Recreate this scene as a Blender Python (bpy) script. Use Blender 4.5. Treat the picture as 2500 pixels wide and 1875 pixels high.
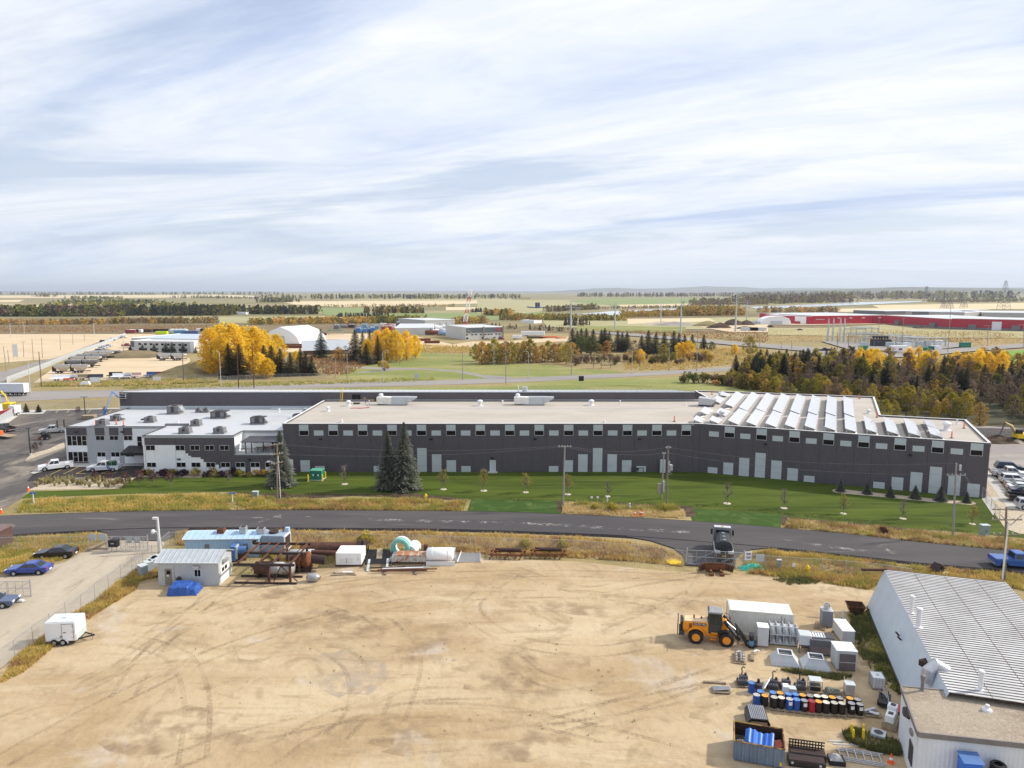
import bpy,math,random
rn,en=range,enumerate
from mathutils import Vector as Vc,Matrix,noise as mnoise
R=math.radians
PI=math.pi
for o in list(bpy.data.objects):
 bpy.data.objects.remove(o)
scene=bpy.context.scene
col=scene.collection
# camera, sky, sun, exposure
CAM_H,FOCAL,PITCH=34.0,1735.0,R(7.44)
cam_data=bpy.data.cameras.new('camera')
cam_data.sensor_width=36.0
cam_data.lens=36.0*FOCAL/2500.0
cam_data.clip_start=.5
cam_data.clip_end=90000.0
cam=bpy.data.objects.new('camera',cam_data)
col.objects.link(cam)
cam.location=(0,0,CAM_H)
cam.rotation_euler=(PI/2-PITCH,0,0)
scene.camera=cam
SUN_ELEV,SUN_AZ=R(36),R(14)
sun_dir=Vc((math.cos(SUN_ELEV)*math.cos(SUN_AZ),math.cos(SUN_ELEV)*math.sin(SUN_AZ),math.sin(SUN_ELEV)))
sd=bpy.data.lights.new('sun','SUN')
sd.energy=4.1
sd.angle=R(2.5)
sd.color=(1.0,.93,.82)
sun=bpy.data.objects.new('sun',sd)
col.objects.link(sun)
sun.rotation_euler=sun_dir.to_track_quat('Z','Y').to_euler()
wd=bpy.data.worlds.new('World')
scene.world=wd
wd.use_nodes=1
wn,wl=wd.node_tree.nodes,wd.node_tree.links
wn.clear()
def W(t,**k):
 n=wn.new(t)
 for a,b in k.items():
  setattr(n,a,b)
 return n
wout,wbg=W('ShaderNodeOutputWorld'),W('ShaderNodeBackground')
wbg.inputs['Strength'].default_value=.1
sky=W('ShaderNodeTexSky',sky_type='NISHITA',sun_disc=0,sun_elevation=SUN_ELEV,sun_rotation=PI/2-SUN_AZ,air_density=1.0,dust_density=1.5)
tc=W('ShaderNodeTexCoord')
sep=W('ShaderNodeSeparateXYZ')
wl.new(tc.outputs['Generated'],sep.inputs[0])
def wmath(op,a,b=None,clamp=0):
 n=W('ShaderNodeMath',operation=op,use_clamp=clamp)
 for i,s in en((a,b)):
  if s is None:continue
  if isinstance(s,(int,float)):n.inputs[i].default_value=s
  else:wl.new(s,n.inputs[i])
 return n.outputs[0]
zz=wmath('ADD',wmath('MAXIMUM',sep.outputs['Z'],.0),.10)
cx,cy=wmath('DIVIDE',sep.outputs['X'],zz),wmath('DIVIDE',sep.outputs['Y'],zz)
cmb=W('ShaderNodeCombineXYZ')
wl.new(cx,cmb.inputs[0]);wl.new(cy,cmb.inputs[1])
def wnoise(rot,sc,scale,detail,rough,dist,off=(0,0,0)):
 mp=W('ShaderNodeMapping')
 m0=W('ShaderNodeMapping')
 m0.inputs['Rotation'].default_value=(0,0,rot)
 wl.new(cmb.outputs[0],m0.inputs[0])
 mp.inputs['Scale'].default_value=(sc[0],sc[1],1)
 mp.inputs['Location'].default_value=off
 wl.new(m0.outputs[0],mp.inputs[0])
 n=W('ShaderNodeTexNoise')
 n.inputs['Scale'].default_value=scale;n.inputs['Detail'].default_value=detail
 n.inputs['Roughness'].default_value=rough;n.inputs['Distortion'].default_value=dist
 wl.new(mp.outputs[0],n.inputs['Vector'])
 return n.outputs['Fac']
def wramp(f,stops):
 r=W('ShaderNodeValToRGB')
 cr=r.color_ramp
 while len(cr.elements)<len(stops):cr.elements.new(0.5)
 for e,(p,c)in zip(cr.elements,stops):
  e.position=p;e.color=(*c,1)if len(c)==3 else c
 wl.new(f,r.inputs[0])
 return r.outputs[0]
def wmix(f,a,b,mode='MIX'):
 m=W('ShaderNodeMix',data_type='RGBA',blend_type=mode)
 if isinstance(f,float):m.inputs[0].default_value=f
 else:wl.new(f,m.inputs[0])
 for i,s in((6,a),(7,b)):
  if isinstance(s,tuple):m.inputs[i].default_value=(*s,1)
  else:wl.new(s,m.inputs[i])
 return m.outputs[2]
n1=wnoise(R(16),(0.34,.80),.60,9,.60,.7,(2.1,3.3,0))
n2=wnoise(R(30),(0.30,1.0),.80,10,.61,.8,(6.3,2.2,0))
n3=wnoise(R(25),(0.55,1.0),2.2,9,.66,.6,(1.4,8.5,0))
cover=wramp(n1,[(0.40,(0.35,)*3),(0.48,(0.86,)*3),(0.56,(1,1,1))])
shade=wramp(n2,[(0.46,(1,1,1)),(0.56,(0.86,.90,.975)),(0.66,(0.64,.72,.89))])
wisp=wramp(n3,[(0.35,(0.93,.95,.985)),(0.62,(1.06,1.05,1.02))])
cloudc=wmix(1.0,wmix(1.0,(8.35,8.65,9.2),shade,'MULTIPLY'),wisp,'MULTIPLY')
bluesky=wmix(0.55,sky.outputs[0],(4.9,6.1,8.7))
hz=wramp(sep.outputs['Z'],[(0.0,(1,1,1)),(0.10,(0,0,0))])
skyc=wmix(cover,bluesky,cloudc)
skyc=wmix(wmath('MULTIPLY',hz,.75),skyc,(7.0,7.7,8.6))
wl.new(skyc,wbg.inputs['Color'])
wl.new(wbg.outputs[0],wout.inputs['Surface'])
vs=scene.view_settings
vs.view_transform='Standard'
vs.look='None'
vs.gamma=1.0
vs.use_curve_mapping=0
vs.exposure=.2
scene.cycles.max_bounces=6
scene.cycles.transparent_max_bounces=24
scene.cycles.volume_bounces=0
# helpers
CP,SP=math.cos(PITCH),math.sin(PITCH)
def P(px,py,z=.0):
 x,v=(px-1250)/FOCAL,(937.5-py)/FOCAL
 dy,dz=CP+v*SP,-SP+v*CP
 t=(z-CAM_H)/dz
 return Vc((x*t,dy*t,z))
def H(px,pyb,pyt):
 y=P(px,pyb).y
 return CAM_H-y*math.tan(PITCH+math.atan((pyt-937.5)/FOCAL))
def zoomfn(x0,y0,s):
 return lambda x,y:(x0+x/s,y0+y/s)
z5,z6,z7,z8=[zoomfn(x,930,3.539)for x in(0,625,1250,1875)]
f1,f2,f3,f4=[zoomfn(x,680,3.539)for x in(0,625,1250,1875)]
zL,zS,zM,zG=zoomfn(0,1240,4.365),zoomfn(320,1240,4.424),zoomfn(780,1280,3.568),zoomfn(1600,1260,3.687)
zR,zB,zH=zoomfn(1600,1440,4.254),zoomfn(1700,1620,4.254),zoomfn(2050,1360,3.222)
zE,zW,zO=zoomfn(2280,1020,6.913),zoomfn(2250,1230,7.9),zoomfn(0,900,6.913)
zT,zY,zK=zoomfn(2050,790,5.53),zoomfn(80,830,5.53),zoomfn(840,760,4.809)
zV,zA=zoomfn(1700,930,5.53),zoomfn(560,1040,8.295)
MATS={}
def mat(name,c,rough=.7,metal=.0,var=.12,scale=1.5,c2=None,bump=.0,spec=.4,coords='Object',detail=5,dirt=None,stretch=None,alpha=None,rnd=.0,bscale=None):
 if name in MATS:return MATS[name]
 m=bpy.data.materials.new(name)
 m.use_nodes=1
 nt=m.node_tree
 N,Lk=nt.nodes,nt.links
 b=N['Principled BSDF']
 b.inputs['Roughness'].default_value=rough
 b.inputs['Metallic'].default_value=metal
 b.inputs['Specular IOR Level'].default_value=spec
 t=N.new('ShaderNodeTexCoord')
 src=t.outputs[coords]
 if stretch:
  mp=N.new('ShaderNodeMapping');mp.inputs['Scale'].default_value=stretch
  Lk.new(src,mp.inputs[0]);src=mp.outputs[0]
 n=N.new('ShaderNodeTexNoise')
 n.inputs['Scale'].default_value=scale;n.inputs['Detail'].default_value=detail;n.inputs['Roughness'].default_value=.62
 Lk.new(src,n.inputs['Vector'])
 r=N.new('ShaderNodeValToRGB')
 lo=c2 if c2 else tuple(x*(1-var)for x in c)
 hi=c if c2 else tuple(min(1,x*(1+var))for x in c)
 r.color_ramp.elements[0].position=.33;r.color_ramp.elements[0].color=(*lo,1)
 r.color_ramp.elements[1].position=.67;r.color_ramp.elements[1].color=(*hi,1)
 Lk.new(n.outputs['Fac'],r.inputs[0])
 out=r.outputs[0]
 if dirt:
  n2=N.new('ShaderNodeTexNoise');n2.inputs['Scale'].default_value=dirt[2];n2.inputs['Detail'].default_value=7;n2.inputs['Roughness'].default_value=.7
  Lk.new(t.outputs[coords],n2.inputs['Vector'])
  r2=N.new('ShaderNodeValToRGB');e=r2.color_ramp.elements
  e[0].position=1-dirt[1];e[0].color=(0,0,0,1);e[1].position=min(1,1-dirt[1]+.12);e[1].color=(1,1,1,1)
  Lk.new(n2.outputs['Fac'],r2.inputs[0])
  mx=N.new('ShaderNodeMix');mx.data_type='RGBA'
  Lk.new(r2.outputs[0],mx.inputs[0]);Lk.new(out,mx.inputs[6]);mx.inputs[7].default_value=(*dirt[0],1)
  out=mx.outputs[2]
 if rnd:
  oi=N.new('ShaderNodeObjectInfo')
  hs=N.new('ShaderNodeHueSaturation')
  ma=N.new('ShaderNodeMapRange');ma.inputs[3].default_value=1-rnd;ma.inputs[4].default_value=1+rnd
  Lk.new(oi.outputs['Random'],ma.inputs[0]);Lk.new(ma.outputs[0],hs.inputs['Value'])
  mb=N.new('ShaderNodeMapRange');mb.inputs[3].default_value=.5-rnd*.06;mb.inputs[4].default_value=.5+rnd*.06
  ml=N.new('ShaderNodeMath');ml.operation='FRACT';mm=N.new('ShaderNodeMath');mm.operation='MULTIPLY';mm.inputs[1].default_value=7.31
  Lk.new(oi.outputs['Random'],mm.inputs[0]);Lk.new(mm.outputs[0],ml.inputs[0]);Lk.new(ml.outputs[0],mb.inputs[0]);Lk.new(mb.outputs[0],hs.inputs['Hue'])
  Lk.new(out,hs.inputs['Color']);out=hs.outputs[0]
 Lk.new(out,b.inputs['Base Color'])
 if bump:
  bp=N.new('ShaderNodeBump');bp.inputs['Strength'].default_value=bump;bp.inputs['Distance'].default_value=.05
  if bscale:
   nb=N.new('ShaderNodeTexNoise');nb.inputs['Scale'].default_value=bscale;nb.inputs['Detail'].default_value=4
   Lk.new(src,nb.inputs['Vector']);Lk.new(nb.outputs['Fac'],bp.inputs['Height'])
  else:
   Lk.new(n.outputs['Fac'],bp.inputs['Height'])
  Lk.new(bp.outputs[0],b.inputs['Normal'])
 if alpha is not None:b.inputs['Alpha'].default_value=alpha
 MATS[name]=m
 return m
XF={}
def empty(name,loc=(0,0,0),rz=.0,label=None,cat=None,group=None):
 o=bpy.data.objects.new(name,None)
 o.empty_display_size=.3
 col.objects.link(o)
 o.location=loc;o.rotation_euler=(0,0,rz)
 XF[o.name]=Matrix.Translation(Vc(loc))@Matrix.Rotation(rz,4,'Z')
 return tag(o,label,cat,group)
Th=empty
def tag(o,label=None,cat=None,group=None,kind=None):
 for k,v in(('label',label),('category',cat),('group',group),('kind',kind)):
  if v:o[k]=v
 return o
def link_mesh(name,me,m,parent=None,wd=0,smooth=0):
 if m is not None and not me.materials:me.materials.append(m)
 o=bpy.data.objects.new(name,me)
 col.objects.link(o)
 if parent is not None:
  o.parent=parent
  if wd:o.matrix_parent_inverse=XF[parent.name].inverted()
 XF[o.name]=XF[parent.name]if(parent is not None and not wd)else Matrix.Identity(4)
 if smooth:me.polygons.foreach_set('use_smooth',[1]*len(me.polygons))
 return o
class MB:
 def __init__(s):s.v,s.f=[],[]
 def add(s,vs,fs):
  k=len(s.v);s.v+=[tuple(p)for p in vs];s.f+=[tuple(i+k for i in f)for f in fs];return s
 def box(s,c,d,rz=.0,rx=.0,ry=.0,taper=None):
  hx,hy,hz=d[0]/2,d[1]/2,d[2]/2
  tx,ty=taper or(1,1)
  pts=[Vc((x*hx*(tx if z>0 else 1),y*hy*(ty if z>0 else 1),z*hz))for z in(-1,1)for x,y in((-1,-1),(1,-1),(1,1),(-1,1))]
  if rx or ry or rz:
   m=Matrix.Rotation(rz,3,'Z')@Matrix.Rotation(ry,3,'Y')@Matrix.Rotation(rx,3,'X')
   pts=[m@p for p in pts]
  c=Vc(c)
  return s.add([p+c for p in pts],[(3,2,1,0),(4,5,6,7),(0,1,5,4),(1,2,6,5),(2,3,7,6),(3,0,4,7)])
 def bb(s,x0,x1,y0,y1,z0,z1):
  return s.box(((x0+x1)/2,(y0+y1)/2,(z0+z1)/2),(abs(x1-x0),abs(y1-y0),abs(z1-z0)))
 def cyl(s,p0,p1,r0,r1=None,n=10,caps=1):
  r1=r0 if r1 is None else r1
  p0,p1=Vc(p0),Vc(p1)
  q=(p1-p0).to_track_quat('Z','Y')
  k=[q@Vc((math.cos(2*PI*i/n),math.sin(2*PI*i/n),0))for i in rn(n)]
  vs=[p0+a*r0 for a in k]+[p1+a*r1 for a in k]
  fs=[(i,(i+1)%n,n+(i+1)%n,n+i)for i in rn(n)]
  if caps:fs+=[tuple(rn(n-1,-1,-1)),tuple(rn(n,2*n))]
  return s.add(vs,fs)
 def tb(s,pts,r,n=6,caps=1):
  pts=[Vc(p)for p in pts]
  rs=r if isinstance(r,(list,tuple))else[r]*len(pts)
  vs,fs=[],[]
  for i,p in en(pts):
   d=(pts[min(i+1,len(pts)-1)]-pts[max(i-1,0)])
   q=d.to_track_quat('Z','Y')
   vs+=[p+q@Vc((math.cos(2*PI*j/n)*rs[i],math.sin(2*PI*j/n)*rs[i],0))for j in rn(n)]
   if i:fs+=[((i-1)*n+j,(i-1)*n+(j+1)%n,i*n+(j+1)%n,i*n+j)for j in rn(n)]
  if caps:fs+=[tuple(rn(n-1,-1,-1)),tuple(rn((len(pts)-1)*n,len(pts)*n))]
  return s.add(vs,fs)
 def la(s,prof,c=(0,0,0),n=14,axis='Z',caps=1):
  c=Vc(c);vs,fs=[],[]
  for r,z in prof:
   for j in rn(n):
    a=2*PI*j/n
    p=Vc((r*math.cos(a),r*math.sin(a),z))
    if axis=='X':p=Vc((p.z,p.x,p.y))
    if axis=='Y':p=Vc((p.y,p.z,p.x))
    vs.append(p+c)
  for i in rn(len(prof)-1):
   fs+=[(i*n+j,i*n+(j+1)%n,(i+1)*n+(j+1)%n,(i+1)*n+j)for j in rn(n)]
  if caps and prof[0][0]>1e-4:fs.append(tuple(rn(n-1,-1,-1)))
  if caps and prof[-1][0]>1e-4:fs.append(tuple(rn((len(prof)-1)*n,len(prof)*n)))
  return s.add(vs,fs)
 def prism(s,poly,z0,z1):
  n=len(poly)
  a=sum(poly[i][0]*poly[(i+1)%n][1]-poly[(i+1)%n][0]*poly[i][1]for i in rn(n))
  if a<0:poly=poly[::-1]
  return s.add([(p[0],p[1],z0)for p in poly]+[(p[0],p[1],z1)for p in poly],
[tuple(rn(n-1,-1,-1)),tuple(rn(n,2*n))]+[(i,(i+1)%n,n+(i+1)%n,n+i)for i in rn(n)])
 def side(s,prof,y0,y1,inset=.0,m=None):
  n=len(prof)
  vs=[(x,y0,z)for x,z in prof]+[(x,y1,z)for x,z in prof]
  fs=[tuple(rn(n)),tuple(rn(2*n-1,n-1,-1))]+[(i,n+i,n+(i+1)%n,(i+1)%n)for i in rn(n)]
  return s.add(vs,fs)
 def poly(s,pts):return s.add(pts,[tuple(rn(len(pts)))])
 def mesh(s,name='m'):
  me=bpy.data.meshes.new(name)
  me.from_pydata(s.v,[],s.f)
  me.update()
  return me
 def bd(s,name,m,parent=None,wd=0,smooth=0):
  return link_mesh(name,s.mesh(name),m,parent,wd,smooth)
def bev(o,w=.02,seg=1):
 md=o.modifiers.new('bevel','BEVEL');md.width=w;md.segments=seg;md.limit_method='ANGLE';md.angle_limit=R(40)
 return o
CH={}
def kids(o):
 return[c for c in o.children]
def copy_tree(o,loc=None,rz=None,label=None,group=None,scale=None,parent=None):
 c=o.copy();col.objects.link(c)
 if parent is not None:c.parent=parent
 if loc is not None:c.location=loc
 if rz is not None:c.rotation_euler=(0,0,rz)
 if scale is not None:c.scale=scale if not isinstance(scale,(int,float))else(scale,)*3
 if label:c['label']=label
 if group:c['group']=group
 for ch in kids(o):copy_tree(ch,parent=c)
 return c
def yaw(a,b):return math.atan2(b[1]-a[1],b[0]-a[0])
def swap(o,m):
 if o.data.materials:
  o.material_slots[0].link='OBJECT';o.material_slots[0].material=m
# ground
def gmat(name,base,layers,rough=.95,bump=.0,bscale=3.0,bdist=.05):
 m=bpy.data.materials.new(name);m.use_nodes=1
 N,Lk=m.node_tree.nodes,m.node_tree.links
 b=N['Principled BSDF'];b.inputs['Roughness'].default_value=rough;b.inputs['Specular IOR Level'].default_value=.15
 t=N.new('ShaderNodeTexCoord')
 out=None
 for c,sc,st,rot,lo,hi,amt,dist in layers:
  mp=N.new('ShaderNodeMapping');mp.inputs['Rotation'].default_value=(0,0,rot);mp.inputs['Scale'].default_value=(st[0],st[1],1)
  mp.inputs['Location'].default_value=(len(N)*1.7,len(N)*2.3,0)
  Lk.new(t.outputs['Object'],mp.inputs[0])
  n=N.new('ShaderNodeTexNoise');n.inputs['Scale'].default_value=sc;n.inputs['Detail'].default_value=6;n.inputs['Roughness'].default_value=.62;n.inputs['Distortion'].default_value=dist
  Lk.new(mp.outputs[0],n.inputs['Vector'])
  mr=N.new('ShaderNodeMapRange');mr.inputs[1].default_value=lo;mr.inputs[2].default_value=hi;mr.inputs[3].default_value=0;mr.inputs[4].default_value=amt
  Lk.new(n.outputs['Fac'],mr.inputs[0])
  mx=N.new('ShaderNodeMix');mx.data_type='RGBA'
  Lk.new(mr.outputs[0],mx.inputs[0]);mx.inputs[7].default_value=(*c,1)
  if out is None:mx.inputs[6].default_value=(*base,1)
  else:Lk.new(out,mx.inputs[6])
  out=mx.outputs[2]
 Lk.new(out,b.inputs['Base Color'])
 if bump:
  n=N.new('ShaderNodeTexNoise');n.inputs['Scale'].default_value=bscale;n.inputs['Detail'].default_value=6
  Lk.new(t.outputs['Object'],n.inputs['Vector'])
  bp=N.new('ShaderNodeBump');bp.inputs['Strength'].default_value=bump;bp.inputs['Distance'].default_value=bdist
  Lk.new(n.outputs['Fac'],bp.inputs['Height']);Lk.new(bp.outputs[0],b.inputs['Normal'])
 MATS[name]=m
 return m
I1=(1,1)
G_dry=gmat('dry_grass_ground',(0.335,.255,.125),[((0.245,.205,.09),.012,(1,2.2),.2,.42,.6,.8,.3),((0.40,.31,.16),.05,(1,2.5),.1,.45,.65,.7,.3),((0.15,.13,.06),.35,I1,0,.5,.75,.6,.2),((0.12,.10,.05),2.4,I1,0,.52,.72,.55,0)],bump=.5,bscale=1.5,bdist=.3)
G_sand=gmat('sand_yard',(0.49,.376,.236),[
((0.37,.262,.145),.045,(1,1.6),.15,.42,.60,.9,.4),
((0.58,.47,.325),.09,(0.6,2.2),-.25,.50,.68,.6,.5),
((0.30,.205,.11),.22,(0.5,3.0),.35,.56,.70,.55,.9),
((0.27,.19,.11),.7,(0.35,3.2),.12,.60,.72,.45,.8),
((0.26,.18,.11),1.6,(0.4,2.5),.5,.66,.74,.6,1.2),
((0.28,.20,.12),2.2,(2.2,.5),-.3,.64,.73,.6,1.2),
((0.30,.215,.13),.16,(1,1),0,.53,.66,.7,1.6),
((0.50,.43,.36),.11,(1,1),.4,.60,.68,.6,.6),
((0.20,.14,.09),1.1,(1,2),0,.69,.75,.6,2.2),
((0.58,.48,.35),6.0,I1,0,.55,.75,.4,0)],bump=.6,bscale=1.3,bdist=.2)
G_drive=gmat('gravel_drive',(0.42,.355,.27),[((0.50,.43,.34),.12,(1,.5),.6,.45,.62,.7,.5),((0.27,.22,.16),.3,(2.2,.35),.72,.58,.68,.75,.5),((0.33,.27,.2),1.5,I1,0,.52,.7,.5,0),((0.5,.45,.38),8,I1,0,.5,.7,.4,0)],bump=.4,bscale=4,bdist=.05)
G_lawn=gmat('lawn',(0.074,.106,.012),[((0.044,.068,.008),.10,(0.5,2.5),.05,.43,.58,.95,.3),((0.12,.135,.026),.32,(0.16,4.0),-.06,.50,.66,.75,.3),((0.026,.044,.005),.5,(0.12,5.0),-.12,.55,.68,.6,.4),((0.16,.16,.05),.16,(1,2),.2,.64,.74,.5,.2),((0.03,.06,.01),5.0,I1,0,.5,.75,.4,0)],bump=.5,bscale=5,bdist=.06)
G_turf=gmat('fresh_turf',(0.042,.082,.014),[((0.07,.115,.028),.35,(1,1),0,.5,.62,.8,.2),((0.14,.17,.05),.22,(1.6,1),.3,.58,.66,.7,.1),((0.03,.06,.01),4,I1,0,.5,.75,.5,0)],bump=.5,bscale=5,bdist=.06)
G_park=gmat('park_grass',(0.27,.265,.095),[((0.185,.215,.06),.02,(1,2),.2,.42,.58,.8,.3),((0.36,.30,.14),.035,(1,2),.1,.52,.66,.8,.3),((0.13,.15,.04),.5,I1,0,.5,.7,.5,0)])
G_asph=gmat('asphalt',(0.076,.070,.074),[((0.10,.092,.093),.05,(0.5,2.5),-.05,.45,.6,.9,.5),((0.13,.12,.115),.18,(0.4,4),-.08,.56,.68,.7,.8),((0.2,.185,.17),.22,(0.5,2.5),.5,.68,.74,.7,1.0),((0.05,.046,.047),7,I1,0,.5,.7,.5,0)],rough=.85,bump=.15,bscale=9,bdist=.02)
G_edge=gmat('asphalt_edge',(0.022,.019,.021),[((0.05,.042,.038),.8,I1,0,.5,.7,.7,.3)],bump=.5,bscale=3,bdist=.1)
G_lot=gmat('parking_asphalt',(0.10,.09,.087),[((0.19,.165,.145),.06,(1.5,.6),.9,.44,.60,.9,.5),((0.31,.265,.215),.09,(1.4,.5),.8,.55,.66,.75,.8),((0.055,.048,.047),.5,(2,.5),.8,.52,.66,.6,.6),((0.1,.09,.085),6,I1,0,.5,.7,.5,0)],rough=.9,bump=.2,bscale=6,bdist=.03)
G_fresh=gmat('new_asphalt',(0.040,.035,.036),[((0.06,.053,.053),.2,(1.5,.6),.7,.45,.62,.8,.5),((0.10,.088,.08),.3,I1,.8,.62,.7,.5,.8)],rough=.88,bump=.15,bscale=8,bdist=.02)
G_high=gmat('highway_asphalt',(0.30,.275,.26),[((0.25,.23,.22),.02,(0.4,4),.06,.45,.6,.9,.3),((0.34,.31,.28),.5,I1,0,.5,.7,.5,0)])
G_glot=gmat('gravel_lot',(0.28,.25,.235),[((0.36,.32,.29),.06,(0.6,1.8),.2,.45,.6,.9,.6),((0.22,.20,.19),.3,I1,0,.5,.65,.6,.4),((0.4,.36,.33),5,I1,0,.5,.7,.4,0)],bump=.3,bscale=4)
G_conc=gmat('concrete',(0.52,.50,.47),[((0.44,.42,.39),.5,I1,0,.45,.62,.7,.4),((0.58,.56,.53),4,I1,0,.5,.7,.5,0)],rough=.85)
G_rock=gmat('river_rock_bed',(0.46,.38,.28),[((0.62,.53,.42),3.0,I1,0,.46,.6,.9,0),((0.22,.175,.13),5.0,I1,0,.55,.66,.8,0)],bump=1.0,bscale=6,bdist=.1)
G_soil=gmat('bare_soil',(0.075,.05,.035),[((0.15,.105,.07),.6,I1,0,.45,.65,.8,.4),((0.035,.025,.018),2.2,I1,0,.5,.68,.8,0)],bump=1.0,bscale=3,bdist=.15)
G_far=gmat('far_farmland',(0.275,.225,.125),[((0.20,.19,.085),.0013,(1,3.0),.1,.42,.56,.9,.3),((0.40,.33,.20),.0021,(1,3.2),-.1,.52,.62,.85,.3),((0.14,.135,.065),.012,(1,2.5),.1,.5,.66,.6,.3),((0.34,.27,.15),.05,(1,2),.3,.5,.7,.5,.3)])
G_stub=gmat('stubble_field',(0.64,.52,.33),[((0.55,.44,.27),.004,(1,4),.05,.45,.6,.8,.2),((0.70,.59,.40),.02,(1,5),-.02,.5,.65,.6,0)])
G_green=gmat('green_field',(0.215,.265,.105),[((0.27,.29,.13),.004,(1,4),.05,.45,.6,.8,.2),((0.17,.22,.08),.015,(1,4),.1,.5,.65,.6,0)])
G_past=gmat('pasture',(0.36,.335,.18),[((0.43,.38,.22),.006,(1,4),.05,.45,.6,.8,.2),((0.27,.25,.12),.03,(1,3),.1,.5,.65,.6,0)])
G_scrub=gmat('scrub_ground',(0.185,.145,.085),[((0.26,.20,.115),.02,(1,3),.0,.44,.6,.8,.4),((0.11,.095,.055),.06,(1,2),0,.5,.66,.8,.4),((0.32,.23,.11),.1,(1,2),.3,.55,.7,.6,.2)])
G_psand=gmat('pale_sand_lot',(0.60,.47,.315),[((0.53,.40,.25),.02,(1,2.5),.1,.45,.6,.8,.4),((0.66,.545,.40),.06,(1,3),0,.5,.66,.7,.3),((0.42,.32,.2),.12,(0.6,3),.1,.62,.72,.5,.4)])
G_bright=gmat('bright_turf',(0.16,.30,.05),[((0.13,.25,.04),.05,(1,2),0,.45,.6,.8,0)])
G_water=mat('river_water',(0.50,.56,.60),rough=.18,var=.05,scale=.02,spec=.8)
def S_(name,pts,m,z,px=1,label=None):
 vs_=[P(x,y)if px else Vc((x,y,0))for x,y in pts]
 o=MB().poly([(v.x,v.y,z)for v in vs_]).bd(name,m)
 n=o.data.polygons[0].normal
 if n.z<0:o.data.flip_normals()
 o['kind']='structure'
 if label:o['label']=label
 return o
def cat(*segs):
 r=[]
 for fn,pts in segs:r+=[fn(*p)for p in pts]
 return r
ident=lambda x,y:(x,y)
S_('ground',[(-45000,-400),(45000,-400),(45000,1400),(-45000,1400)],G_dry,-.012,px=0)
bpy.data.objects['ground'].data.clear_geometry()
gv=[(-60000,-300,-.012),(60000,-300,-.012),(60000,60000,-.012),(-60000,60000,-.012)]
bpy.data.objects['ground'].data.from_pydata(gv,[],[(0,1,2,3)])
S_('terrain',[(-58000,560),(58000,900),(58000,58000),(-58000,58000)],G_far,.02,px=0)
S_('scrub_land',cat((f1,[(-300,345),(2212,330)]),(f2,[(600,340),(2212,420)]),(f3,[(900,330),(2212,300)]),(f4,[(900,300),(2600,270),(2600,470),(0,470)]),(f3,[(0,470)]),(f2,[(0,480)]),(f1,[(0,480),(-300,480)])),G_scrub,.05)
far_z=[.08]
def field(fn,pts,m,name='field'):
 far_z[0]+=.012
 return S_(name,[fn(*p)for p in pts],m,far_z[0])
for fn,rows in((f1,[
((-400,148,1900,138,2212,150,1300,166,-400,168),G_stub),((-400,186,210,184,160,204,-400,206),G_stub),
((330,226,1250,224,1260,246,300,250),G_stub),((1240,148,2212,150,2212,160,1300,166),G_stub),((1650,240,2212,238,2212,254,1650,256),G_past),
((-400,212,220,214,160,232,-400,232),G_past),((1580,330,2500,330,2500,384,1580,384),G_past),((900,262,1640,262,1640,285,800,285),G_past)]),
(f2,[((200,198,2212,186,2500,205,2000,214,760,248,330,224),G_stub),((900,180,2212,172,2212,184,700,192),G_past),
((500,256,940,258,1000,320,620,322),G_green),((1150,300,2500,290,2500,360,1450,360,1120,326),G_green),((1640,246,2212,250,2212,275,1640,275),G_stub),
((1850,222,2500,190,2500,245,2000,250),G_green),((0,330,600,325,640,335,0,345),G_past)]),
(f3,[((-300,190,480,186,900,240,560,262,100,300,-300,300),G_past),((470,200,720,170,2212,166,2400,205,1300,232,700,226),G_green),
((900,228,1600,216,1500,236,960,246),G_stub),((250,352,1100,350,2212,332,2212,440,1300,440,300,420),G_past),
((1000,350,1700,345,1760,370,1000,395),G_stub),((560,410,1500,420,1500,470,560,455),G_park)]),
(f4,[((600,262,1000,256,1100,285,600,292),G_stub),((900,232,2600,205,2600,262,1000,272),G_stub),((0,430,480,430,1000,400,1300,440,2600,470,2600,520,1500,515,0,490),G_past),
((500,150,900,140,900,152,500,160),G_stub),((0,182,270,178,270,190,0,194),G_past)])):
 for xy,m_ in rows:
  field(fn,list(zip(xy[0::2],xy[1::2])),m_)
RIVER=[('river',f3,[(560,312),(850,286),(1250,268),(1690,254),(1690,263),(1330,276),(1040,290),(980,324),(800,320)]),
('river',f4,[(-40,243),(400,226),(800,206),(1330,196),(1340,203),(960,222),(560,240),(300,250),(-40,264)]),
('river',f3,[(2040,248),(2212,240),(2212,264),(2100,262)]),('river',f4,[(1420,168),(1560,166),(1560,178),(1420,180)])]
for n_,fn,pts in RIVER:S_(n_,[fn(*p)for p in pts],G_water,.75)
def ridge(name,x0,x1,y,h,depth,seed,m):
 random.seed(seed)
 nx,ny=90,6
 vs_,fs_=[],[]
 for j in rn(ny+1):
  for i in rn(nx+1):
   u,v=i/nx,j/ny
   x=x0+(x1-x0)*u
   k=math.sin(PI*v)**.8 if v<1 else 0
   e=min(1,u*5,(1-u)*5)
   zz_=h*k*e*(0.55+.9*mnoise.noise(Vc((x/2600.0,seed,v)))+.25*mnoise.noise(Vc((x/600.0,seed+9,v))))
   vs_.append((x,y+depth*v,max(-2,zz_)))
 for j in rn(ny):
  for i in rn(nx):
   a=j*(nx+1)+i
   fs_.append((a,a+1,a+nx+2,a+nx+1))
 o=MB().add(vs_,fs_).bd(name,m,smooth=1);o['kind']='structure'
 return o
G_wood=gmat('far_woodland',(0.085,.080,.045),[((0.15,.125,.06),.003,(1,2),0,.46,.6,.9,.3),((0.05,.055,.035),.008,(1,2),0,.5,.62,.8,.3)])
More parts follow.
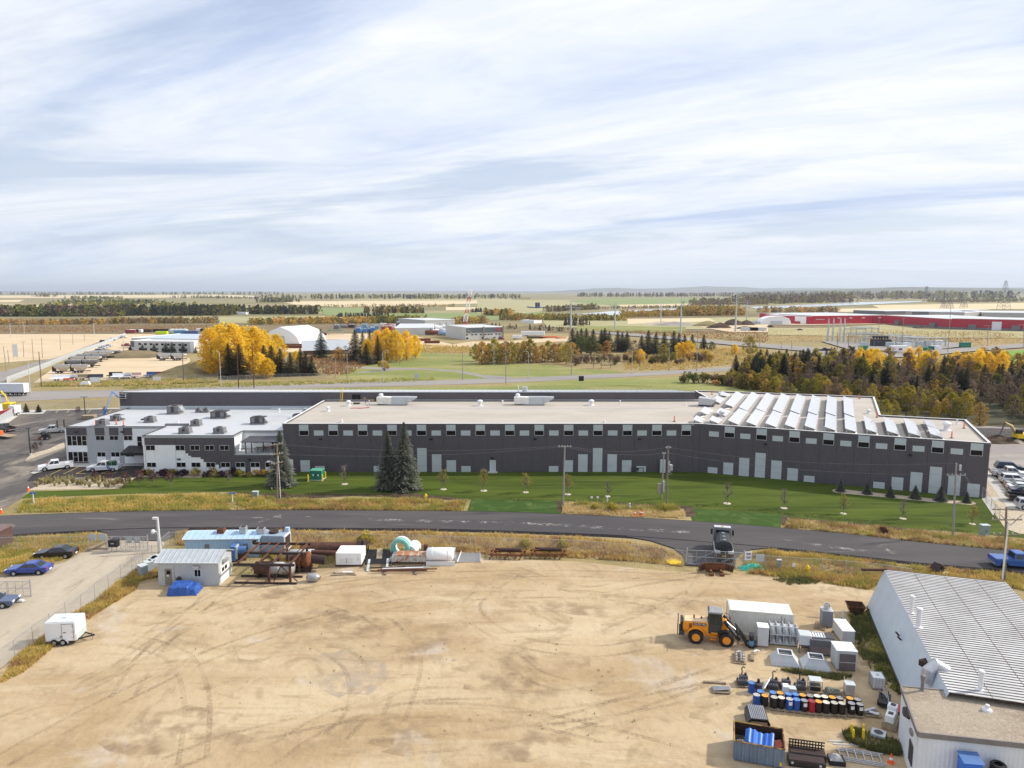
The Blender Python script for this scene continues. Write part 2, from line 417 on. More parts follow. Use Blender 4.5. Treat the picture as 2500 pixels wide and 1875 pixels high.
ridge('hills',-1500,30000,17000,165,7000,3.3,G_wood)
ridge('hills',2200,16000,8200,84,3600,8.1,G_wood)
ridge('hills',-32000,9000,21000,52,6000,5.7,G_wood)
ridge('hills',900,6500,4300,15,1400,12.4,G_far)
# middle distance sheets
S_('pale_lot',cat((f1,[(-500,484),(820,474),(1110,462),(1800,470),(1800,640),(1090,640),(880,600),(560,688),(300,705),(-500,770)])),G_psand,.03)
S_('hopper_yard',cat((f1,[(290,900),(470,770),(700,668),(800,640),(1060,690),(1300,690),(1380,650),(1640,690),(1660,835),(1300,850),(800,885)])),G_psand,.034)
S_('access_road',cat((f1,[(-300,870),(-300,960),(-20,905),(330,800),(640,665),(860,585),(1085,488),(1060,484),(820,560),(500,680),(280,730),(0,812)])),G_high,.04)
S_('works_yard',cat((f2,[(180,470),(560,440),(820,430),(1200,500),(1390,500),(1700,570),(1860,545),(2212,540)]),(f3,[(520,500),(520,540),(0,560)]),(f2,[(1900,590),(1400,600),(800,640),(500,660),(180,620)])),G_psand,.034)
S_('park_lawn',cat((f2,[(800,770),(1000,700),(1420,640),(1800,660),(2212,735)]),(f3,[(250,740),(520,775),(900,800),(980,815),(420,842),(0,872)]),(f2,[(2000,888),(1200,890),(700,872)])),G_park,.03)
S_('roadside_grass',cat((f1,[(0,930),(900,930),(2212,915)]),(f2,[(0,850),(800,845),(1300,905),(0,935)]),(f1,[(2212,945),(1200,960),(0,1000)])),G_dry,.02)
S_('park_path',cat((f2,[(790,762),(1170,772),(1500,778),(1760,796),(1960,834),(2212,850)]),(f3,[(0,858),(0,872)]),(f2,[(2212,870),(2000,868),(1900,842),(1720,808),(1480,790),(1240,790),(1150,800),(880,818),(870,812),(1100,790),(790,770)])),G_high,.045)
HT=[(-300,965),(0,957),(282,952.5),(480,946),(625,942),(860,934),(1100,928),(1250,923),(1400,917),(1532,911),(1702,901),(1830,893)]
HB=[(1830,902),(1702,910),(1532,920.5),(1400,927),(1250,934),(1100,939),(860,946),(625,952),(480,959),(282,969),(0,982),(-300,992)]
S_('highway',HT+HB,G_high,.05)
S_('berm_grass',cat((f2,[(0,955),(1300,940),(2212,925)]),(f3,[(0,905),(900,860),(1440,850),(1900,960),(1560,1000),(0,1000)]),(f2,[(0,1000)])),G_park,.02)
S_('service_road',cat((f3,[(700,462),(1100,484),(1700,534),(2212,572)]),(f4,[(400,600),(850,645),(1300,636),(1700,604),(2212,568),(2500,550),(2500,590),(2212,602),(1700,640),(1300,680),(850,700),(560,705),(300,632),(0,606)]),(f3,[(2000,590),(1700,562),(1100,506),(720,478)])),G_high,.52)
S_('substation_pad',cat((f4,[(450,545),(800,560),(1540,545),(1720,590),(1500,615),(1200,640),(700,620)])),G_high,.56)
S_('bright_turf',cat((f4,[(1830,650),(2600,600),(2600,760),(1900,740)])),G_bright,.54)
S_('works_apron',cat((f4,[(-500,400),(380,405),(1000,396),(1400,415),(2600,470),(2600,440),(1400,400),(0,380),(-500,380)])),G_psand,.47)
S_('works_yard',cat((f3,[(1600,420),(2212,400),(2212,470),(1900,470)])),G_psand,.5)
# near sheets
ROAD_T=[(-260,1277),(0,1262),(339,1251),(678,1248),(1130,1251),(1356,1257),(1695,1275),(2034,1303),(2250,1327),(2500,1351),(2800,1380)]
ROAD_B=[(2800,1428),(2500,1400),(2440,1393),(2250,1377),(2115,1362),(1860,1336),(1560,1312),(1400,1304),(1100,1294),(780,1291),(430,1290),(240,1296),(0,1309),(-260,1326)]
def smooth_line(pts,n=6):
 out=[]
 for i in rn(len(pts)-1):
  p0,p1,p2,p3=[Vc(pts[max(0,min(len(pts)-1,k))])for k in(i-1,i,i+1,i+2)]
  for j in rn(n):
   t=j/n
   out.append(0.5*((2*p1)+(p2-p0)*t+(2*p0-5*p1+4*p2-p3)*t*t+(3*p1-p0-3*p2+p3)*t**3))
 out.append(Vc(pts[-1]))
 return out
rt=smooth_line([P(*p)for p in ROAD_T]);rb=smooth_line([P(*p)for p in ROAD_B])
ROAD_Z=.16
HAZE=5.5e-5
o=MB().poly([(p.x,p.y,ROAD_Z)for p in rb[::-1]]+[(p.x,p.y,ROAD_Z)for p in rt[::-1]]).bd('road',G_asph)
if o.data.polygons[0].normal.z<0:o.data.flip_normals()
o['kind']='structure'
mb=MB()
for line,s in((rb,-1),(rt,1)):
 for a,b_ in zip(line,line[1:]):
  mb.add([(a.x,a.y,ROAD_Z-.003),(b_.x,b_.y,ROAD_Z-.003),(b_.x,b_.y+s*.75,-.01),(a.x,a.y+s*.75,-.01)],[(0,1,2,3)])
o=mb.bd('road_shoulder',G_edge);o['kind']='structure'
o=S_('gate_approach',[(225,1292),(262,1304),(272,1318),(402,1322),(432,1308),(470,1288)],G_asph,.11)
o=S_('gate_approach',[(1500,1306),(1590,1322),(1645,1340),(1668,1358),(1674,1382),(1795,1388),(1796,1366),(1812,1352),(1835,1343),(1900,1338)],G_asph,.12)
S_('lawn',[(50,1217),(75,1200),(290,1194),(352,1150),(700,1145),(1715,1145),(2420,1205),(2455,1290),(2700,1312),(2700,1332),(2500,1314),(2376,1302),(2200,1288),(2040,1276),(1908,1262),(1906,1290),(1690,1272),(1680,1236),(1480,1231),(1372,1222),(1370,1257),(1140,1250),(1150,1220),(1010,1206),(700,1209),(560,1201),(300,1206)],G_lawn,.010)
S_('turf_patch',[(1142,1249),(1152,1219),(1366,1222),(1366,1256)],G_turf,.018)
S_('turf_patch',[(1680,1240),(1910,1256),(1904,1289),(1690,1272)],G_turf,.018)
for pts in([(560,1200),(690,1207),(720,1214),(700,1220),(610,1213)],[(690,1208),(1010,1205),(1120,1216),(1150,1224),(1000,1216),(860,1211),(740,1218)],[(1440,1224),(1560,1230),(1690,1236),(1700,1260),(1676,1262),(1670,1242),(1540,1236)],[(1908,1258),(1922,1262),(1924,1283),(1908,1282)],[(1360,1222),(1374,1224),(1372,1250),(1362,1250)],[(1925,1262),(2200,1288),(2340,1302),(2335,1307),(2180,1294),(1930,1270)]):
 S_('soil_edge',pts,G_soil,.022)
S_('yard',cat((ident,[(-160,1760),(36,1609),(161,1514),(232,1474),(300,1436),(420,1408),(560,1405),(700,1398),(840,1380),(960,1374),(1150,1362),(1420,1372),(1600,1392),(1680,1396),(1800,1402),(1960,1418),(2120,1440),(2280,1470),(2600,1510),(2700,2200),(-300,2200)])),G_sand,.006)
S_('gravel_drive',cat((ident,[(36,1606),(161,1510),(232,1468),(296,1414),(372,1364),(402,1330),(400,1318),(275,1318),(262,1330),(200,1345),(160,1372),(60,1400),(-40,1416),(-200,1440),(-400,1900),(-200,1780)])),G_drive,.008)
S_('parking_lot',cat((z5,[(-200,1170),(-200,620),(-60,470),(180,285),(400,255),(1030,240),(1040,275),(560,395),(585,735),(1240,735),(1190,830),(1000,925),(250,945),(170,1025),(40,1105)])),G_lot,.010)
S_('new_asphalt',cat((z5,[(230,870),(290,800),(560,740),(1240,735),(1195,826),(1110,840),(700,832),(400,860)])),G_fresh,.016)
S_('gravel_verge',cat((z5,[(-250,500),(180,262),(185,250),(420,250),(1030,232),(1030,240),(400,256),(370,283),(180,287),(-200,540)])),G_conc,.02)
S_('gravel_lot',cat((ident,[(2350,1065),(2380,1040),(2700,1050),(2700,1180),(2520,1160),(2408,1142)])),G_glot,.012)
S_('gravel_lot',cat((ident,[(2408,1142),(2540,1158),(2740,1240),(2700,1262),(2560,1250),(2490,1215),(2440,1170)])),G_lot,.014)
S_('rock_bed',cat((ident,[(2400,1160),(2420,1166),(2442,1200),(2500,1228),(2700,1280),(2720,1316),(2490,1303),(2455,1291),(2402,1218)])),G_rock,.016)
S_('rock_bed',cat((z8,[(552,945),(575,935),(680,940),(1000,975),(1400,1015),(1780,1048),(1800,1062),(1770,1072),(1400,1045),(1000,1005),(640,972),(570,960)])),G_rock,.018)
S_('sidewalk',cat((zE,[(862,880),(965,900),(1060,1020),(1200,1200),(1340,1380),(1480,1560),(1390,1570),(1230,1500),(1110,1350),(960,1130),(865,1000)])),G_conc,.026)
S_('sidewalk',cat((zE,[(820,1240),(870,1330),(1130,1350),(1190,1395),(980,1390),(1010,1480),(1020,1600),(1000,1650),(810,1370)])),G_conc,.024)
S_('sidewalk',cat((z5,[(575,700),(770,700),(1220,700),(1240,735),(590,742)])),G_conc,.024)
o=S_('rock_bed',cat((z5,[(215,690),(270,632),(420,590),(556,528),(560,590),(400,655),(300,695),(230,702)])),G_rock,.05)
o=S_('concrete_island',cat((z5,[(262,800),(300,775),(380,755),(372,785),(290,806)])),G_conc,.1)
o=S_('planting_bed',cat((z5,[(240,945),(380,880),(520,862),(1110,842),(1190,828),(1020,925),(990,932)])),G_rock,.03)
o=S_('planting_bed',cat((z5,[(1190,828),(1250,760),(2260,768),(2260,812),(1750,818),(1735,836),(1240,832)])),G_rock,.03)
def stain(name,c,c2,lays):
 m=mat(name,c,c2=c2,rough=.95,scale=2.0)
 N,Lk=m.node_tree.nodes,m.node_tree.links
 t=N.new('ShaderNodeTexCoord');mx=None
 for sc,lo,hi,mx_ in lays:
  n=N.new('ShaderNodeTexNoise');n.inputs['Scale'].default_value=sc;n.inputs['Detail'].default_value=4;Lk.new(t.outputs['Object'],n.inputs['Vector'])
  r=N.new('ShaderNodeMapRange');r.inputs[1].default_value=lo;r.inputs[2].default_value=hi;r.inputs[4].default_value=mx_;Lk.new(n.outputs['Fac'],r.inputs[0])
  if mx is None:mx=r.outputs[0]
  else:
   q=N.new('ShaderNodeMath');q.operation='MULTIPLY';Lk.new(mx,q.inputs[0]);Lk.new(r.outputs[0],q.inputs[1]);mx=q.outputs[0]
 Lk.new(mx,N['Principled BSDF'].inputs['Alpha'])
 return m
M_track=stain('pressed_sand',(.30,.22,.135),(.37,.28,.18),((.22,.40,.62,.4),(4.0,.30,.58,.9)))
def track(pts,gauge=1.9,w_=.42):
 c=smooth_line([P(*p)for p in pts],10)
 for s in(-1,1):
  mb=MB();prev=None
  for i,p in en(c):
   d=c[min(i+1,len(c)-1)]-c[max(0,i-1)];n=Vc((-d.y,d.x,0)).normalized()
   q=(p+n*(s*gauge/2-w_/2),p+n*(s*gauge/2+w_/2))
   if prev:mb.add([(v.x,v.y,.012+.002*(s>0)+TZ[0])for v in(prev[0],q[0],q[1],prev[1])],[(0,1,2,3)])
   prev=q
  o=mb.bd('tyre_track',M_track);o['kind']='structure'
 TZ[0]+=.0008
TZ=[.0]
for pts in([(1900,1640),(1700,1690),(1420,1740),(1160,1765)],[(1880,1600),(1650,1680),(1400,1760),(1200,1800),(900,1830)],[(560,1400),(500,1470),(380,1580),(300,1700)],[(300,1560),(430,1600),(480,1700),(470,1860)],[(1630,1560),(1450,1590),(1250,1560),(1150,1480),(1250,1400)],[(700,1440),(900,1500),(1000,1600),(960,1760)],[(1250,1390),(1420,1440),(1560,1420),(1700,1400)],[(100,1700),(260,1640),(420,1520),(620,1430),(900,1400)],[(1240,1600),(1330,1660),(1480,1680),(1640,1640)],[(760,1560),(860,1620),(880,1720),(820,1800)],[(640,1860),(800,1760),(1000,1700),(1200,1690)],[(1730,1395),(1700,1440),(1600,1500),(1500,1540)],[(-60,1790),(240,1660),(520,1500),(900,1420),(1300,1400),(1680,1410)],[(0,1860),(300,1700),(620,1560),(1000,1470),(1400,1450),(1640,1480)],[(1700,1860),(1500,1800),(1200,1740),(900,1740),(600,1800),(400,1870)]):
 track(pts)
M_smear=stain('chalk_dust',(.42,.40,.38),(.34,.32,.31),((.5,.42,.62,.9),(2.5,.40,.62,.9)))
for pts in([(612,1283),(650,1268),(672,1262),(688,1259),(684,1264),(660,1270),(625,1283)],[(540,1267),(640,1265),(760,1263),(760,1264.5),(640,1267),(540,1269)],[(5,1296),(20,1286),(45,1284),(30,1290)],[(1900,1318),(2050,1338),(2120,1346),(2110,1350),(2000,1338)],[(2140,1335),(2160,1330),(2190,1352),(2180,1356)],[(900,1268),(1300,1278),(1700,1300),(1700,1306),(1300,1284),(900,1274)]):
 S_('road_dust',pts,M_smear,ROAD_Z+.006)
M_spot=stain('pale_grey_blotch',(.42,.375,.33),(.47,.41,.35),((.10,.40,.60,.7),(.9,.34,.60,.8)))
S_('pale_grey_spot',[(850+92*math.cos(k*PI/12)*(1+.12*math.sin(k*2.3)),1642+58*math.sin(k*PI/12)*(1+.12*math.cos(k*1.7)))for k in rn(24)],M_spot,.0285)  # pale grey round spot laid over the sand
M_brn=stain('churned_soil',(.29,.20,.12),(.36,.26,.165),((.16,.42,.62,.6),(.5,.42,.62,.75)))
for i,(x,y,a,b2)in en([(780,1540,190,50),(520,1640,120,40),(1010,1560,150,45),(1300,1650,170,60),(640,1440,120,20),(420,1790,200,60),(1150,1800,260,60),(1750,1570,120,30),(1500,1480,200,26),(2010,1690,170,36),(2050,1790,130,60),(2000,1600,120,60),(2120,1580,40,90),(1800,1740,110,40),(1880,1480,190,24)]):
 S_('churned_soil',[(x+a*math.cos(k*PI/12)*(1+.2*math.sin(k*2.3+i)),y+b2*math.sin(k*PI/12)*(1+.2*math.cos(k*1.7+i)))for k in rn(24)],M_brn,.030+i*.001)
# materials for things
def ribbed(name,c,pitch=.3,axis='X',strength=.5,rough=.55,var=.06,metal=.0,dirt=None):
 m=mat(name,c,rough=rough,var=var,scale=.6,metal=metal,dirt=dirt)
 N,Lk=m.node_tree.nodes,m.node_tree.links
 t=N.new('ShaderNodeTexCoord');w=N.new('ShaderNodeTexWave');w.bands_direction=axis;w.wave_profile='SIN'
 w.inputs['Scale'].default_value=.314/pitch
 Lk.new(t.outputs['Object'],w.inputs['Vector'])
 bp=N.new('ShaderNodeBump');bp.inputs['Strength'].default_value=strength;bp.inputs['Distance'].default_value=.03
 Lk.new(w.outputs['Fac'],bp.inputs['Height']);Lk.new(bp.outputs[0],N['Principled BSDF'].inputs['Normal'])
 return m
M_clad=ribbed('charcoal_cladding',(0.096,.084,.095),.35)
M_clad2=mat('charcoal_panel',(0.10,.088,.096),var=.06)
Ml=mat('pale_grey_panel',(0.50,.545,.555),rough=.55,var=.04,scale=.5)
M_grey=ribbed('light_grey_cladding',(0.40,.415,.43),.35)
Mw=mat('white_cladding',(0.85,.86,.87),rough=.5,var=.04,scale=.5)
Mt=mat('white_metal_trim',(0.74,.74,.74),rough=.4,var=.05)
M_dtrim=mat('dark_metal_trim',(0.055,.05,.055),rough=.45)
M_glass=mat('dark_glass',(0.010,.009,.012),rough=.08,var=.2,spec=.22)
M_roofg=gmat('roof_gravel',(0.47,.425,.375),[((0.40,.36,.315),.12,(0.6,1.6),0,.45,.6,.8,.3),((0.55,.50,.45),3.0,I1,0,.5,.66,.8,0),((0.33,.27,.215),7.0,I1,0,.56,.7,.8,0),((0.36,.33,.3),.25,(0.2,3),0,.6,.7,.4,.4)],bump=.6,bscale=7)
M_roofw=gmat('white_roof_membrane',(0.50,.515,.54),[((0.45,.46,.485),.12,(1,1),0,.45,.6,.8,.3),((0.55,.54,.53),.5,(0.4,2),0,.6,.72,.6,.4)],rough=.6)
M_roofs=mat('standing_seam_roof',(0.55,.58,.63),rough=.35,metal=.2,var=.05)
Ma=mat('rooftop_unit_grey',(0.20,.195,.20),rough=.6,var=.2,scale=3)
Md=mat('rooftop_unit_dark',(0.06,.055,.06),rough=.6)
Mg=mat('galvanised_steel',(0.50,.51,.53),rough=.38,metal=.55,var=.12,scale=4)
Mo=mat('safety_orange',(0.85,.13,.03),rough=.5)
My=mat('safety_yellow',(0.80,.55,.02),rough=.5,var=.08)
Mk=mat('black_plastic',(0.015,.015,.017),rough=.5)
Mru=mat('tyre_rubber',(0.022,.021,.021),rough=.85,var=.25,scale=6)
Ms=mat('bare_steel',(0.42,.42,.43),rough=.35,metal=.7)
Mr=mat('rusty_steel',(0.13,.055,.032),rough=.85,c2=(0.055,.028,.022),scale=2.2,bump=.3)
Mro=mat('orange_rust_steel',(0.24,.085,.032),rough=.88,c2=(0.09,.035,.02),scale=3,bump=.3)
Mrd=mat('dark_rust_steel',(0.055,.033,.028),rough=.85,c2=(0.03,.02,.02),scale=2.0)
Mwd=mat('weathered_wood',(0.30,.235,.17),rough=.9,c2=(0.17,.13,.09),scale=3,stretch=(1,1,.15))
Mw2=mat('pallet_wood',(0.42,.33,.22),rough=.9,c2=(0.27,.21,.14),scale=3)
M_wire=mat('power_cable',(0.20,.20,.20),rough=.6)
M_solar=None
def solar_mat():
 m=mat('solar_panel_glass',(0.52,.525,.56),rough=.18,var=.03,scale=.4,spec=.9)  # pale base colour stands in for bright sky reflected in dark panels
 m.node_tree.nodes['Principled BSDF'].inputs['Coat Weight'].default_value=.7
 m.node_tree.nodes['Principled BSDF'].inputs['Coat Roughness'].default_value=.12
 return m
M_solar=solar_mat()
M_sframe=mat('aluminium_frame',(0.62,.63,.65),rough=.4,metal=.4)
class Wall:
 def __init__(s,a,b):
  s.a=Vc((a[0],a[1]));d=Vc((b[0]-a[0],b[1]-a[1]));s.len=d.length;s.d=d.normalized();s.n=Vc((s.d.y,-s.d.x))
 def pt(s,u,p,z):
  q=s.a+s.d*u+s.n*p;return(q.x,q.y,z)
 def box(s,mb,u0,u1,z0,z1,p0,p1):
  v=[s.pt(u,p,z)for z in(z0,z1)for u,p in((u0,p1),(u1,p1),(u1,p0),(u0,p0))]
  return mb.add(v,[(3,2,1,0),(4,5,6,7),(0,1,5,4),(1,2,6,5),(2,3,7,6),(3,0,4,7)])
 def part(s,parent,name,m,u0,u1,z0,z1,p0=.0,p1=.03):
  return s.box(MB(),u0,u1,z0,z1,p0,p1).bd(name,m,parent,wd=1)
 def u_of(s,px,z):
  k=(px-1250)/FOCAL
  c=(CAM_H-z)*SP
  return(k*(s.a.y*CP+c)-s.a.x)/(s.d.x-k*s.d.y*CP)
 def window(s,parent,u0,u1,z0,z1,p=.0,mull=1,trans=0,frame=Mt,fw=.048):
  w=s.part(parent,'window',frame,u0,u1,z0,z0+fw,p,p+.07)
  mb=MB()
  s.box(mb,u0,u1,z1-fw,z1,p,p+.07)
  s.box(mb,u0,u0+fw,z0+fw,z1-fw,p,p+.07);s.box(mb,u1-fw,u1,z0+fw,z1-fw,p,p+.07)
  for i in rn(1,mull+1):
   uc=u0+(u1-u0)*i/(mull+1);s.box(mb,uc-fw*.45,uc+fw*.45,z0+fw,z1-fw,p,p+.06)
  for i in rn(1,trans+1):
   zc=z0+(z1-z0)*i/(trans+1);s.box(mb,u0+fw,u1-fw,zc-fw*.45,zc+fw*.45,p,p+.055)
  mb.bd('window_frame',frame,w,wd=1)
  for i in rn(mull+1):
   a=u0+(u1-u0)*i/(mull+1)+fw*.5;b_=u0+(u1-u0)*(i+1)/(mull+1)-fw*.5
   s.part(w,'pane',M_glass,a,b_,z0+fw,z1-fw,p-.0,p+.02)
  return w
# warehouse (front hall and angled wing)
XL,XB,YF,ZR=-43.15,35.4,131.6,9.2
EX,EY=78.5,114.3
wh=Th('warehouse',(0,145,0),0,'long charcoal warehouse with pale stepped panels, gravel roof and an angled wing','building')
FW=Wall((XL,YF),(XB,YF));RW=Wall((XB,YF),(EX,EY))
inn=lambda x,y,z=9.0:P(x,y,z)
c_r1,c_r2,c_r3,c_back=inn(2357,1028),inn(2149,1017),inn(2133.5,971.5),inn(1696,956)
c_hall=Vc((c_back.x,160.7,0))
ROOF=[(XL,YF),(XB,YF),(EX,EY),(c_r1.x,c_r1.y),(c_r2.x,c_r2.y),(c_r3.x,c_r3.y),(c_back.x,c_back.y),(c_hall.x,160.9),(XL+.2,160.9)]
o=MB().prism([(x,y)for x,y in[(XL+.2,YF+.2),(XB,YF+.2),(EX-.2,EY+.3)]+ROOF[3:]],0,8.9).bd('wall',M_clad,wh,wd=1)
o=MB().poly([(x,y,9.0)for x,y in ROOF]).bd('roof',M_roofg,wh,wd=1)
mb=MB()
loop=ROOF
for a,b_ in zip(loop,loop[1:]):
 w=Wall(a,b_)
 if w.len>.5:w.box(mb,0,w.len,8.6,9.28,-.22,.06)
w=Wall(ROOF[-1],ROOF[0]);w.box(mb,0,w.len,8.6,9.28,-.22,.06)
mb2=MB()
for a,b_ in list(zip(loop,loop[1:]))+[(loop[-1],loop[0])]:
 w=Wall(a,b_)
 if w.len>.5:w.box(mb2,-.03,w.len+.03,9.285,9.34,-.28,.10)
o=mb2.bd('roof_edge_trim',Mt,wh,wd=1)
o=mb.bd('parapet',M_clad2,wh,wd=1)
PITCHM=2.77
def panels(w,u0,n,pitch):
 for i in rn(n):
  a,b_=max(0.0,u0+i*pitch),min(w.len,u0+(i+1)*pitch)
  if b_-a<.2:continue
  w.part(wh,'wall_panel',M_clad,a+.015,b_-.015,.0,8.58,-.12,.0)
U0=-39.2-XL
panels(FW,U0-PITCHM*1.5,31,PITCHM)
RU0,RPIT=2.57,2.80
panels(RW,RU0-RPIT*1.5,19,RPIT)
LV={1:1.12,2:2.25,3:3.4,4:4.6}
def dress(w,u0,pitch,n,win_even,lows,hw):
 for i in rn(n):
  u=u0+i*pitch
  if(i%2==0)==win_even:
   w.part(wh,'pale_panel',Ml,u-hw,u+hw,8.0,9.1,.062,.09)
   w.window(wh,u-hw,u+hw,7.02,7.99,.0,mull=0)
  else:
   w.part(wh,'pale_panel',Ml,u-hw,u+hw,7.02,7.98,.0,.04)
  if i in lows:
   zt=LV[lows[i]]
   if zt>1.5:
    w.part(wh,'pale_panel',Ml,u-hw,u+hw,1.16,zt,.0,.04)
    w.part(wh,'pale_panel',Ml,u-hw,u+hw,.0,1.13,.0,.04)
   else:
    w.part(wh,'pale_panel',Ml,u-hw,u+hw,.0,zt,.0,.04)
dress(FW,U0,PITCHM,27,1,{0:2,1:1,5:1,6:2,7:3,8:4,9:3,10:2,11:1,17:1,18:2,19:3,20:4,21:3,22:2,23:1},.89)
dress(RW,RU0,RPIT,16,0,{0:1,1:2,2:3,3:4,4:3,5:2,6:1,10:1,11:2,12:3,13:4,14:3,15:2},.89)
def wall_lamp(w,parent,px,z):
 u=w.u_of(px,z)
 mb=MB();w.box(mb,u-.28,u+.28,z-.1,z+.1,.0,.35);w.box(mb,u-.1,u+.1,z-.2,z-.1,0,.2)
 mb.bd('wall_lamp',Mk,parent,wd=1)
for px in(783,1053,1306,1562):wall_lamp(FW,wh,px,6.4)
for px in(1869,2222):wall_lamp(RW,wh,px,6.35)
wall_lamp(FW,wh,1202.5,2.75)
def man_door(w,parent,px,hh=2.15,m=Ml):
 u=w.u_of(px,1)
 d=w.part(parent,'door',m,u-.46,u+.46,.05,hh,.0,.05)
 mb=MB();w.box(mb,u-.56,u-.46,.05,hh+.1,0,.07);w.box(mb,u+.46,u+.56,.05,hh+.1,0,.07);w.box(mb,u-.46,u+.46,hh,hh+.1,0,.07)
 mb.bd('door_frame',Mt,d,wd=1)
 mb=MB();w.box(mb,u+.3,u+.36,.95,1.15,.05,.12);mb.bd('handle',Ms,d,wd=1)
 mb=MB();w.box(mb,u-.9,u+.9,.0,.1,.05,1.1);mb.bd('doorstep',G_conc,parent,wd=1)
man_door(FW,wh,1203);man_door(FW,wh,709,2.3,Mw)
mb=MB()
for px in(1541,1546,1556,1570):
 u=FW.u_of(px,.5);x,y,_=FW.pt(u,.3,0);mb.cyl((x,y,0),(x,y,1.1 if px<1550 else .85),.05,n=6)
ua,ub=FW.u_of(1541,.5),FW.u_of(1572,.5)
mb.cyl(FW.pt(ua,.3,.85),FW.pt(ub,.3,.85),.05,n=6);mb.cyl(FW.pt(ua,.3,.55),FW.pt(FW.u_of(1550,.5),.3,.55),.05,n=6)
mb.box(FW.pt(FW.u_of(1556,.5),.3,.6),(.4,.3,.45))
mb.bd('gas_meter',Md,wh,wd=1)
u=FW.u_of(1626,1.5)
mb=MB();FW.box(mb,u-1.3,u-.3,.1,2.6,.6,1.1);FW.box(mb,u+.2,u+.6,.1,2.3,.5,.9)
mb.bd('electrical_cabinet',Ml,wh,wd=1)
mb=MB();a=P(820,997,9.03);mb.bb(a.x-14,34,a.y,a.y+.35,9.0,9.03);mb.bd('roof_seam',M_roofw,wh,wd=1)
# back hall
bh=Th('back_hall',(-20,170,0),0,'tall charcoal hall behind the warehouse with a pale metal roof edge','building')
bx0,bx1=(290-1250)/FOCAL*162.5,(1696-1250)/FOCAL*163
BW=Wall((bx0,161.0),(bx1,161.0))
MB().bb(bx0,bx1,161.15,184,0,8.4).bd('wall',M_clad,bh,wd=1)
n=int((bx1-bx0)/PITCHM)+1
for i in rn(n):
 a,b_=i*(bx1-bx0)/n,(i+1)*(bx1-bx0)/n
 BW.part(bh,'wall_panel',M_clad,a+.012,b_-.012,7.0,11.1,-.12,.0)
mb=MB();BW.box(mb,0,BW.len,0,7.9,-.05,.02);mb.bd('base_flashing',Ml,bh,wd=1)
mb=MB()
mb.add([(bx0,160.9,11.2),(bx1,160.9,11.2),(bx1,183.5,8.5),(bx0,183.5,8.5),(bx0,160.9,11.05),(bx1,160.9,11.05),(bx1,183.5,8.35),(bx0,183.5,8.35)],[(0,1,2,3),(4,7,6,5),(0,4,5,1),(1,5,6,2),(3,2,6,7),(0,3,7,4)])
mb.bd('roof',M_roofs,bh,wd=1)
MB().prism([(bx0+.02,161.13),(bx1-.02,161.13),(bx1-.02,161.3),(bx0+.02,161.3)],8.4,11.0).bd('parapet',M_clad,bh,wd=1)
MB().add([(bx1,161.1,8.3),(bx1,183.9,8.3),(bx1,161.1,11.05),(bx0,161.1,8.3),(bx0,183.9,8.3),(bx0,161.1,11.05)],[(0,1,2),(3,5,4)]).bd('gable',M_clad,bh,wd=1)
seam=MB().add([(0,160.9,11.21),(.06,160.9,11.21),(.06,183.4,8.52),(0,183.4,8.52),(0,160.9,11.28),(.06,160.9,11.28),(.06,183.4,8.59),(0,183.4,8.59)],[(4,5,6,7),(0,1,5,4),(1,2,6,5),(3,0,4,7)]).mesh('roof_seam')
for i in rn(96):
 s_=link_mesh('roof_seam',seam,M_sframe,bh,wd=1);s_.location.x=bx0+(bx1-bx0)*(i+.5)/96
u=BW.u_of(870,9.6)
BW.window(bh,u-1.0,u+1.0,9.1,10.6,.0,mull=1,frame=M_dtrim)
# office block
of=Th('office_block',(-70,140,0),0,'two storey office with white roof, light grey left part and charcoal and white front block','building')
OX0,OXF,YL,YO,ZO=-88.6,-68.6,138.4,129.5,7.43
xbl=P(569,1110,4).x
body=[(OX0,YL),(OXF,YL),(OXF,YO),(xbl,YO),(xbl,YO+4.6),(XL-.02,YO+4.6),(XL-.02,160.95),(P(291,1003,ZO).x,160.95)]
b_in=[(OX0+.2,YL+.2),(OXF+.2,YL+.2),(OXF+.2,YO+.2),(xbl-.1,YO+.2),(xbl-.1,YO+4.8),(XL-.05,YO+4.8),(XL-.05,160.9),(P(291,1003,ZO).x+.2,160.9)]
MB().prism(b_in,0,7.1).bd('wall',Mw,of,wd=1)
MB().poly([(x,y,7.25)for x,y in body]).bd('roof',M_roofw,of,wd=1)
mb,mb2=MB(),MB()
for a,b_ in zip(body,body[1:]+body[:1]):
 w=Wall(a,b_)
 if w.len<.5 or a==body[6]:continue
 w.box(mb,0,w.len,7.0,7.40,-.22,.015);w.box(mb2,-.02,w.len+.02,7.402,7.46,-.26,.07)
mb.bd('parapet',M_grey,of,wd=1);mb2.bd('roof_edge_trim',Md,of,wd=1)
LW=Wall((OX0,YL),(OXF,YL));OW=Wall((OXF,YO),(XL-.02,YO));SW=Wall((OXF,YO),(OXF,YL))
LL=Wall((P(291,1003,ZO).x,160.95),(OX0,YL))
LL.part(of,'wall_panel',Mw,0,LL.len,0,7.1,-.2,0)
def ul(zx,z):return LW.u_of(z5(zx,0)[0],z)
def uo(zx,z):return OW.u_of(z5(zx,0)[0],z)
LW.part(of,'wall_panel',Mw,0,ul(575,5),0,7.2,-.2,.0)
c0,c1=ul(580,4.6),ul(750,4.6)
LW.part(of,'wall_panel',M_clad2,ul(573,6.5),ul(748,6.5),5.62,7.2,-.2,.03)
LW.part(of,'wall_panel',Mw,c0,c1,2.36,3.58,-.2,.0)
for zlo,zhi in((3.6,5.6),(.26,2.34)):
 for k in rn(4):
  a=c0+(c1-c0)*k/4
  LW.window(of,a,a+(c1-c0)/4,zlo,zhi,-.02,mull=0,trans=1 if k in(1,3)else 0)
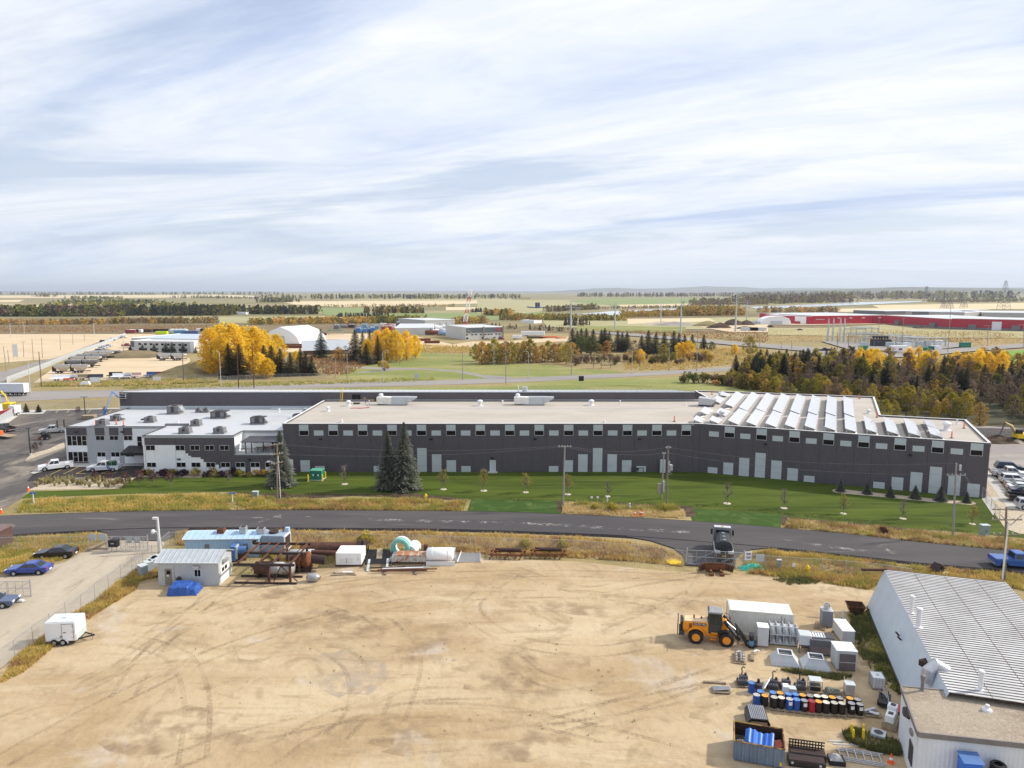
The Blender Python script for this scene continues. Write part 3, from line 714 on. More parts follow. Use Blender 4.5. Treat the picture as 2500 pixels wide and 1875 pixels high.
LW.part(of,'wall_panel',M_dtrim,c0,c1,.0,.24,-.2,.0)
LW.part(of,'wall_panel',M_grey,c1+.02,ul(1068,4),.0,7.2,-.2,-.01)
LW.part(of,'wall_panel',Mw,ul(1068,4)+.02,LW.len,.0,7.2,-.2,-.012)
for x0_,x1_ in((820,902),(943,1024),(1063,1142)):
 LW.part(of,'wall_panel',M_clad2,ul(x0_,6.3),ul(x1_,6.3),5.64,7.2,-.02,.02)
for x0_,x1_ in((828,905),(948,1024),(1070,1145)):
 LW.window(of,ul(x0_,5),ul(x1_,5),4.66,5.6,.0)
for x0_,x1_ in((840,915),(960,1035),(1083,1160)):
 LW.window(of,ul(x0_,1.8),ul(x1_,1.8),1.34,2.3,.0)
 LW.part(of,'wall_panel',Mw,ul(x0_,.7),ul(x1_,.7),.05,1.3,-.01,.012)
LW.window(of,ul(1186,4.6),ul(1228,4.6),3.3,5.5,.0,mull=0,trans=1)
ax0,ax1=ul(1115,3),LW.len
mb=MB();A=[LW.pt(ax0,0,3.6),LW.pt(ax1,0,3.6),LW.pt(ax1,3.2,2.85),LW.pt(ax0,3.2,2.85)]
mb.add(A+[(x,y,2.3)for x,y,z in A],[(0,3,2,1),(4,5,6,7),(0,4,7,3),(3,7,6,2),(2,6,5,1)])
mb.bd('awning',Mk,of,wd=1)
SW.part(of,'door',M_glass,3.2,5.0,.05,2.3,0,.05)
ub=xbl-OXF
OW.part(of,'wall_panel',Mw,0,uo(1252,4),0,7.2,-.2,.0)
STEP=[(1252,1338,5.62),(1338,1515,5.64),(1515,1600,4.6),(1600,1625,4.05),(1625,1650,3.6),(1650,1733,3.3),(1733,1757,2.95),(1757,1782,2.4),(1782,1862,1.45),(1862,1890,1.9),(1890,1912,1.2)]
for x0_,x1_,zt in STEP:
 OW.part(of,'wall_panel',Mw,uo(x0_,zt)+.012,uo(x1_,zt),.0,zt,-.2,.0)
 if zt<7:OW.part(of,'wall_panel',M_clad,uo(x0_,zt)+.012,uo(x1_,zt),zt+.01,7.2,-.2,-.004)
edges=[uo(1912,3),uo(2016,3)]
OW.part(of,'wall_panel',M_clad,uo(1912,3)+.012,ub,0,7.2,-.2,-.004)
k=ub
while k<OW.len-.1:
 OW.part(of,'wall_panel',M_clad,k+.012,min(OW.len,k+PITCHM)-.012,0,3.93,-.2,-.004);k+=PITCHM
for j in(0,2,3,4,5):
 u=OW.u_of(367.5+36.1*j,5.1);OW.window(of,u-.87,u+.87,4.65,5.62,.0)
for j in(0,2,3,4,5,6,7,8):
 u=OW.u_of(370.3+36.1*j,1.9);OW.window(of,u-.87,u+.87,1.43,2.36,.0)
 if j>=5:OW.part(of,'wall_panel',Mw,u-.87,u+.87,.0,1.40,-.002,.012)
wall_lamp(OW,of,438,3.0);wall_lamp(OW,of,609,2.95);wall_lamp(LW,of,188,6.4);wall_lamp(LW,of,299,6.4)
MB().bb(xbl,XL-.03,YO,YO+4.6,3.75,3.95).bd('balcony_floor',M_roofw,of,wd=1)
MB().bb(xbl,XL-.03,YO+.1,YO+4.7,0,3.74).bd('balcony_base',Mw,of,wd=1)
mb=MB()
mb.cyl((xbl,YO+.06,5.0),(XL-.1,YO+.06,5.0),.03,n=6)
for i in rn(9):
 x=xbl+.15+i*(XL-xbl-.3)/8
 mb.cyl((x,YO+.06,3.5),(x,YO+.06,5.0),.025,n=6)
mb.bd('balcony_railing',Mk,of,wd=1)
px0,px1=P(*zA(325,560),3.95).x,P(*zA(925,560),3.95).x
mb=MB()
for x,y in((px0,YO+.5),(px0+.9,YO+1.1),(px0+2.6,YO+2.6),(px1,YO+.5),(px1,YO+2.8)):
 mb.bb(x-.07,x+.07,y-.07,y+.07,3.95,6.2)
mb.bd('pergola_post',M_dtrim,of,wd=1)
mb=MB();mb.add([(px0-.7,YO-.1,6.15),(px1+.6,YO-.1,6.15),(px1+.6,YO+3.4,6.55),(px0-.2,YO+3.4,6.55),(px0-.7,YO-.1,6.28),(px1+.6,YO-.1,6.28),(px1+.6,YO+3.4,6.68),(px0-.2,YO+3.4,6.68)],[(3,2,1,0),(4,5,6,7),(0,1,5,4),(1,2,6,5),(2,3,7,6),(3,0,4,7)])
mb.bd('pergola_roof',M_dtrim,of,wd=1)
BK=Wall((xbl,YO+4.6),(XL,YO+4.6))
BK.part(of,'door',Mk,5.3,6.15,3.96,6.1,0,.05)
BK.part(of,'window',mat('dark_red_panel',(0.06,.015,.02)),1.8,2.7,5.1,6.1,0,.05)
# things on the roofs
def rtu(name,px,py,z,sx,sy,sz,rz=.0,label='',dark=0,hood=1):
 p=P(px,py,z)
 t=Th(name,p,rz,label,'rooftop unit','rooftop units')
 MB().bb(-sx/2-.1,sx/2+.1,-sy/2-.05,sy/2+.05,0,.3).bd('curb',Ma,t)
 bev(MB().bb(-sx/2,sx/2,-sy/2,sy/2,.3,sz).bd('cabinet',Md if dark else Ma,t),.03)
 for i in rn(3):
  MB().bb(-sx*.42+i*sx*.29,-sx*.42+(i+.85)*sx*.29,-sy/2-.03,-sy/2,.45,sz*.92).bd('panel',Md if i==1 else Ma,t)
 MB().la([(min(sx,sy)*.33,0),(min(sx,sy)*.33,.14),(min(sx,sy)*.28,.16),(.05,.12)],(0,0,sz),12).bd('fan',Md,t,smooth=0)
 if hood:
  MB().add([(sx/2,-sy*.35,sz*.9),(sx/2,sy*.35,sz*.9),(sx/2+.6,sy*.35,sz*.45),(sx/2+.6,-sy*.35,sz*.45),(sx/2,-sy*.35,.5),(sx/2,sy*.35,.5)],[(0,3,2,1),(0,4,3),(1,2,5),(3,4,5,2)]).bd('hood',Mg,t)
 return t
Z7=7.25
for i,(q,w_,d_,h_,lb)in en([
((888,382),1.9,1.5,1.15,'grey rooftop unit between the orange markers near the white roof\'s front left edge'),
((1015,340),2.0,2.0,1.15,'grey rooftop unit with side hood behind the orange roof markers'),
((1300,356),1.9,1.5,1.15,'grey rooftop unit in the middle of the white office roof beside a brown stack'),
((1513,282),2.6,2.2,1.8,'large tall grey rooftop unit against the back hall wall'),
((1905,318),3.2,2.6,1.5,'wide dark grey rooftop unit with long duct near the back hall'),
((1697,386),1.8,1.4,1.15,'small grey rooftop unit behind the two front units'),
((1603,452),2.0,1.5,1.15,'front left of the two grey rooftop units by the front roof edge'),
((1900,452),2.0,1.5,1.15,'front right of the two grey rooftop units by the front roof edge')]):
 rtu('rooftop_unit',*z5(*q),Z7,w_,d_,h_,0,lb,dark=(i==4),hood=(i in(1,3,4)))
rtu('rooftop_unit',*z6(25,370),Z7,2.8,2.0,1.5,0,'dark grey rooftop unit left of the gravel roof corner',1)
rtu('rooftop_unit',*z6(365,322),Z7,2.0,1.6,.9,0,'low dark rooftop box beside the gravel roof edge',1,0)
rtu('rooftop_unit',*z6(433,300),Z7,1.3,1.2,1.2,0,'small upright rooftop condenser by the gravel roof edge',0,0)
rtu('rooftop_unit',*z5(1715,272),Z7,1.0,.8,.9,0,'small white condenser box at the foot of the hall',0,0)
rtu('rooftop_unit',*z5(1780,272),Z7,1.3,.9,.9,0,'pair sized white condenser right of the small box',0,0)
p=P(*z5(1270,335),Z7)
t=Th('timber_stack',p,0,'brown stack of boards on the white office roof','boards')
for i in rn(5):MB().box((0,(i-2)*.22,.1+.05*(i%2)),(2.2,.2,.14),rz=.05*(i-2)).bd('board',Mrd,t)
p=P(*z5(1530,385),Z7)
t=Th('roof_duct',p,0,'long low grey duct lying on the white office roof','duct');bev(MB().bb(-2.3,2.3,-.3,.3,.05,.4).bd('duct',Ma,t),.03)
MB().bb(-2.2,-2.0,-.35,.35,0,.1).bd('foot',Md,t);MB().bb(2.0,2.2,-.35,.35,0,.1).bd('foot',Md,t)
rng=random.Random(4)
def roofpipe(px,py,z,h,r,label,m=Mt,cap=1):
 p=P(px,py,z)
 t=Th('roof_vent',p,0,label,'vent','roof vents')
 MB().la([(r*1.9,0),(r*1.7,.12),(r,.18),(r,h)],n=10).bd('pipe',m,t)
 if cap:MB().la([(r*1.6,h),(r*1.7,h+r*.9),(r*.8,h+r*1.5),(0,h+r*1.5)],n=10).bd('cap',m,t)
 return t
def roofmark(px,py,z,label):
 t=Th('roof_marker',P(px,py,z),0,label,'marker','orange markers on the roofs')
 MB().la([(.3,0),(.3,.08),(.12,.1)],n=8).bd('base',Md,t)
 MB().la([(.10,.1),(.11,.5),(.07,1.15),(.05,1.2)],n=8).bd('post',Mo,t)
for q,lb in[((828,388),'orange marker left of the first small unit on the office roof'),((1005,375),'orange marker between two units on the office roof'),((1068,388),'orange marker just right of the first units on the office roof'),((1566,452),'orange marker beside the front left rooftop unit')]:roofmark(*z5(*q),Z7,lb)
for q,fn,lb in[((1402,352),z7,'orange marker at the gravel roof front edge by the small solar racks'),((1727,116),z7,'orange marker at the back edge of the gravel roof near the hall end'),
((788,155),z8,'orange marker at the back edge right of the solar racks'),((940,315),z8,'orange marker at the inner corner of the roof'),((1692,410),z8,'orange marker near the far right roof corner'),((1586,494),z8,'orange marker near the front right end of the roof')]:roofmark(*fn(*q),9.0,lb)
VENTS=[(z6,622,262,.6,.28,'white roof vent near the left edge of the gravel roof',9.0),(z6,800,215,.7,.34,'white mushroom vent below the workers\' equipment',9.0),(z6,740,358,.3,.16,'small white vent at the gravel roof\'s front left edge',9.0),(z6,978,205,.8,.1,'thin white pipe vent beside the worker on the roof',9.0),
(z6,1936,215,.8,.36,'white roof vent between the two long duct units',9.0),(z6,2130,187,.35,.14,'small white vent left of the second long duct unit',9.0),(z7,686,210,.75,.36,'white roof vent in the middle of the gravel roof',9.0),(z7,934,206,.8,.12,'thin white pipe vent right of the middle roof vent',9.0),
(z7,798,360,.25,.14,'small dark vent at the front edge of the gravel roof',9.0),(z7,1498,212,.35,.12,'small vent near the galvanised intake hood',9.0),(z7,1815,310,.8,.36,'white vent between the small solar racks',9.0),(z7,1797,132,.5,.34,'white vent behind the second small solar rack',9.0),
(z8,868,282,.5,.28,'white vent right of the rear solar racks',9.0),(z8,1540,425,.9,.45,'large white vent near the right end of the roof',9.0),(z8,1632,372,.8,.12,'thin white pipe vent at the far right back edge',9.0),(z8,486,430,.6,.12,'thin white pipe vent between front solar racks',9.0),
(z6,200,268,.5,.16,'small vent on the white roof at the hall foot',Z7),(z6,428,268,.7,.14,'white pipe vent on the white roof by the gravel edge',Z7),(z6,489,262,.6,.14,'small white vent beside the sloping gravel roof edge',Z7),(z5,1538,362,.4,.12,'short vent in the middle of the white office roof',Z7)]
for fn,x,y,h,r,lb,z in VENTS:roofpipe(*fn(x,y),z,h,r,lb)
def duct_unit(px,py,label):
 t=Th('duct_unit',P(px,py,9.0),0,label,'rooftop unit','long duct units on the gravel roof')
 o=MB().side([(-4.3,.3),(4.4,.15),(4.4,1.75),(1.8,1.75),(-1.2,1.75),(-3.2,2.1),(-4.3,1.9)][:0]or[(-3.9,.35),(-.6,.15),(-.6,1.75),(-2.6,1.8),(-3.9,1.75)],-.9,.9).bd('duct',mat('white_duct',(.74,.72,.67),rough=.5),t)
 MB().bb(-.58,2.4,-.95,.95,.12,1.8).bd('cabinet',Mg,t)
 for i in rn(4):MB().bb(-.5+i*.72,.12+i*.72,-.99,-.955,.25,1.65).bd('panel',Ml,t)
 MB().add([(2.42,-.95,1.8),(4.9,-.95,1.75),(2.42,-.95,.12),(2.42,.95,1.8),(4.9,.95,1.75),(2.42,.95,.12),(4.9,-.95,1.55),(4.9,.95,1.55)],[(0,2,6,1),(3,4,7,5),(0,1,4,3),(2,5,7,6),(1,6,7,4),(0,3,5,2)]).bd('intake_hood',Mg,t)
 MB().la([(.5,1.75),(.5,2.3),(.35,2.45),(0,2.45)],(-3.1,.3,0),12).bd('stack',Mt,t)
 for x in(-3.6,-1,1,2.2):MB().bb(x-.06,x+.06,-.9,.9,0,.14).bd('foot',Mw2,t)
duct_unit(*z6(1200,205),'white and galvanised duct unit left of the gravel roof\'s middle')
duct_unit(*z7(170,205),'white and galvanised duct unit nearer the roof middle with tall silver stack')
t=Th('exhaust_stack',P(*z7(112,175),9.0),0,'fat silver exhaust stack beside the roof duct unit','stack')
MB().cyl((0,1.2,0),(0,1.2,3.0),.62,n=14).bd('drum',Mg,t);MB().cyl((-.0,1.2,3.0),(0,1.2,3.15),.7,n=14).bd('rim',Mg,t)
MB().cyl((-1.5,1.2,0),(-1.5,1.2,3.4),.1,n=8).bd('pipe',Mt,t)
t=Th('intake_hood',P(*z7(1680,215),9.0),R(-22),'galvanised box intake hood beside the first solar racks','rooftop unit')
MB().bb(-1.6,1.6,-1.1,1.1,0,.35).bd('curb',Md,t);MB().side([(-1.6,.35),(1.2,.35),(2.0,1.3),(1.9,1.6),(-1.6,1.9)],-1.2,1.2).bd('hood',Mg,t)
t=Th('rooftop_unit',P(*z6(865,172),9.0),0,'black fenced condenser pair by the hall window','rooftop unit','rooftop units')
MB().bb(-2.0,2.0,-.5,.5,.25,.35).bd('rack',Md,t)
for x in(-1.1,.1,1.2):bev(MB().bb(x-.5,x+.5,-.4,.4,.36,1.25).bd('condenser',Mt,t),.04)
mb=MB()
for x in(-2,2):mb.cyl((x,-.5,0),(x,-.5,1.2),.04,n=6);mb.cyl((x,.5,0),(x,.5,1.2),.04,n=6)
mb.cyl((-2,-.5,1.2),(2,-.5,1.2),.04,n=6);mb.bd('guard_rail',Md,t)
t=Th('ladder',P(*z6(735,182),9.0),0,'yellow ladder leaning from the gravel roof onto the hall','ladder')
for x in(-.25,.25):MB().cyl((x,0,0),(x+.1,1.0,3.3),.045,n=6).bd('rail',My,t)
for i in rn(10):MB().cyl((-.25+.01*i,.1*i,.2+i*.32),(.25+.01*i,.1*i,.2+i*.32),.03,n=5).bd('rung',My,t)
for q,s_,lb,m_ in[((1005,178),(1.2,.6,.5),'pale crate beside the worker on the roof',Mw2),((1050,178),(1.3,.7,.6),'brown box left of the long duct unit',Mr),((870,200),(1.4,.5,.3),'dark tool bag on the gravel roof',Md)]:
 t=Th('crate',P(*z6(*q),9.0),0,lb,'crate');bev(MB().bb(-s_[0]/2,s_[0]/2,-s_[1]/2,s_[1]/2,0,s_[2]).bd('box',m_,t),.03);MB().bb(-s_[0]/2-.02,s_[0]/2+.02,-s_[1]/2-.02,s_[1]/2+.02,s_[2],s_[2]+.05).bd('lid',m_,t)
t=Th('tarp',P(*z6(900,236),9.0),.2,'crumpled red sheet lying on the gravel roof','sheet')
mb=MB();rng=random.Random(3)
nx_,ny_=14,4
vs_=[(-2+4*i/nx_,-.3+.6*j/ny_+.25*math.sin(i*.6),.03+.09*rng.random())for j in rn(ny_+1)for i in rn(nx_+1)]
mb.add(vs_,[(j*(nx_+1)+i,j*(nx_+1)+i+1,(j+1)*(nx_+1)+i+1,(j+1)*(nx_+1)+i)for j in rn(ny_)for i in rn(nx_)]).bd('cloth',mat('red_sheet',(.45,.03,.04)),t)
t=Th('blue_tank',P(*z7(272,180),9.0),0,'low blue box on the gravel roof at the hall wall','box');bev(MB().bb(-1.6,1.6,.2,1.2,.1,1.05).bd('body',mat('blue_box',(.03,.10,.42)),t),.05);MB().bb(-1.7,1.7,.1,1.3,0,.1).bd('base',Md,t)
# solar racks
def rack(c_hi0,c_lo0,c_lo1,c_hi1,label):
 ZL_,ZH_=9.25,10.15
 a,b_,c_,d_=P(*c_hi0,ZH_),P(*c_lo0,ZL_),P(*c_lo1,ZL_),P(*c_hi1,ZH_)
 t=Th('solar_rack',(a+b_+c_+d_)/4-Vc((0,0,.7)),0,label,'solar panels','solar racks on the angled wing')
 ln=max((d_-a).length,(c_-b_).length)
 n=max(2,int(ln/1.15))
 nrm=(b_-a).cross(d_-a).normalized()
 if nrm.z<0:nrm=-nrm
 for i in rn(n):
  e0,e1=(i+.012)/n,(i+.988)/n
  q=[a.lerp(d_,e0),b_.lerp(c_,e0),b_.lerp(c_,e1),a.lerp(d_,e1)]
  lo=[v-nrm*.045 for v in q]
  s_=MB().add(lo+q,[(3,2,1,0),(4,5,6,7),(0,1,5,4),(1,2,6,5),(2,3,7,6),(3,0,4,7)]).bd('panel',M_solar,t,wd=1)
 mb=MB()
 for i in rn(n+1):
  if i%2 and i!=n:continue
  e=min(.99,max(.01,i/n))
  hi,lo=a.lerp(d_,e)-nrm*.07,b_.lerp(c_,e)-nrm*.07
  mb.cyl(hi,lo,.035,n=4);mb.cyl(hi.lerp(lo,.12),(hi.lerp(lo,.12).x,hi.lerp(lo,.12).y,9.0),.04,n=5)
  mb.cyl(hi.lerp(lo,.14),Vc((lo.lerp(hi,.35).x,lo.lerp(hi,.35).y,9.05)),.035,n=4)
  mb.cyl((hi.x,hi.y,9.03),(lo.x,lo.y,9.03),.04,n=4)
 mb.bd('support',M_sframe,t,wd=1)
 mb=MB()
 for i in rn(n+1):
  e=min(.98,max(.02,i/n));hi=a.lerp(d_,e);mb.box((hi.x-.1,hi.y,9.08),(.42,.22,.16))
 mb.bd('ballast',mat('concrete_block',(.34,.32,.30)),t,wd=1)['kind']='stuff'
rear=[((385,308),(500,352),(655,185),(540,138)),((575,352),(690,405),(858,192),(750,145)),((803,368),(925,415),(1060,200),(948,155)),((1030,382),(1155,430),(1260,205),(1148,163)),((1268,392),(1398,443),(1472,212),(1355,173)),((1505,408),(1638,455),(1678,230),(1565,185)),((1745,420),(1890,470),(1895,240),(1770,195)),((1995,430),(2140,485),(2110,250),(1985,203))]
front=[((425,528),(568,590),(690,410),(575,368)),((670,548),(815,605),(925,420),(800,380)),((930,568),(1085,625),(1155,440),(1035,397)),((1195,585),(1345,640),(1398,455),(1270,410)),((1462,600),(1612,655),(1642,468),(1512,425)),((1735,618),(1890,672),(1890,482),(1750,435)),((2010,640),(2168,690),(2145,498),(2000,448))]
ordn=['first','second','third','fourth','fifth','sixth','seventh','eighth']
for i,r_ in en(rear):rack(*[zV(*q)for q in r_],f'{ordn[i]} white solar rack from the left in the rear row of the wing roof')
for i,r_ in en(front):rack(*[zV(*q)for q in r_],f'{ordn[i]} long white solar rack from the left in the front row of the wing roof')
right=[((848,415),(950,450),(905,335),(825,300)),((1030,430),(1140,465),(1085,345),(995,308)),((1215,445),(1332,480),(1265,355),(1168,318))]
for i,r_ in en(right):rack(*[z8(*q)for q in r_],f'{ordn[i]} of the three single solar racks beside the right roof edge')
rack(*[z8(*q)for q in((1405,455),(1525,492),(1470,415),(1375,388))],'short front solar rack at the right end of the array')
rack(*[z8(*q)for q in((1372,382),(1465,412),(1425,355),(1338,327))],'short rear solar rack at the right end of the array')
small=[((218,248),(325,305),(390,240),(280,192),'small solar rack beside the galvanised intake hood'),((318,185),(415,207),(455,178),(345,140),'smallest solar rack at the back left corner of the array'),((50,410),(150,458),(235,390),(110,345),'small tilted solar rack with one dark module at the left of the array'),((265,425),(400,475),(465,410),(320,358),'small solar rack behind the white vent'),((-40,520),(60,560),(115,510),(0,462),'front left small solar rack at the roof edge'),((170,520),(300,575),(355,520),(215,465),'second small solar rack at the front roof edge')]
for a,b_,c_,d_,lb in small:rack(zV(*a),zV(*b_),zV(*c_),zV(*d_),lb)
# near yard
def ribbed_roof(t,name,a,b_,c_,d_,m,pitch,mrib,rib=(.06,.07),start=.5,partname='rib'):
 MB().poly([a,b_,c_,d_]).bd(name,m,t,wd=1)
 L_=(b_-a).length;n=max(2,int(L_/pitch))
 nrm=(b_-a).cross(d_-a).normalized()
 if nrm.z<0:nrm=-nrm
 e=(b_-a).normalized()
 for i in rn(n+1):
  k=i/n
  p,q=a.lerp(b_,k),d_.lerp(c_,k)
  w=e*rib[0]/2;h=nrm*rib[1]
  MB().add([p-w,p+w,q+w,q-w,p-w*.6+h,p+w*.6+h,q+w*.6+h,q-w*.6+h],[(4,5,6,7),(0,1,5,4),(1,2,6,5),(2,3,7,6),(3,0,4,7)]).bd(partname,mrib,t,wd=1)
def gable_house(name,label,A,B,width,eave,rise,mw,mr,over=.25,pitch=.6,mrib=None,cat_='building'):
 A,B=Vc((A.x,A.y,0)),Vc((B.x,B.y,0))
 d=(B-A).normalized();n=Vc((-d.y,d.x,0))
 t=Th(name,(A+B)/2+n*width/2,0,label,cat_)
 C,D=B+n*width,A+n*width
 up=Vc((0,0,1))
 for p,q in((A,B),(B,C),(C,D),(D,A)):
  MB().poly([p,q,q+up*eave,p+up*eave]).bd('wall',mw,t,wd=1)
 for p,q in((B,C),(D,A)):
  MB().poly([p+up*eave,q+up*eave,(p+q)/2+up*(eave+rise)]).bd('gable',mw,t,wd=1)
 s=rise/(width/2)
 ra,rb_=(A+D)/2+up*(eave+rise+.04)-d*over,(B+C)/2+up*(eave+rise+.04)+d*over
 for e0,e1,sg in((A,B,-1),(D,C,1)):
  a=e0-d*over+n*sg*over+up*(eave+.04-s*over);b_=e1+d*over+n*sg*over+up*(eave+.04-s*over)
  ribbed_roof(t,'roof',a,b_,rb_,ra,mr,pitch,mrib or mr)
  MB().tb([a,b_],.05,4).bd('eave_trim',Mt,t,wd=1)
 return t,A,B,C,D,d,n
A,B,Cc=P(*zS(300,835)),P(*zS(955,838)),P(*zS(1100,700))
ev=H(*zS(955,838),zS(955,582)[1])
M_shedw=ribbed('grey_shed_cladding',(.47,.49,.49),.25,'X',.8)
M_shedr=mat('grey_shed_roof',(.47,.50,.53),rough=.4,metal=.2,var=.08)
wd=3.7
t,A,B,C_,D_,d,n=gable_house('site_shed','grey metal site shed with ribbed roof behind the blue tarp',A,B,wd,ev,.75,M_shedw,M_shedr,pitch=.62)
SWL=Wall(A,B);GE=Wall(B,C_)
def ush(zx,z):return SWL.u_of(zS(zx,0)[0],z)
dr=SWL.part(t,'door',mat('tan_door',(.25,.215,.17)),ush(368,1),ush(440,1),.05,2.0,0,.05)
u0=ush(385,1.6);SWL.part(dr,'pane',M_glass,u0,u0+.45,1.35,1.8,.04,.06);SWL.part(dr,'door_sign',Mt,u0,u0+.25,1.1,1.25,.04,.06)
SWL.window(t,ush(683,1.6),ush(757,1.6),1.05,1.95,0,mull=1)
u=ush(520,.9);c0_=Vc(SWL.pt(u,0,.85));MB().cyl(c0_,Vc(SWL.pt(u,.3,.85)),.26,n=14).bd('vent_pipe',Md,t,wd=1)
u=ush(712,2.3);mb=MB();SWL.box(mb,u-.35,u+.35,2.1,2.45,0,.5);mb.bd('vent_hood',Mg,t,wd=1)
mb=MB();SWL.box(mb,ush(462,1),ush(468,1),.9,2.2,.01,.08);SWL.box(mb,ush(455,1),ush(475,1),.8,1.0,.01,.14);mb.bd('conduit',Mg,t,wd=1)
gd=GE.part(t,'garage_door',Mw,wd*.12,wd*.72,.05,2.1,0,.06)
for k in(.2,.42):GE.part(gd,'pane',M_glass,wd*(k),wd*(k+.16),1.35,1.8,.05,.08)
for k in(.55,1.05,1.6):GE.part(gd,'groove',Ml,wd*.12,wd*.72,k,k+.03,.055,.066)
mb=MB();GE.box(mb,wd*.3,wd*.5,2.35,2.75,0,.45);mb.bd('vent_hood',Mg,t,wd=1)
A,B=P(*zS(590,535)),P(*zS(1385,525))
ev=H(*zS(1385,525),zS(1385,325)[1])
M_blue=ribbed('pale_blue_cladding',(.36,.54,.72),.3,'X',.8)
M_bluer=mat('pale_blue_roof',(.40,.55,.72),rough=.4,var=.06)
t,A,B,C_,D_,d,n=gable_house('blue_shed','long pale blue metal shed beside the road',A,B,3.0,ev,.35,M_blue,M_bluer,pitch=.68)
SWL=Wall(A,B)
dr=SWL.part(t,'door',mat('pale_door',(.50,.55,.58)),ush(1300,1.2),ush(1365,1.2),.3,2.5,0,.05)
SWL.part(dr,'pane',M_glass,ush(1312,2),ush(1355,2),1.7,2.2,.04,.07)
for x0_,x1_ in((797,848),(1212,1262)):SWL.part(t,'vent_panel',Ma,ush(x0_,1),ush(x1_,1),.7,1.75,0,.06)
rz_=yaw(A,B)
for i,(zx,zy,m_,w_,h_)in en([(975,262,Mro,.85,.55),(1215,262,Mg,.8,.8),(1405,262,Mg,1.0,.6)]):
 p=P(*zS(zx,zy),ev+.35)
 t2=MB().box((p.x,p.y,ev+.3+h_/2),(w_,.9,h_),rz=rz_).bd('roof_vent',m_,t,wd=1)
 MB().box((p.x,p.y,ev+.32+h_),(w_*.7,.6,.05),rz=rz_).bd('vent_mouth',Mrd,t2,wd=1)
e1=C_;wb=Wall(B,C_);mb=MB();wb.box(mb,.9,2.0,.3,2.2,0,.4);mb.bd('side_cabinet',Ml,t,wd=1)
p=P(*zS(1560,480))
t=Th('generator_unit',p,R(-4),'grey blue generator cabinet with round fan beside the blue shed','generator')
M_gen=mat('faded_blue_metal',(.29,.36,.45),rough=.6,var=.12,dirt=((.30,.25,.2),.42,2.0))
bev(MB().bb(-1.6,1.5,-1.0,1.2,.35,2.6).bd('cabinet',M_gen,t),.04)
for x in(-1.1,-.35,.4):MB().bb(x-.34,x+.34,-1.04,-1.0,.5,2.4).bd('panel',M_gen,t)
MB().la([(.6,0),(.6,.25),(.5,.3),(.1,.2)],(-.2,.2,2.6),16).bd('fan',Mrd,t)
mb=MB()
for y in(-.9,1.1):mb.bb(1.55,1.7,y-.08,y+.08,.4,2.5)
mb.bb(1.55,1.7,-.9,1.1,2.35,2.52);mb.bb(1.55,1.7,-.9,1.1,.4,.55);mb.bd('end_frame',Mt,t)
MB().bb(1.5,1.54,-.9,1.1,.5,2.4).bd('radiator',Mrd,t);MB().bb(-1.8,2.0,-1.0,1.2,0,.34).bd('skid',Mr,t)
MB().bb(1.1,1.6,.7,1.25,2.6,3.1).bd('vent_box',M_bluer,t);MB().cyl((.9,.6,2.6),(.9,.6,3.5),.07,n=8).bd('exhaust',Mro,t)
mb=MB()
for i in rn(5):mb.bb(-2.5+i*.22,-2.28+i*.22,-1.0,-.2,0,.18+i*.2)
mb.bd('step',Md,t);mb=MB()
for x,z in((-2.4,1.2),(-1.7,1.9)):mb.cyl((x,-1.0,0),(x,-1.0,z),.03,n=5)
mb.cyl((-2.4,-1.0,1.2),(-1.7,-1.0,1.9),.03,n=5);mb.bd('handrail',Mk,t)
t=Th('blue_duct',P(*zS(1120,560)),R(8),'blue and white duct box at the end of the grey shed','duct')
bev(MB().bb(-.3,.3,-.8,.8,.1,2.0).bd('cabinet',mat('mid_blue',(.07,.16,.38),rough=.5),t),.04);MB().bb(.31,.5,-.7,.7,.3,1.9).bd('flange',Ml,t);MB().bb(-.35,.55,-.85,.85,0,.1).bd('skid',Mr,t)
t=Th('blue_pipe',P(*zS(1195,560)),R(4),'short wide blue pipe with dark open end','pipe')
MB().cyl((-.7,0,1.3),(.7,0,1.3),.5,n=16,caps=0).bd('shell',mat('mid_blue',(.07,.16,.38)),t);MB().cyl((.5,0,1.3),(.62,0,1.3),.45,n=16).bd('liner',Mrd,t);MB().bb(-.6,.6,-.3,.3,0,.85).bd('cradle',Mr,t)
a_,b__=P(*zS(1115,815)),P(*zS(1790,825))
t=Th('steel_frame_skid',(a_+b__)/2,yaw(a_,b__),'dark rusty steel frame carrying long beams beside the grey shed','frame')
LF=(b__-a_).length
mb=lambda:MB()
for y,z in((0,2.2),(3.2,2.4),(6.2,2.5)):MB().bb(-LF/2,LF/2-.2,y-.14,y+.14,z,z+.26).bd('beam',Mrd,t)
for y in(0,2.0,5.0):MB().bb(-LF/2,LF/2,y-.12,y+.12,0,.2).bd('rail',Mrd,t)
for x in(LF*.06,LF*.40):
 for y in(0,3.2,6.2):MB().bb(x-.12,x+.12,y-.12,y+.12,.2,2.35).bd('post',Mr,t)
for x in(-LF*.42,-LF*.1,LF*.12,LF*.42):
 MB().bb(x-.1,x+.1,0,6.2,2.46,2.62).bd('cross_beam',Mr,t)
for(x0_,x1_,y)in((.26,.5,0),(.26,.12,0),(-.1,-.42,3.2),(-.1,.1,3.2),(.4,.5,3.2)):
 MB().cyl((LF*x0_,y,2.2),(LF*x1_,y+.3,.2),.07,n=6).bd('brace',Mr,t)
for k in rn(6):MB().cyl((-LF*.45+k*LF*.16,3.2,2.6),(-LF*.38+k*LF*.16,6.2,2.75),.06,n=5).bd('strut',Mro,t)
t=Th('furnace_drum',P(*zS(1510,745)),yaw(a_,b__),'rust brown furnace drum with grey section under the steel frame','drum')
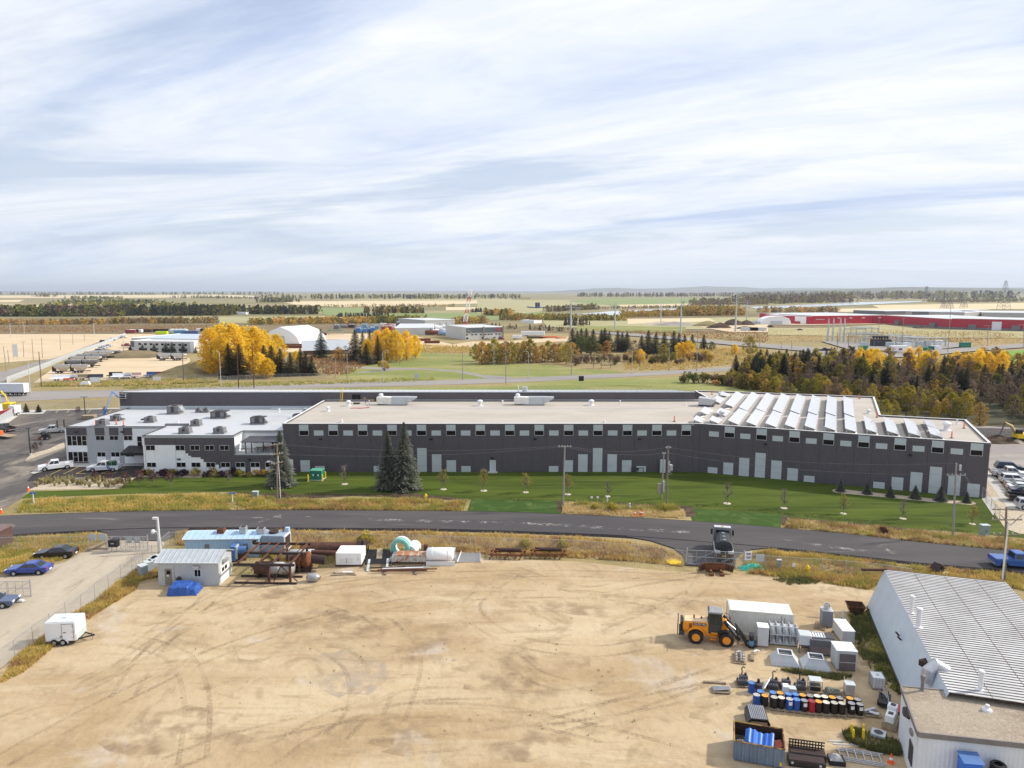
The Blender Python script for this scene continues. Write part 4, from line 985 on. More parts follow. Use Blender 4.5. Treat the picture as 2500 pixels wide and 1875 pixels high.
MB().la([(.35,-2.0),(.75,-1.85),(.78,-.2),(.86,-.2),(.86,0),(.78,0)],(0,.2,1.05),20,'X').bd('shell',Mr,t,smooth=1)
MB().la([(.72,0),(.72,1.5),(.6,1.5),(.6,2.2),(.74,2.2),(.74,2.7)],(0,.2,1.05),20,'X').bd('grey_section',mat('grey_primer',(.40,.40,.40),rough=.6,dirt=((.2,.1,.06),.4,2.5)),t,smooth=1)
for x in(-1.4,.6,2.2):MB().bb(x-.12,x+.12,-.5,.9,0,.45).bd('saddle',Mrd,t)
t=Th('furnace_drum',P(*zS(1870,690)),yaw(a_,b__)+.1,'upright tapering rusty vessel with outlet pipe at the frame end','drum')
MB().la([(.5,-1.6),(.85,-1.1),(.9,.2),(1.0,.25),(1.0,.55),(.9,.6),(.6,.9)],(0,.4,1.4),20,'X').bd('shell',Mro,t,smooth=1)
MB().cyl((.8,.4,1.5),(2.6,.2,1.35),.55,n=16).bd('outlet_pipe',Mrd,t);MB().cyl((.6,1.6,1.9),(3.6,1.5,1.75),.28,n=12).bd('side_pipe',Mr,t)
MB().bb(-1.2,.8,-.2,1.0,0,.6).bd('cradle',Mrd,t)
t=Th('tank',P(*zS(1880,575)),0,'white and grey cylindrical tank lying behind the rusty vessel','tank')
MB().la([(.3,-2.0),(.62,-1.8),(.65,1.6),(.45,1.9),(0,2.0)],(-.5,0,.9),16,'X').bd('shell',Ml,t,smooth=1);MB().bb(-1.5,.5,-.4,.4,0,.35).bd('saddle',Mrd,t)
t=Th('steel_canister',P(*zS(1965,795)),0,'grey steel canister lying alone on the sand by the frame','canister')
MB().la([(.2,-.75),(.42,-.6),(.5,-.5),(.5,.45),(.4,.6),(.25,.7),(.25,.85),(.18,.85),(.16,.8)],(0,0,.5),18,'X').bd('shell',mat('scuffed_grey',(.36,.36,.37),rough=.5,metal=.4,var=.25,scale=4),t,smooth=1);MB().cyl((.8,0,.5),(.86,0,.5),.22,n=12).bd('collar',Mro,t)
a_,b__=P(*zS(1845,515)),P(*zM(410,268))
t=Th('long_pipe',(a_+b__)/2,yaw(a_,b__),'long rusty brown pipe with flanged end lying along the fence','pipe')
LP_=(b__-a_).length
MB().cyl((-LP_/2,0,.95),(LP_/2-.6,0,.95),.82,n=20,caps=1).bd('barrel',Mr,t,smooth=0)
MB().la([(.85,0),(1.1,0),(1.1,.2),(.85,.2),(.85,.45),(1.1,.45),(1.1,.65),(.8,.65)],(LP_/2-.75,0,1.0),20,'X').bd('flange',Mrd,t)
MB().cyl((LP_/2-3.0,-.5,1.0),(LP_/2-3.0,-1.25,1.1),.55,n=16,caps=0).bd('nozzle',Mr,t);MB().cyl((LP_/2-3.0,-1.0,1.05),(LP_/2-3.0,-1.1,1.06),.5,n=16).bd('liner',Mrd,t)
for x in(-LP_*.35,LP_*.25):MB().bb(x-.15,x+.15,-.9,.9,0,.25).bd('timber',Mwd,t)
t=Th('tarp_covered_pile',P(*zS(585,905)),R(4),'bright blue tarp draped over a low pile in front of the grey shed','tarp')
M_tarp=mat('blue_tarp',(.03,.11,.42),rough=.45,c2=(.018,.07,.29),scale=2.5)
rng=random.Random(8)
nx_,ny_=22,16;vs_=[]
for j in rn(ny_+1):
 for i in rn(nx_+1):
  u,v=i/nx_*2-1,j/ny_*2-1
  e=max(abs(u),abs(v))
  h=1.0*(1-max(0,(e-.86)/.14))if e>.86 else 1.0
  h+=(.03*math.sin(9*u+4*v)+.03*math.sin(13*v-3*u))*(1 if e<.98 else 0)-.22*(u>.45)*(1-e>.02)+.15*mnoise.noise(Vc((u*3,v*3,1)))
  k=1.0-.10*max(0,1-e)+.05*math.sin(math.atan2(v,u)*14)*(e>.8)
  vs_.append((u*1.65*k,v*1.2*k,max(.02,h)if e<1 else .02))
MB().add(vs_,[(j*(nx_+1)+i,j*(nx_+1)+i+1,(j+1)*(nx_+1)+i+1,(j+1)*(nx_+1)+i)for j in rn(ny_)for i in rn(nx_)]).bd('sheet',M_tarp,t)
for i,(zx,zy)in en([(130,735),(190,695),(225,670),(252,650),(275,635)]):
 t=Th('meter_box',P(*zS(zx,zy)),R(-38),f"{['nearest', 'second', 'third', 'fourth', 'farthest'][i]} grey steel box in the row along the wire fence",'box','grey boxes along the fence')
 bev(MB().bb(-.5,.5,-.42,.42,.1,1.35).bd('body',mat('slate_grey',(.28,.32,.35),rough=.55),t),.05);MB().bb(-.53,.53,-.45,.45,1.36,1.42).bd('lid',Ml,t);MB().bb(-.5,.5,-.42,.42,0,.1).bd('foot',Mwd,t)
t=Th('camera_mast',P(*zS(318,478)),0,'tall white mast with camera beside the left gate','mast')
hM=H(*zS(318,478),zS(308,100)[1])
MB().cyl((0,0,0),(-.1,0,hM),.16,.12,n=10).bd('pole',Mt,t);MB().cyl((-.28,0,0),(-.3,0,hM*.98),.05,n=6).bd('conduit',Mg,t);bev(MB().bb(-.75,-.15,-.15,.15,hM-.3,hM).bd('lamp',Mt,t),.03);MB().bb(-.3,.1,-.1,.1,1.0,1.5).bd('junction_box',Mg,t)
t=Th('camera_post',P(*zS(295,405)),0,'short white post with camera head at the left gate','camera')
MB().tb([(0,0,0),(0,0,1.6),(-.2,0,1.95),(-.5,0,2.0)],.09,8).bd('post',Mt,t);MB().la([(0,-.35),(.26,-.2),(.3,.1),(.15,.3),(0,.32)],(-.6,0,1.9),12).bd('camera_head',Mt,t,smooth=1)
# row of stored gear behind the sand
t=Th('white_cabinet',P(*zM(270,360)),0,'white box cabinet on a skid in front of the long pipe','cabinet')
bev(MB().bb(-1.75,1.45,-.3,2.4,.2,1.75).bd('body',Mw,t),.05);MB().bb(-1.2,.4,-.34,-.3,.45,1.1).bd('panel',Mt,t);MB().bb(-1.8,1.5,-.35,2.45,0,.2).bd('skid',Mr,t)
MB().bb(-.4,-.35,-.36,-.34,.45,1.1).bd('seam',Md,t);MB().bb(.9,1.2,-.34,-.3,.8,1.3).bd('panel',Mt,t)
p0=P(*zM(510,375))
t=Th('flatbed_frame',p0,R(6),'black slatted equipment trailer frame with two pale ramps','trailer')
for x in(-1.5,1.5):MB().bb(x-.08,x+.08,0,5.0,.35,.55).bd('side_rail',Mk,t)
for i in rn(14):MB().bb(-1.45,1.45,.1+i*.37,.3+i*.37,.38,.46).bd('slat',Mk,t)
for i in rn(9):
 for x in(-1.6,1.6):MB().cyl((x,.2+i*.6,.3),(x,.2+i*.6,1.0+.3*(i%2)),.04,n=5).bd('stake',Mk,t)
for x in(-1.15,1.15):MB().box((x,-.1,.35),(.28,2.6,.08),rx=R(12)).bd('ramp',Ml,t)
MB().box((0,2.6,.75),(.7,1.9,.08),rx=R(25)).bd('ladder_frame',Mw2,t);MB().bb(-1.4,1.4,4.6,5.0,0,.5).bd('axle',Mk,t)
M_teal=mat('teal_paint',(.16,.52,.42),rough=.5,var=.12)
for i,(zx,zy,r,m_,lb)in en([(705,292,1.3,M_teal,'largest teal ring reel at the front of the ring group'),(720,275,1.3,Mw,'large white ring reel behind the teal one'),(795,290,.82,Mw,'front small white ring of the ring stack'),(808,272,.82,Mw,'second small white ring of the ring stack'),(820,258,.82,Mw,'third small white ring of the ring stack'),(830,246,.82,Mw,'rearmost small white ring of the ring stack')]):
 t=Th('ring_reel',P(*zM(zx,zy)),R(-12),lb,'reel','ring reels')
 MB().la([(r,-.22),(r,.22),(r*.82,.26),(r*.6,.22),(r*.6,-.22),(r*.82,-.26),(r,-.22)],(0,0,r),26,'Y',0).bd('ring',m_,t,smooth=0)
 MB().la([(r*.98,-.3),(r*.9,-.34),(r*.88,-.28)],(0,0,r),26,'Y',0).bd('rim',Ml,t)
 if i==0:MB().bb(-.25,.25,-.3,.3,0,.6).bd('chock',Mrd,t)
t=Th('pipe_elbow',P(*zM(905,260)),0,'small rusty pipe elbow standing in the grass','pipe')
MB().tb([(-.4,0,.3),(.1,0,.35),(.3,0,.6),(.35,0,1.3)],.28,12).bd('elbow',Mr,t);MB().la([(.45,0),(.45,.1),(.2,.12)],n=14).bd('flange',Mrd,t)
t=Th('rusty_hopper',P(*zM(800,352)),R(2),'white hopper cover with rust streaked top and arched end','hopper')
M_rw=mat('rust_streaked_white',(.55,.54,.48),rough=.7,dirt=((.30,.11,.04),.52,1.6),var=.1)
M_rw2=mat('rusty_cover',(.48,.40,.33),rough=.75,dirt=((.34,.13,.05),.62,1.2),var=.15)
MB().side([(-3.2,0),(-2.5,0),(-2.35,.35),(-2.0,.45),(3.2,.3),(3.2,1.1),(-1.9,1.3),(-2.5,.9)],-.1,1.5).bd('shell',M_rw,t)
for i in rn(6):MB().box((-1.5+i*.95,.7,1.27-i*.033),(.85,1.66,.08)).bd('cover_plate',M_rw2,t)
t=Th('white_tank',P(*zM(1048,358)),0,'white horizontal tank in a white frame on the sand edge','tank')
MB().la([(0,-1.75),(.6,-1.72),(.85,-1.55),(.85,1.45),(.6,1.65),(0,1.68)],(0,.8,1.15),22,'X').bd('shell',Mw,t,smooth=1)
for x in(-1.0,1.0):MB().la([(.87,-.06),(.89,-.06),(.89,.06),(.87,.06)],(x,.8,1.15),22,'X').bd('band',Mt,t)
for y in(-.1,1.7):MB().bb(-1.7,1.9,y-.05,y+.05,0,.55).bd('frame',Mt,t)
t=Th('grey_crate',P(*zM(1070,290)),0,'long pale grey crate behind the white tank','crate')
bev(MB().bb(-1.8,1.6,-.4,.8,.1,1.0).bd('body',mat('dusty_grey',(.42,.40,.38)),t),.03);MB().bb(-1.85,1.65,-.45,.85,1.0,1.06).bd('lid',Ml,t);MB().bb(-1.8,1.6,-.4,.8,0,.1).bd('foot',Mwd,t)
t=Th('steel_grating',P(*zM(1285,335)),R(3),'flat steel grating panel lying on the sand','grating')
for i in rn(9):MB().bb(-1.7,1.6,.1+i*.38,.26+i*.38,.05,.13).bd('bar',Mg,t)
MB().box((-1.0,1.6,.22),(.12,3.6,.1),rz=-.12).bd('cross_bar',Mt,t);MB().bb(1.6,1.75,0,3.3,0,.16).bd('edge',Mg,t)
for q,lb in(((1640,305),'left rack of rusty pipes by the fence'),((1990,300),'right rack of rusty pipes by the fence')):
 t=Th('pipe_rack',P(*zM(*q)),R(-3),lb,'rack','rusty pipe racks')
 for y in(0,1.3):MB().bb(-2.3,2.3,y-.1,y+.1,.5,.7).bd('beam',Mro,t)
 for x in(-1.9,0,1.9):
  MB().cyl((x-.5,-.2,0),(x,0,.6),.07,n=5).bd('leg',Mr,t);MB().cyl((x+.5,1.5,0),(x,1.3,.6),.07,n=5).bd('leg',Mr,t)
  MB().bb(x-.08,x+.08,-.1,1.4,.7,.85).bd('cross_beam',Mro,t)
 MB().cyl((-1.2,.5,1.05),(1.7,.5,1.05),.2,n=12).bd('pipe',Mrd,t);MB().cyl((-1.7,1.0,1.0),(1.2,1.0,1.0),.15,n=10).bd('pipe',Mr,t)
 for i in rn(8):MB().cyl((-2+i*.5,0,.5),(-1.85+i*.5,-.35,.3),.05,n=5).bd('hook',Mro,t)
t=Th('board_pile',P(*zM(215,440)),R(-2),'small pile of pale boards left on the sand','boards')
for i,(x,y,z,l,m_)in en([(0,0,.06,3.0,Mwd),(-.2,.3,.06,2.6,Mr),(.1,.1,.18,2.4,Mw2),(.3,.35,.2,1.2,Mw),(-.6,-.2,.1,1.8,Mw2)]):MB().box((x,y,z),(l,.22,.1),rz=.05*i-.08).bd('board',m_,t)
t=Th('pipe_pile',P(*zM(720,425)),R(2),'spread pile of rusty and white pipes on timber chocks','pipes')
for i,(x,y,l,m_)in en([(-.4,0,6.8,Mr),(.6,.35,7.2,Mro),(0,.7,5.0,Mw),(1.8,.95,3.0,Ml),(-2.0,1.0,4.2,Mrd),(.8,1.2,3.2,Mr)]):MB().cyl((x-l/2,y,.3),(x+l/2,y+.12*(i%3),.3),.09,n=8).bd('pipe',m_,t)
for x in(-2.2,1.5):MB().box((x,.5,.1),(.25,2.4,.2),rz=.2).bd('chock',Mwd,t)
for i in rn(3):MB().box((-1.4+i*1.9,1.9,.08),(.12,1.4,.12),rz=-.15).bd('chock',Mwd,t)
# gate area on the right
a_,b__=P(*zG(385,500)),P(*zG(690,510))
t=Th('plough_blade',(a_+b__)/2,yaw(a_,b__),'wide rusty snow plough blade lying at the gate','plough')
wpl=(b__-a_).length
MB().side([(-1.2,.25),(1.2,.25),(1.2,1.15),(-1.2,1.15)],-.05,.08).bd('centre_blade',Mro,t)
for s in(-1,1):
 MB().add([(s*1.2,0,.25),(s*wpl/2,-.5,.2),(s*(wpl/2+.1),-.5,1.0),(s*1.2,0,1.15),(s*1.2,.14,.25),(s*wpl/2,-.36,.2),(s*(wpl/2+.1),-.36,1.0),(s*1.2,.14,1.15)],[(0,1,2,3),(7,6,5,4),(3,2,6,7),(1,5,6,2),(0,4,5,1)]).bd('wing_blade',Mr,t)
 MB().bb(s*.62-.12,s*.62+.12,-1.0,.2,.25,.5).bd('arm',Mro,t);MB().bb(s*.62-.25,s*.62+.25,-1.3,-.75,0,.3).bd('shoe',Mro,t)
 for k in(1.5,2.0):MB().box((s*k,-.1-.25*(k-1.2),.65),(.08,.12,.8)).bd('stiffener',Mrd,t)
MB().bb(-.9,.9,-.12,-.06,1.0,1.2).bd('top_rib',Mr,t);MB().bb(-1.1,1.1,.1,1.2,.2,.8).bd('mount',Mrd,t)
t=Th('green_netting',P(*zG(868,472)),0,'heap of bright green netting beside the gate post','netting')
rng=random.Random(2);vs_=[]
for j in rn(9):
 for i in rn(17):
  u,v=i/16*2-1,j/8*2-1
  k=max(0,1-u*u)*max(0,1-v*v)
  vs_.append((u*1.55,v*.6+.2*math.sin(4*u),.02+k*(.45+.45*mnoise.noise(Vc((u*4,v*4,2)))+.25*rng.random())))
MB().add(vs_,[(j*17+i,j*17+i+1,(j+1)*17+i+1,(j+1)*17+i)for j in rn(8)for i in rn(16)]).bd('heap',mat('green_net',(.02,.42,.28),c2=(.12,.6,.45),scale=6),t)
t=Th('yellow_sheet',P(*zG(165,420)),0,'flat yellow disc lying in the grass left of the right gate','disc');MB().la([(.95,0),(.95,.1),(.3,.18),(0,.18)],(0,0,.05),14).bd('disc',My,t)
def hydrant(px,py,label):
 t=Th('hydrant',P(px,py),0,label,'hydrant','yellow hydrants')
 MB().la([(.24,0),(.24,.1),(.17,.12),(.17,.75),(.22,.78),(.22,.86),(.15,.95),(.05,1.02),(.05,1.1),(0,1.1)],n=10).bd('barrel',My,t)
 MB().cyl((-.32,0,.65),(.32,0,.65),.09,n=8).bd('nozzle',My,t);MB().cyl((0,-.3,.6),(0,0,.6),.11,n=8).bd('nozzle',My,t)
hydrant(*zG(1368,515),'yellow hydrant in the grass right of the gate signs')
hydrant(*z6(1467,1028),'yellow hydrant at the edge of the lawn before the two tall spruces')
hydrant(*zA(835,1010),'yellow hydrant by the shrubs beneath the balcony')
def pedestal(px,py,w_,h_,label,m=None):
 t=Th('utility_box',P(px,py),0,label,'utility box','green grey utility boxes')
 m=m or mat('sage_green_metal',(.26,.34,.31),rough=.55)
 bev(MB().bb(-w_/2,w_/2,-w_*.35,w_*.35,.06,h_).bd('body',m,t),.03);MB().bb(-w_/2-.03,w_/2+.03,-w_*.35-.03,w_*.35+.03,h_,h_+.06).bd('lid',Ml,t);MB().bb(-w_/2-.05,w_/2+.05,-w_*.4,w_*.4,0,.06).bd('pad',G_conc,t)
 MB().bb(-.02,.02,-w_*.35-.03,-w_*.35,h_*.35,h_*.6).bd('handle',Md,t)
pedestal(*zG(1112,468),.55,1.05,'pale green utility box beside the gate signs')
pedestal(*zW(1205,615),1.1,1.55,'tall sage utility box at the right edge of the lawn')
pedestal(*zA(530,1452),.9,1.05,'sage utility box left of the leaning lamp pole')
pedestal(*z6(8,1005),.6,.9,'small pale box beside the ditch left of the sage box')
def sign(px,py,w_,h_,top,label,m=None,text=0):
 t=Th('sign',P(px,py),0,label,'sign')
 MB().bb(-w_/2,w_/2,-.03,.0,top-h_,top).bd('board',m or Mw,t)
 for s in(-1,1):MB().cyl((s*w_*.35,.04,0),(s*w_*.35,.04,top),.03,n=5).bd('post',Mg,t)
 return t
M_ink=mat('purple_ink',(.12,.06,.20))
t=sign(*zG(832,465),.85,1.1,2.1,'white sign with dark lettering on the fence right of the gate')
for k,(y,w_)in en([(1.85,.6),(1.7,.5),(1.4,.66),(1.25,.4)]):MB().bb(-w_/2,w_/2,-.036,-.031,y-.05,y+.05).bd('lettering',M_ink,t)
sign(*zG(937,475),1.05,.95,1.9,'blank grey white board on the fence beside the lettered sign',Ml)
sign(*zG(1243,495),.4,.45,1.0,'small white marker sign before the fence')
sign(*zL(992,425),.95,.85,1.9,'left of the two pale boards at the left gate',Ml);sign(*zL(1098,425),.95,.9,1.95,'right of the two pale boards at the left gate',Ml)
t=Th('mailbox',P(*zL(1220,470)),0,'black boxy mailbox on posts at the left gate','mailbox');bev(MB().bb(-.6,.6,-.35,.35,.75,1.7).bd('box',Mk,t),.05)
for x in(-.35,.35):MB().cyl((x,0,0),(x,0,.75),.05,n=6).bd('post',Mg,t)
MB().bb(-.2,.2,-.37,-.35,1.2,1.35).bd('label_plate',Ms,t)
t=Th('dead_log',P(*zL(1070,440)),R(35),'pale driftwood log beside the left gate boards','log');MB().tb([(-1.6,0,.25),(-.5,.1,.5),(.8,0,.9),(1.5,-.1,1.4)],[.22,.2,.16,.08],8).bd('trunk',Mw2,t)
t=Th('timber_beam',P(*zL(1040,440)),R(-2),'yellowish timber beam on the ground at the left gate','beam');MB().bb(-1.6,1.6,-.12,.12,0,.25).bd('beam',Mw2,t)
t=Th('brown_shed',P(*zL(-60,505))+Vc((-4.3,0,0)),R(0),'corner of a low brown shed at the left edge of the picture','shed')
MB().bb(-6,.3+3,-.6,5,0,2.3).bd('wall',mat('brown_siding',(.10,.06,.055)),t);MB().bb(-6.2,3.5,-.9,5.2,2.3,2.5).bd('roof',mat('brown_roof',(.17,.12,.11)),t);MB().bb(2.6,3.34,-.64,-.6,.2,.7).bd('sign_plate',Mw,t)
t=Th('white_jug',P(*zL(222,1005)),R(5),'white plastic jug lying by the drive gate','jug');MB().la([(0,-.35),(.16,-.34),(.17,.25),(.08,.34),(.08,.42),(0,.42)],(0,0,.17),10,'X').bd('body',Mw,t);MB().cyl((.42,0,.17),(.47,0,.17),.06,n=8).bd('cap',Ml,t)
# yard right: container, machines
def box_on(name,label,cat_,p,rz,sx,sy,sz,m,extra=None,z0=.12,group=None):
 t=Th(name,p,rz,label,cat_,group)
 bev(MB().bb(-sx/2,sx/2,-sy/2,sy/2,z0,sz).bd('body',m,t),.03)
 MB().bb(-sx/2+.05,sx/2-.05,-sy/2+.05,sy/2-.05,0,z0).bd('skid',Mwd,t)
 return t
a_,b__=P(*zR(770,205),2.59),P(*zR(1383,255),2.59)
rzc=yaw(a_,b__)
dd=Vc((math.cos(rzc),math.sin(rzc),0));nn=Vc((-dd.y,dd.x,0))
cc=a_+dd*3.03+nn*1.22;cc.z=0
t=Th('shipping_container',cc,rzc,'cream shipping container behind the yellow loader','container')
M_cont=mat('cream_container',(.72,.70,.62),rough=.55,var=.05)
for x in(-2.98,2.98):
 for y in(-1.17,1.17):MB().bb(x-.08,x+.08,y-.06,y+.06,.0,2.6).bd('corner_post',M_cont,t)
for y in(-1.17,1.17):
 MB().bb(-2.9,2.9,y-.05,y+.05,.02,.2).bd('bottom_rail',M_cont,t);MB().bb(-2.9,2.9,y-.05,y+.05,2.46,2.58).bd('top_rail',M_cont,t)
 mb=MB();s=1 if y>0 else-1
 n_=24;xs=[]
 for i in rn(n_):
  x0_=-2.9+5.8*i/n_;w_=5.8/n_
  xs+=[(x0_,0),(x0_+w_*.3,0),(x0_+w_*.5,.022),(x0_+w_*.8,.022)]
 xs.append((2.9,0))
 for(xa,da),(xb,db)in zip(xs,xs[1:]):
  mb.add([(xa,y-s*da,.2),(xb,y-s*db,.2),(xb,y-s*db,2.46),(xa,y-s*da,2.46)],[(0,1,2,3)])
 mb.bd('side_panel',M_cont,t)
for x in(-2.95,2.95):MB().bb(x-.03,x+.03,-1.1,1.1,.05,2.55).bd('end_panel',M_cont,t)
mb=MB()
for i in rn(20):mb.bb(-2.88+i*.29,-2.88+i*.29+.27,-1.1,1.1,2.5,2.575)
mb.bd('roof',mat('white_container_roof',(.78,.78,.75),rough=.5,dirt=((.45,.33,.2),.33,1.4)),t)
MB().bb(1.9,1.93,-1.24,-1.22,.3,2.3).bd('marking',Md,t);MB().bb(2.2,2.24,-1.24,-1.22,1.4,2.2).bd('marking',Md,t);MB().bb(2.2,2.35,-1.24,-1.22,1.05,1.25).bd('sticker',My,t);MB().bb(-1.0,-.6,-1.24,-1.2,.0,.18).bd('fork_pocket',Mk,t)
M_lo=mat('loader_orange',(.80,.30,.02),rough=.42,var=.06);M_cream=mat('loader_cream',(.74,.52,.30),rough=.5)
M_cab=mat('loader_grey',(.05,.052,.056),rough=.5);M_cglass=mat('cab_glass',(.03,.04,.035),rough=.08,spec=.35)
wr=P(*zR(418,553));wf=P(*zR(735,588))
rzl=yaw(wr,wf);n_l=Vc((-math.sin(rzl),math.cos(rzl),0))
t=Th('wheel_loader',(wr+wf)/2+n_l*.95,rzl,'yellow orange wheel loader with black forks beside the container','loader')
WB=(wf-wr).length;xr,xf,RW_=-WB/2,WB/2,.70
def Wh(t,x,y,r,w_,m_rim,name='wheel',n=20):
 e=bpy.data.objects.new(name,None);col.objects.link(e);e.parent=t;e.location=(x,y,r);XF[e.name]=Matrix.Identity(4)
 MB().la([(r*.55,-w_/2),(r*.9,-w_/2),(r,-w_*.36),(r,w_*.36),(r*.9,w_/2),(r*.55,w_/2)],(0,0,0),n,'Y',0).bd('tyre',Mru,e,smooth=0)
 MB().la([(r*.18,-w_*.40),(r*.25,-w_*.44),(r*.42,-w_*.36),(r*.56,-w_*.47),(r*.56,w_*.47),(r*.42,w_*.36),(r*.25,w_*.44),(r*.18,w_*.40)],(0,0,0),16,'Y').bd('rim',m_rim,e)
 return e
for x in(xr,xf):
 for y in(-.95,.95):
  e=Wh(t,x,y,RW_,.52,M_lo,n=26)
  mb=MB()
  for k in rn(18):
   a=2*PI*k/18;mb.box((math.cos(a)*RW_*.985,-.1,math.sin(a)*RW_*.985),(.06,.22,.1),ry=-a+.0);mb.box((math.cos(a+.17)*RW_*.985,.1,math.sin(a+.17)*RW_*.985),(.06,.22,.1),ry=-a-.17)
  mb.bd('tread',Mru,e)
MB().bb(xr-1.25,xr+1.3,-.6,.6,.75,1.2).bd('rear_frame',M_lo,t)
bev(MB().side([(xr-1.25,1.15),(xr+1.15,1.15),(xr+1.15,2.05),(xr-1.2,1.95),(xr-1.3,1.7)],-.72,.72).bd('engine_hood',M_lo,t),.06,2)
MB().side([(xr-1.2,1.96),(xr+1.12,2.06),(xr+1.05,2.14),(xr-1.1,2.05)],-.62,.62).bd('hood_top',M_cream,t)
for s in(-1,1):
 for i in rn(9):MB().bb(xr-.68,xr-.38,s*.725-.012,s*.725+.012,1.22+i*.075,1.26+i*.075).bd('louvre',Mk,t)
 MB().bb(xr-.28,xr+.95,s*.73-.01,s*.73+.01,1.72,1.98).bd('decal_band',Mk,t)
 mb=MB();pts=[(xr+math.cos(a)*.86,RW_+math.sin(a)*.86)for a in[R(k)for k in rn(10,175,15)]]
 for(x0_,z0_),(x1_,z1_)in zip(pts,pts[1:]):mb.add([(x0_,s*.68,z0_),(x1_,s*.68,z1_),(x1_,s*1.2,z1_),(x0_,s*1.2,z0_),(x0_,s*.68,z0_+.05),(x1_,s*.68,z1_+.05),(x1_,s*1.2,z1_+.05),(x0_,s*1.2,z0_+.05)],[(4,5,6,7),(3,2,1,0),(2,3,7,6)])
 mb.bd('wheel_arch',M_lo,t)
MB().bb(xr-1.5,xr-1.28,-.75,.75,.75,1.95).bd('rear_grille',Mk,t);bev(MB().bb(xr-1.62,xr-1.1,-.85,.85,.6,1.0).bd('counterweight',M_cab,t),.06)
mb=MB()
for y in(-.7,-.35,0,.35,.7):mb.cyl((xr-1.75,y,.6),(xr-1.7,y,2.15),.035,n=5)
mb.cyl((xr-1.72,-.7,2.1),(xr-1.72,.7,2.1),.035,n=5);mb.cyl((xr-1.74,-.7,.7),(xr-1.74,.7,.7),.035,n=5);mb.bd('rear_guard',Mrd,t)
for x,h in((xr-.2,.3),(xr+.5,.2)):MB().cyl((x,.1,2.1),(x,.1,2.1+h),.07,n=8).bd('stack',Mrd,t)
cx0,cx1=-.25,.95
MB().bb(cx0,cx1,-.66,.66,1.0,1.95).bd('cab_base',M_cab,t)
MB().add([(cx0+.04,-.62,1.95),(cx1+.05,-.62,1.95),(cx1+.05,.62,1.95),(cx0+.04,.62,1.95),(cx0+.08,-.58,3.0),(cx1-.08,-.58,3.0),(cx1-.08,.58,3.0),(cx0+.08,.58,3.0)],[(0,1,5,4),(1,2,6,5),(2,3,7,6),(3,0,4,7)]).bd('cab_glass',M_cglass,t)
for(x,xt)in((cx0,cx0+.05),(.38,.38),(cx1+.06,cx1-.06)):
 for s in(-1,1):MB().cyl((x,s*.63,1.9),(xt,s*.6,3.02),.055,n=6).bd('cab_pillar',M_cab,t)
bev(MB().bb(cx0-.12,cx1+.1,-.72,.72,3.02,3.22).bd('cab_roof',mat('dusty_roof',(.27,.28,.29)),t),.05)
MB().bb(cx0-.05,cx0+.02,-.5,.5,3.22,3.3).bd('light_bar',Mk,t)
for i in rn(3):MB().bb(-.1+i*.05,.5+i*.05,-.95,-.7,.5+i*.3,.56+i*.3).bd('step',M_lo,t)
MB().bb(xr+1.1,xf-.2,-.55,.55,.6,1.15).bd('belly_frame',M_lo,t)
bev(MB().side([(xf-.75,.5),(xf+.5,.45),(xf+.7,.95),(xf+.15,1.25),(xf+.05,2.2),(xf-.4,2.3),(xf-.6,1.3)],-.45,.45).bd('front_frame',M_lo,t),.05)
for s in(-1,1):
 bev(MB().add([(xf-.35,s*.5,2.25),(xf-.15,s*.5,2.5),(xf+1.35,s*.5,.75),(xf+1.15,s*.5,.45),(xf-.35,s*.66,2.25),(xf-.15,s*.66,2.5),(xf+1.35,s*.66,.75),(xf+1.15,s*.66,.45)],[(0,1,2,3),(7,6,5,4),(0,4,5,1),(1,5,6,2),(2,6,7,3),(3,7,4,0)]if s>0 else[(3,2,1,0),(4,5,6,7),(1,5,4,0),(2,6,5,1),(3,7,6,2),(0,4,7,3)]).bd('lift_arm',Mk,t),.03)
 MB().cyl((xf-.1,s*.3,1.4),(xf+.75,s*.3,1.15),.08,n=8).bd('cylinder',Ms,t)
 MB().tb([(xf-.3,s*.35,2.3),(xf-.1,s*.35,2.75),(xf+.2,s*.35,2.7),(xf+.45,s*.35,2.2)],.03,5).bd('hose',Mk,t)
 mb=MB();pts=[(xf+math.cos(a)*.84,RW_+math.sin(a)*.84)for a in[R(k)for k in rn(70,185,15)]]
 for(x0_,z0_),(x1_,z1_)in zip(pts,pts[1:]):mb.add([(x0_,s*.7,z0_),(x1_,s*.7,z1_),(x1_,s*1.2,z1_),(x0_,s*1.2,z0_),(x0_,s*.7,z0_+.05),(x1_,s*.7,z1_+.05),(x1_,s*1.2,z1_+.05),(x0_,s*1.2,z0_+.05)],[(4,5,6,7),(3,2,1,0),(2,3,7,6)])
 mb.bd('wheel_arch',Mk,t)
MB().cyl((xf-.2,0,2.2),(xf+.9,0,1.3),.1,n=8).bd('cylinder',Ms,t)
for i in rn(6):MB().box((xf+1.42,-.75+i*.3,.95),(.08,.08,1.7),ry=R(-38)).bd('carriage_bar',Mk,t)
for z in(.5,1.4):MB().box((xf+1.42-(z-.95)*.75,0,z),(.12,1.75,.14)).bd('carriage_rail',Mk,t)
for y in(-.5,.5):MB().bb(xf+1.8,xf+2.9,y-.08,y+.08,.1,.17).bd('fork',Mk,t)
def text(parent,body,loc,rot,size,m,name='lettering',rz=0):
 c=bpy.data.curves.new(name,'FONT');c.body=body;c.size=size;c.extrude=.004;c.materials.append(m)
 o=bpy.data.objects.new(name,c);col.objects.link(o)
 me=bpy.data.meshes.new_from_object(o.evaluated_get(bpy.context.evaluated_depsgraph_get()))
 bpy.data.objects.remove(o)
 o=link_mesh(name,me,m,parent);o.location=loc;o.rotation_euler=rot
 return o
M_wht=mat('white_lettering',(.85,.85,.85),rough=.5)
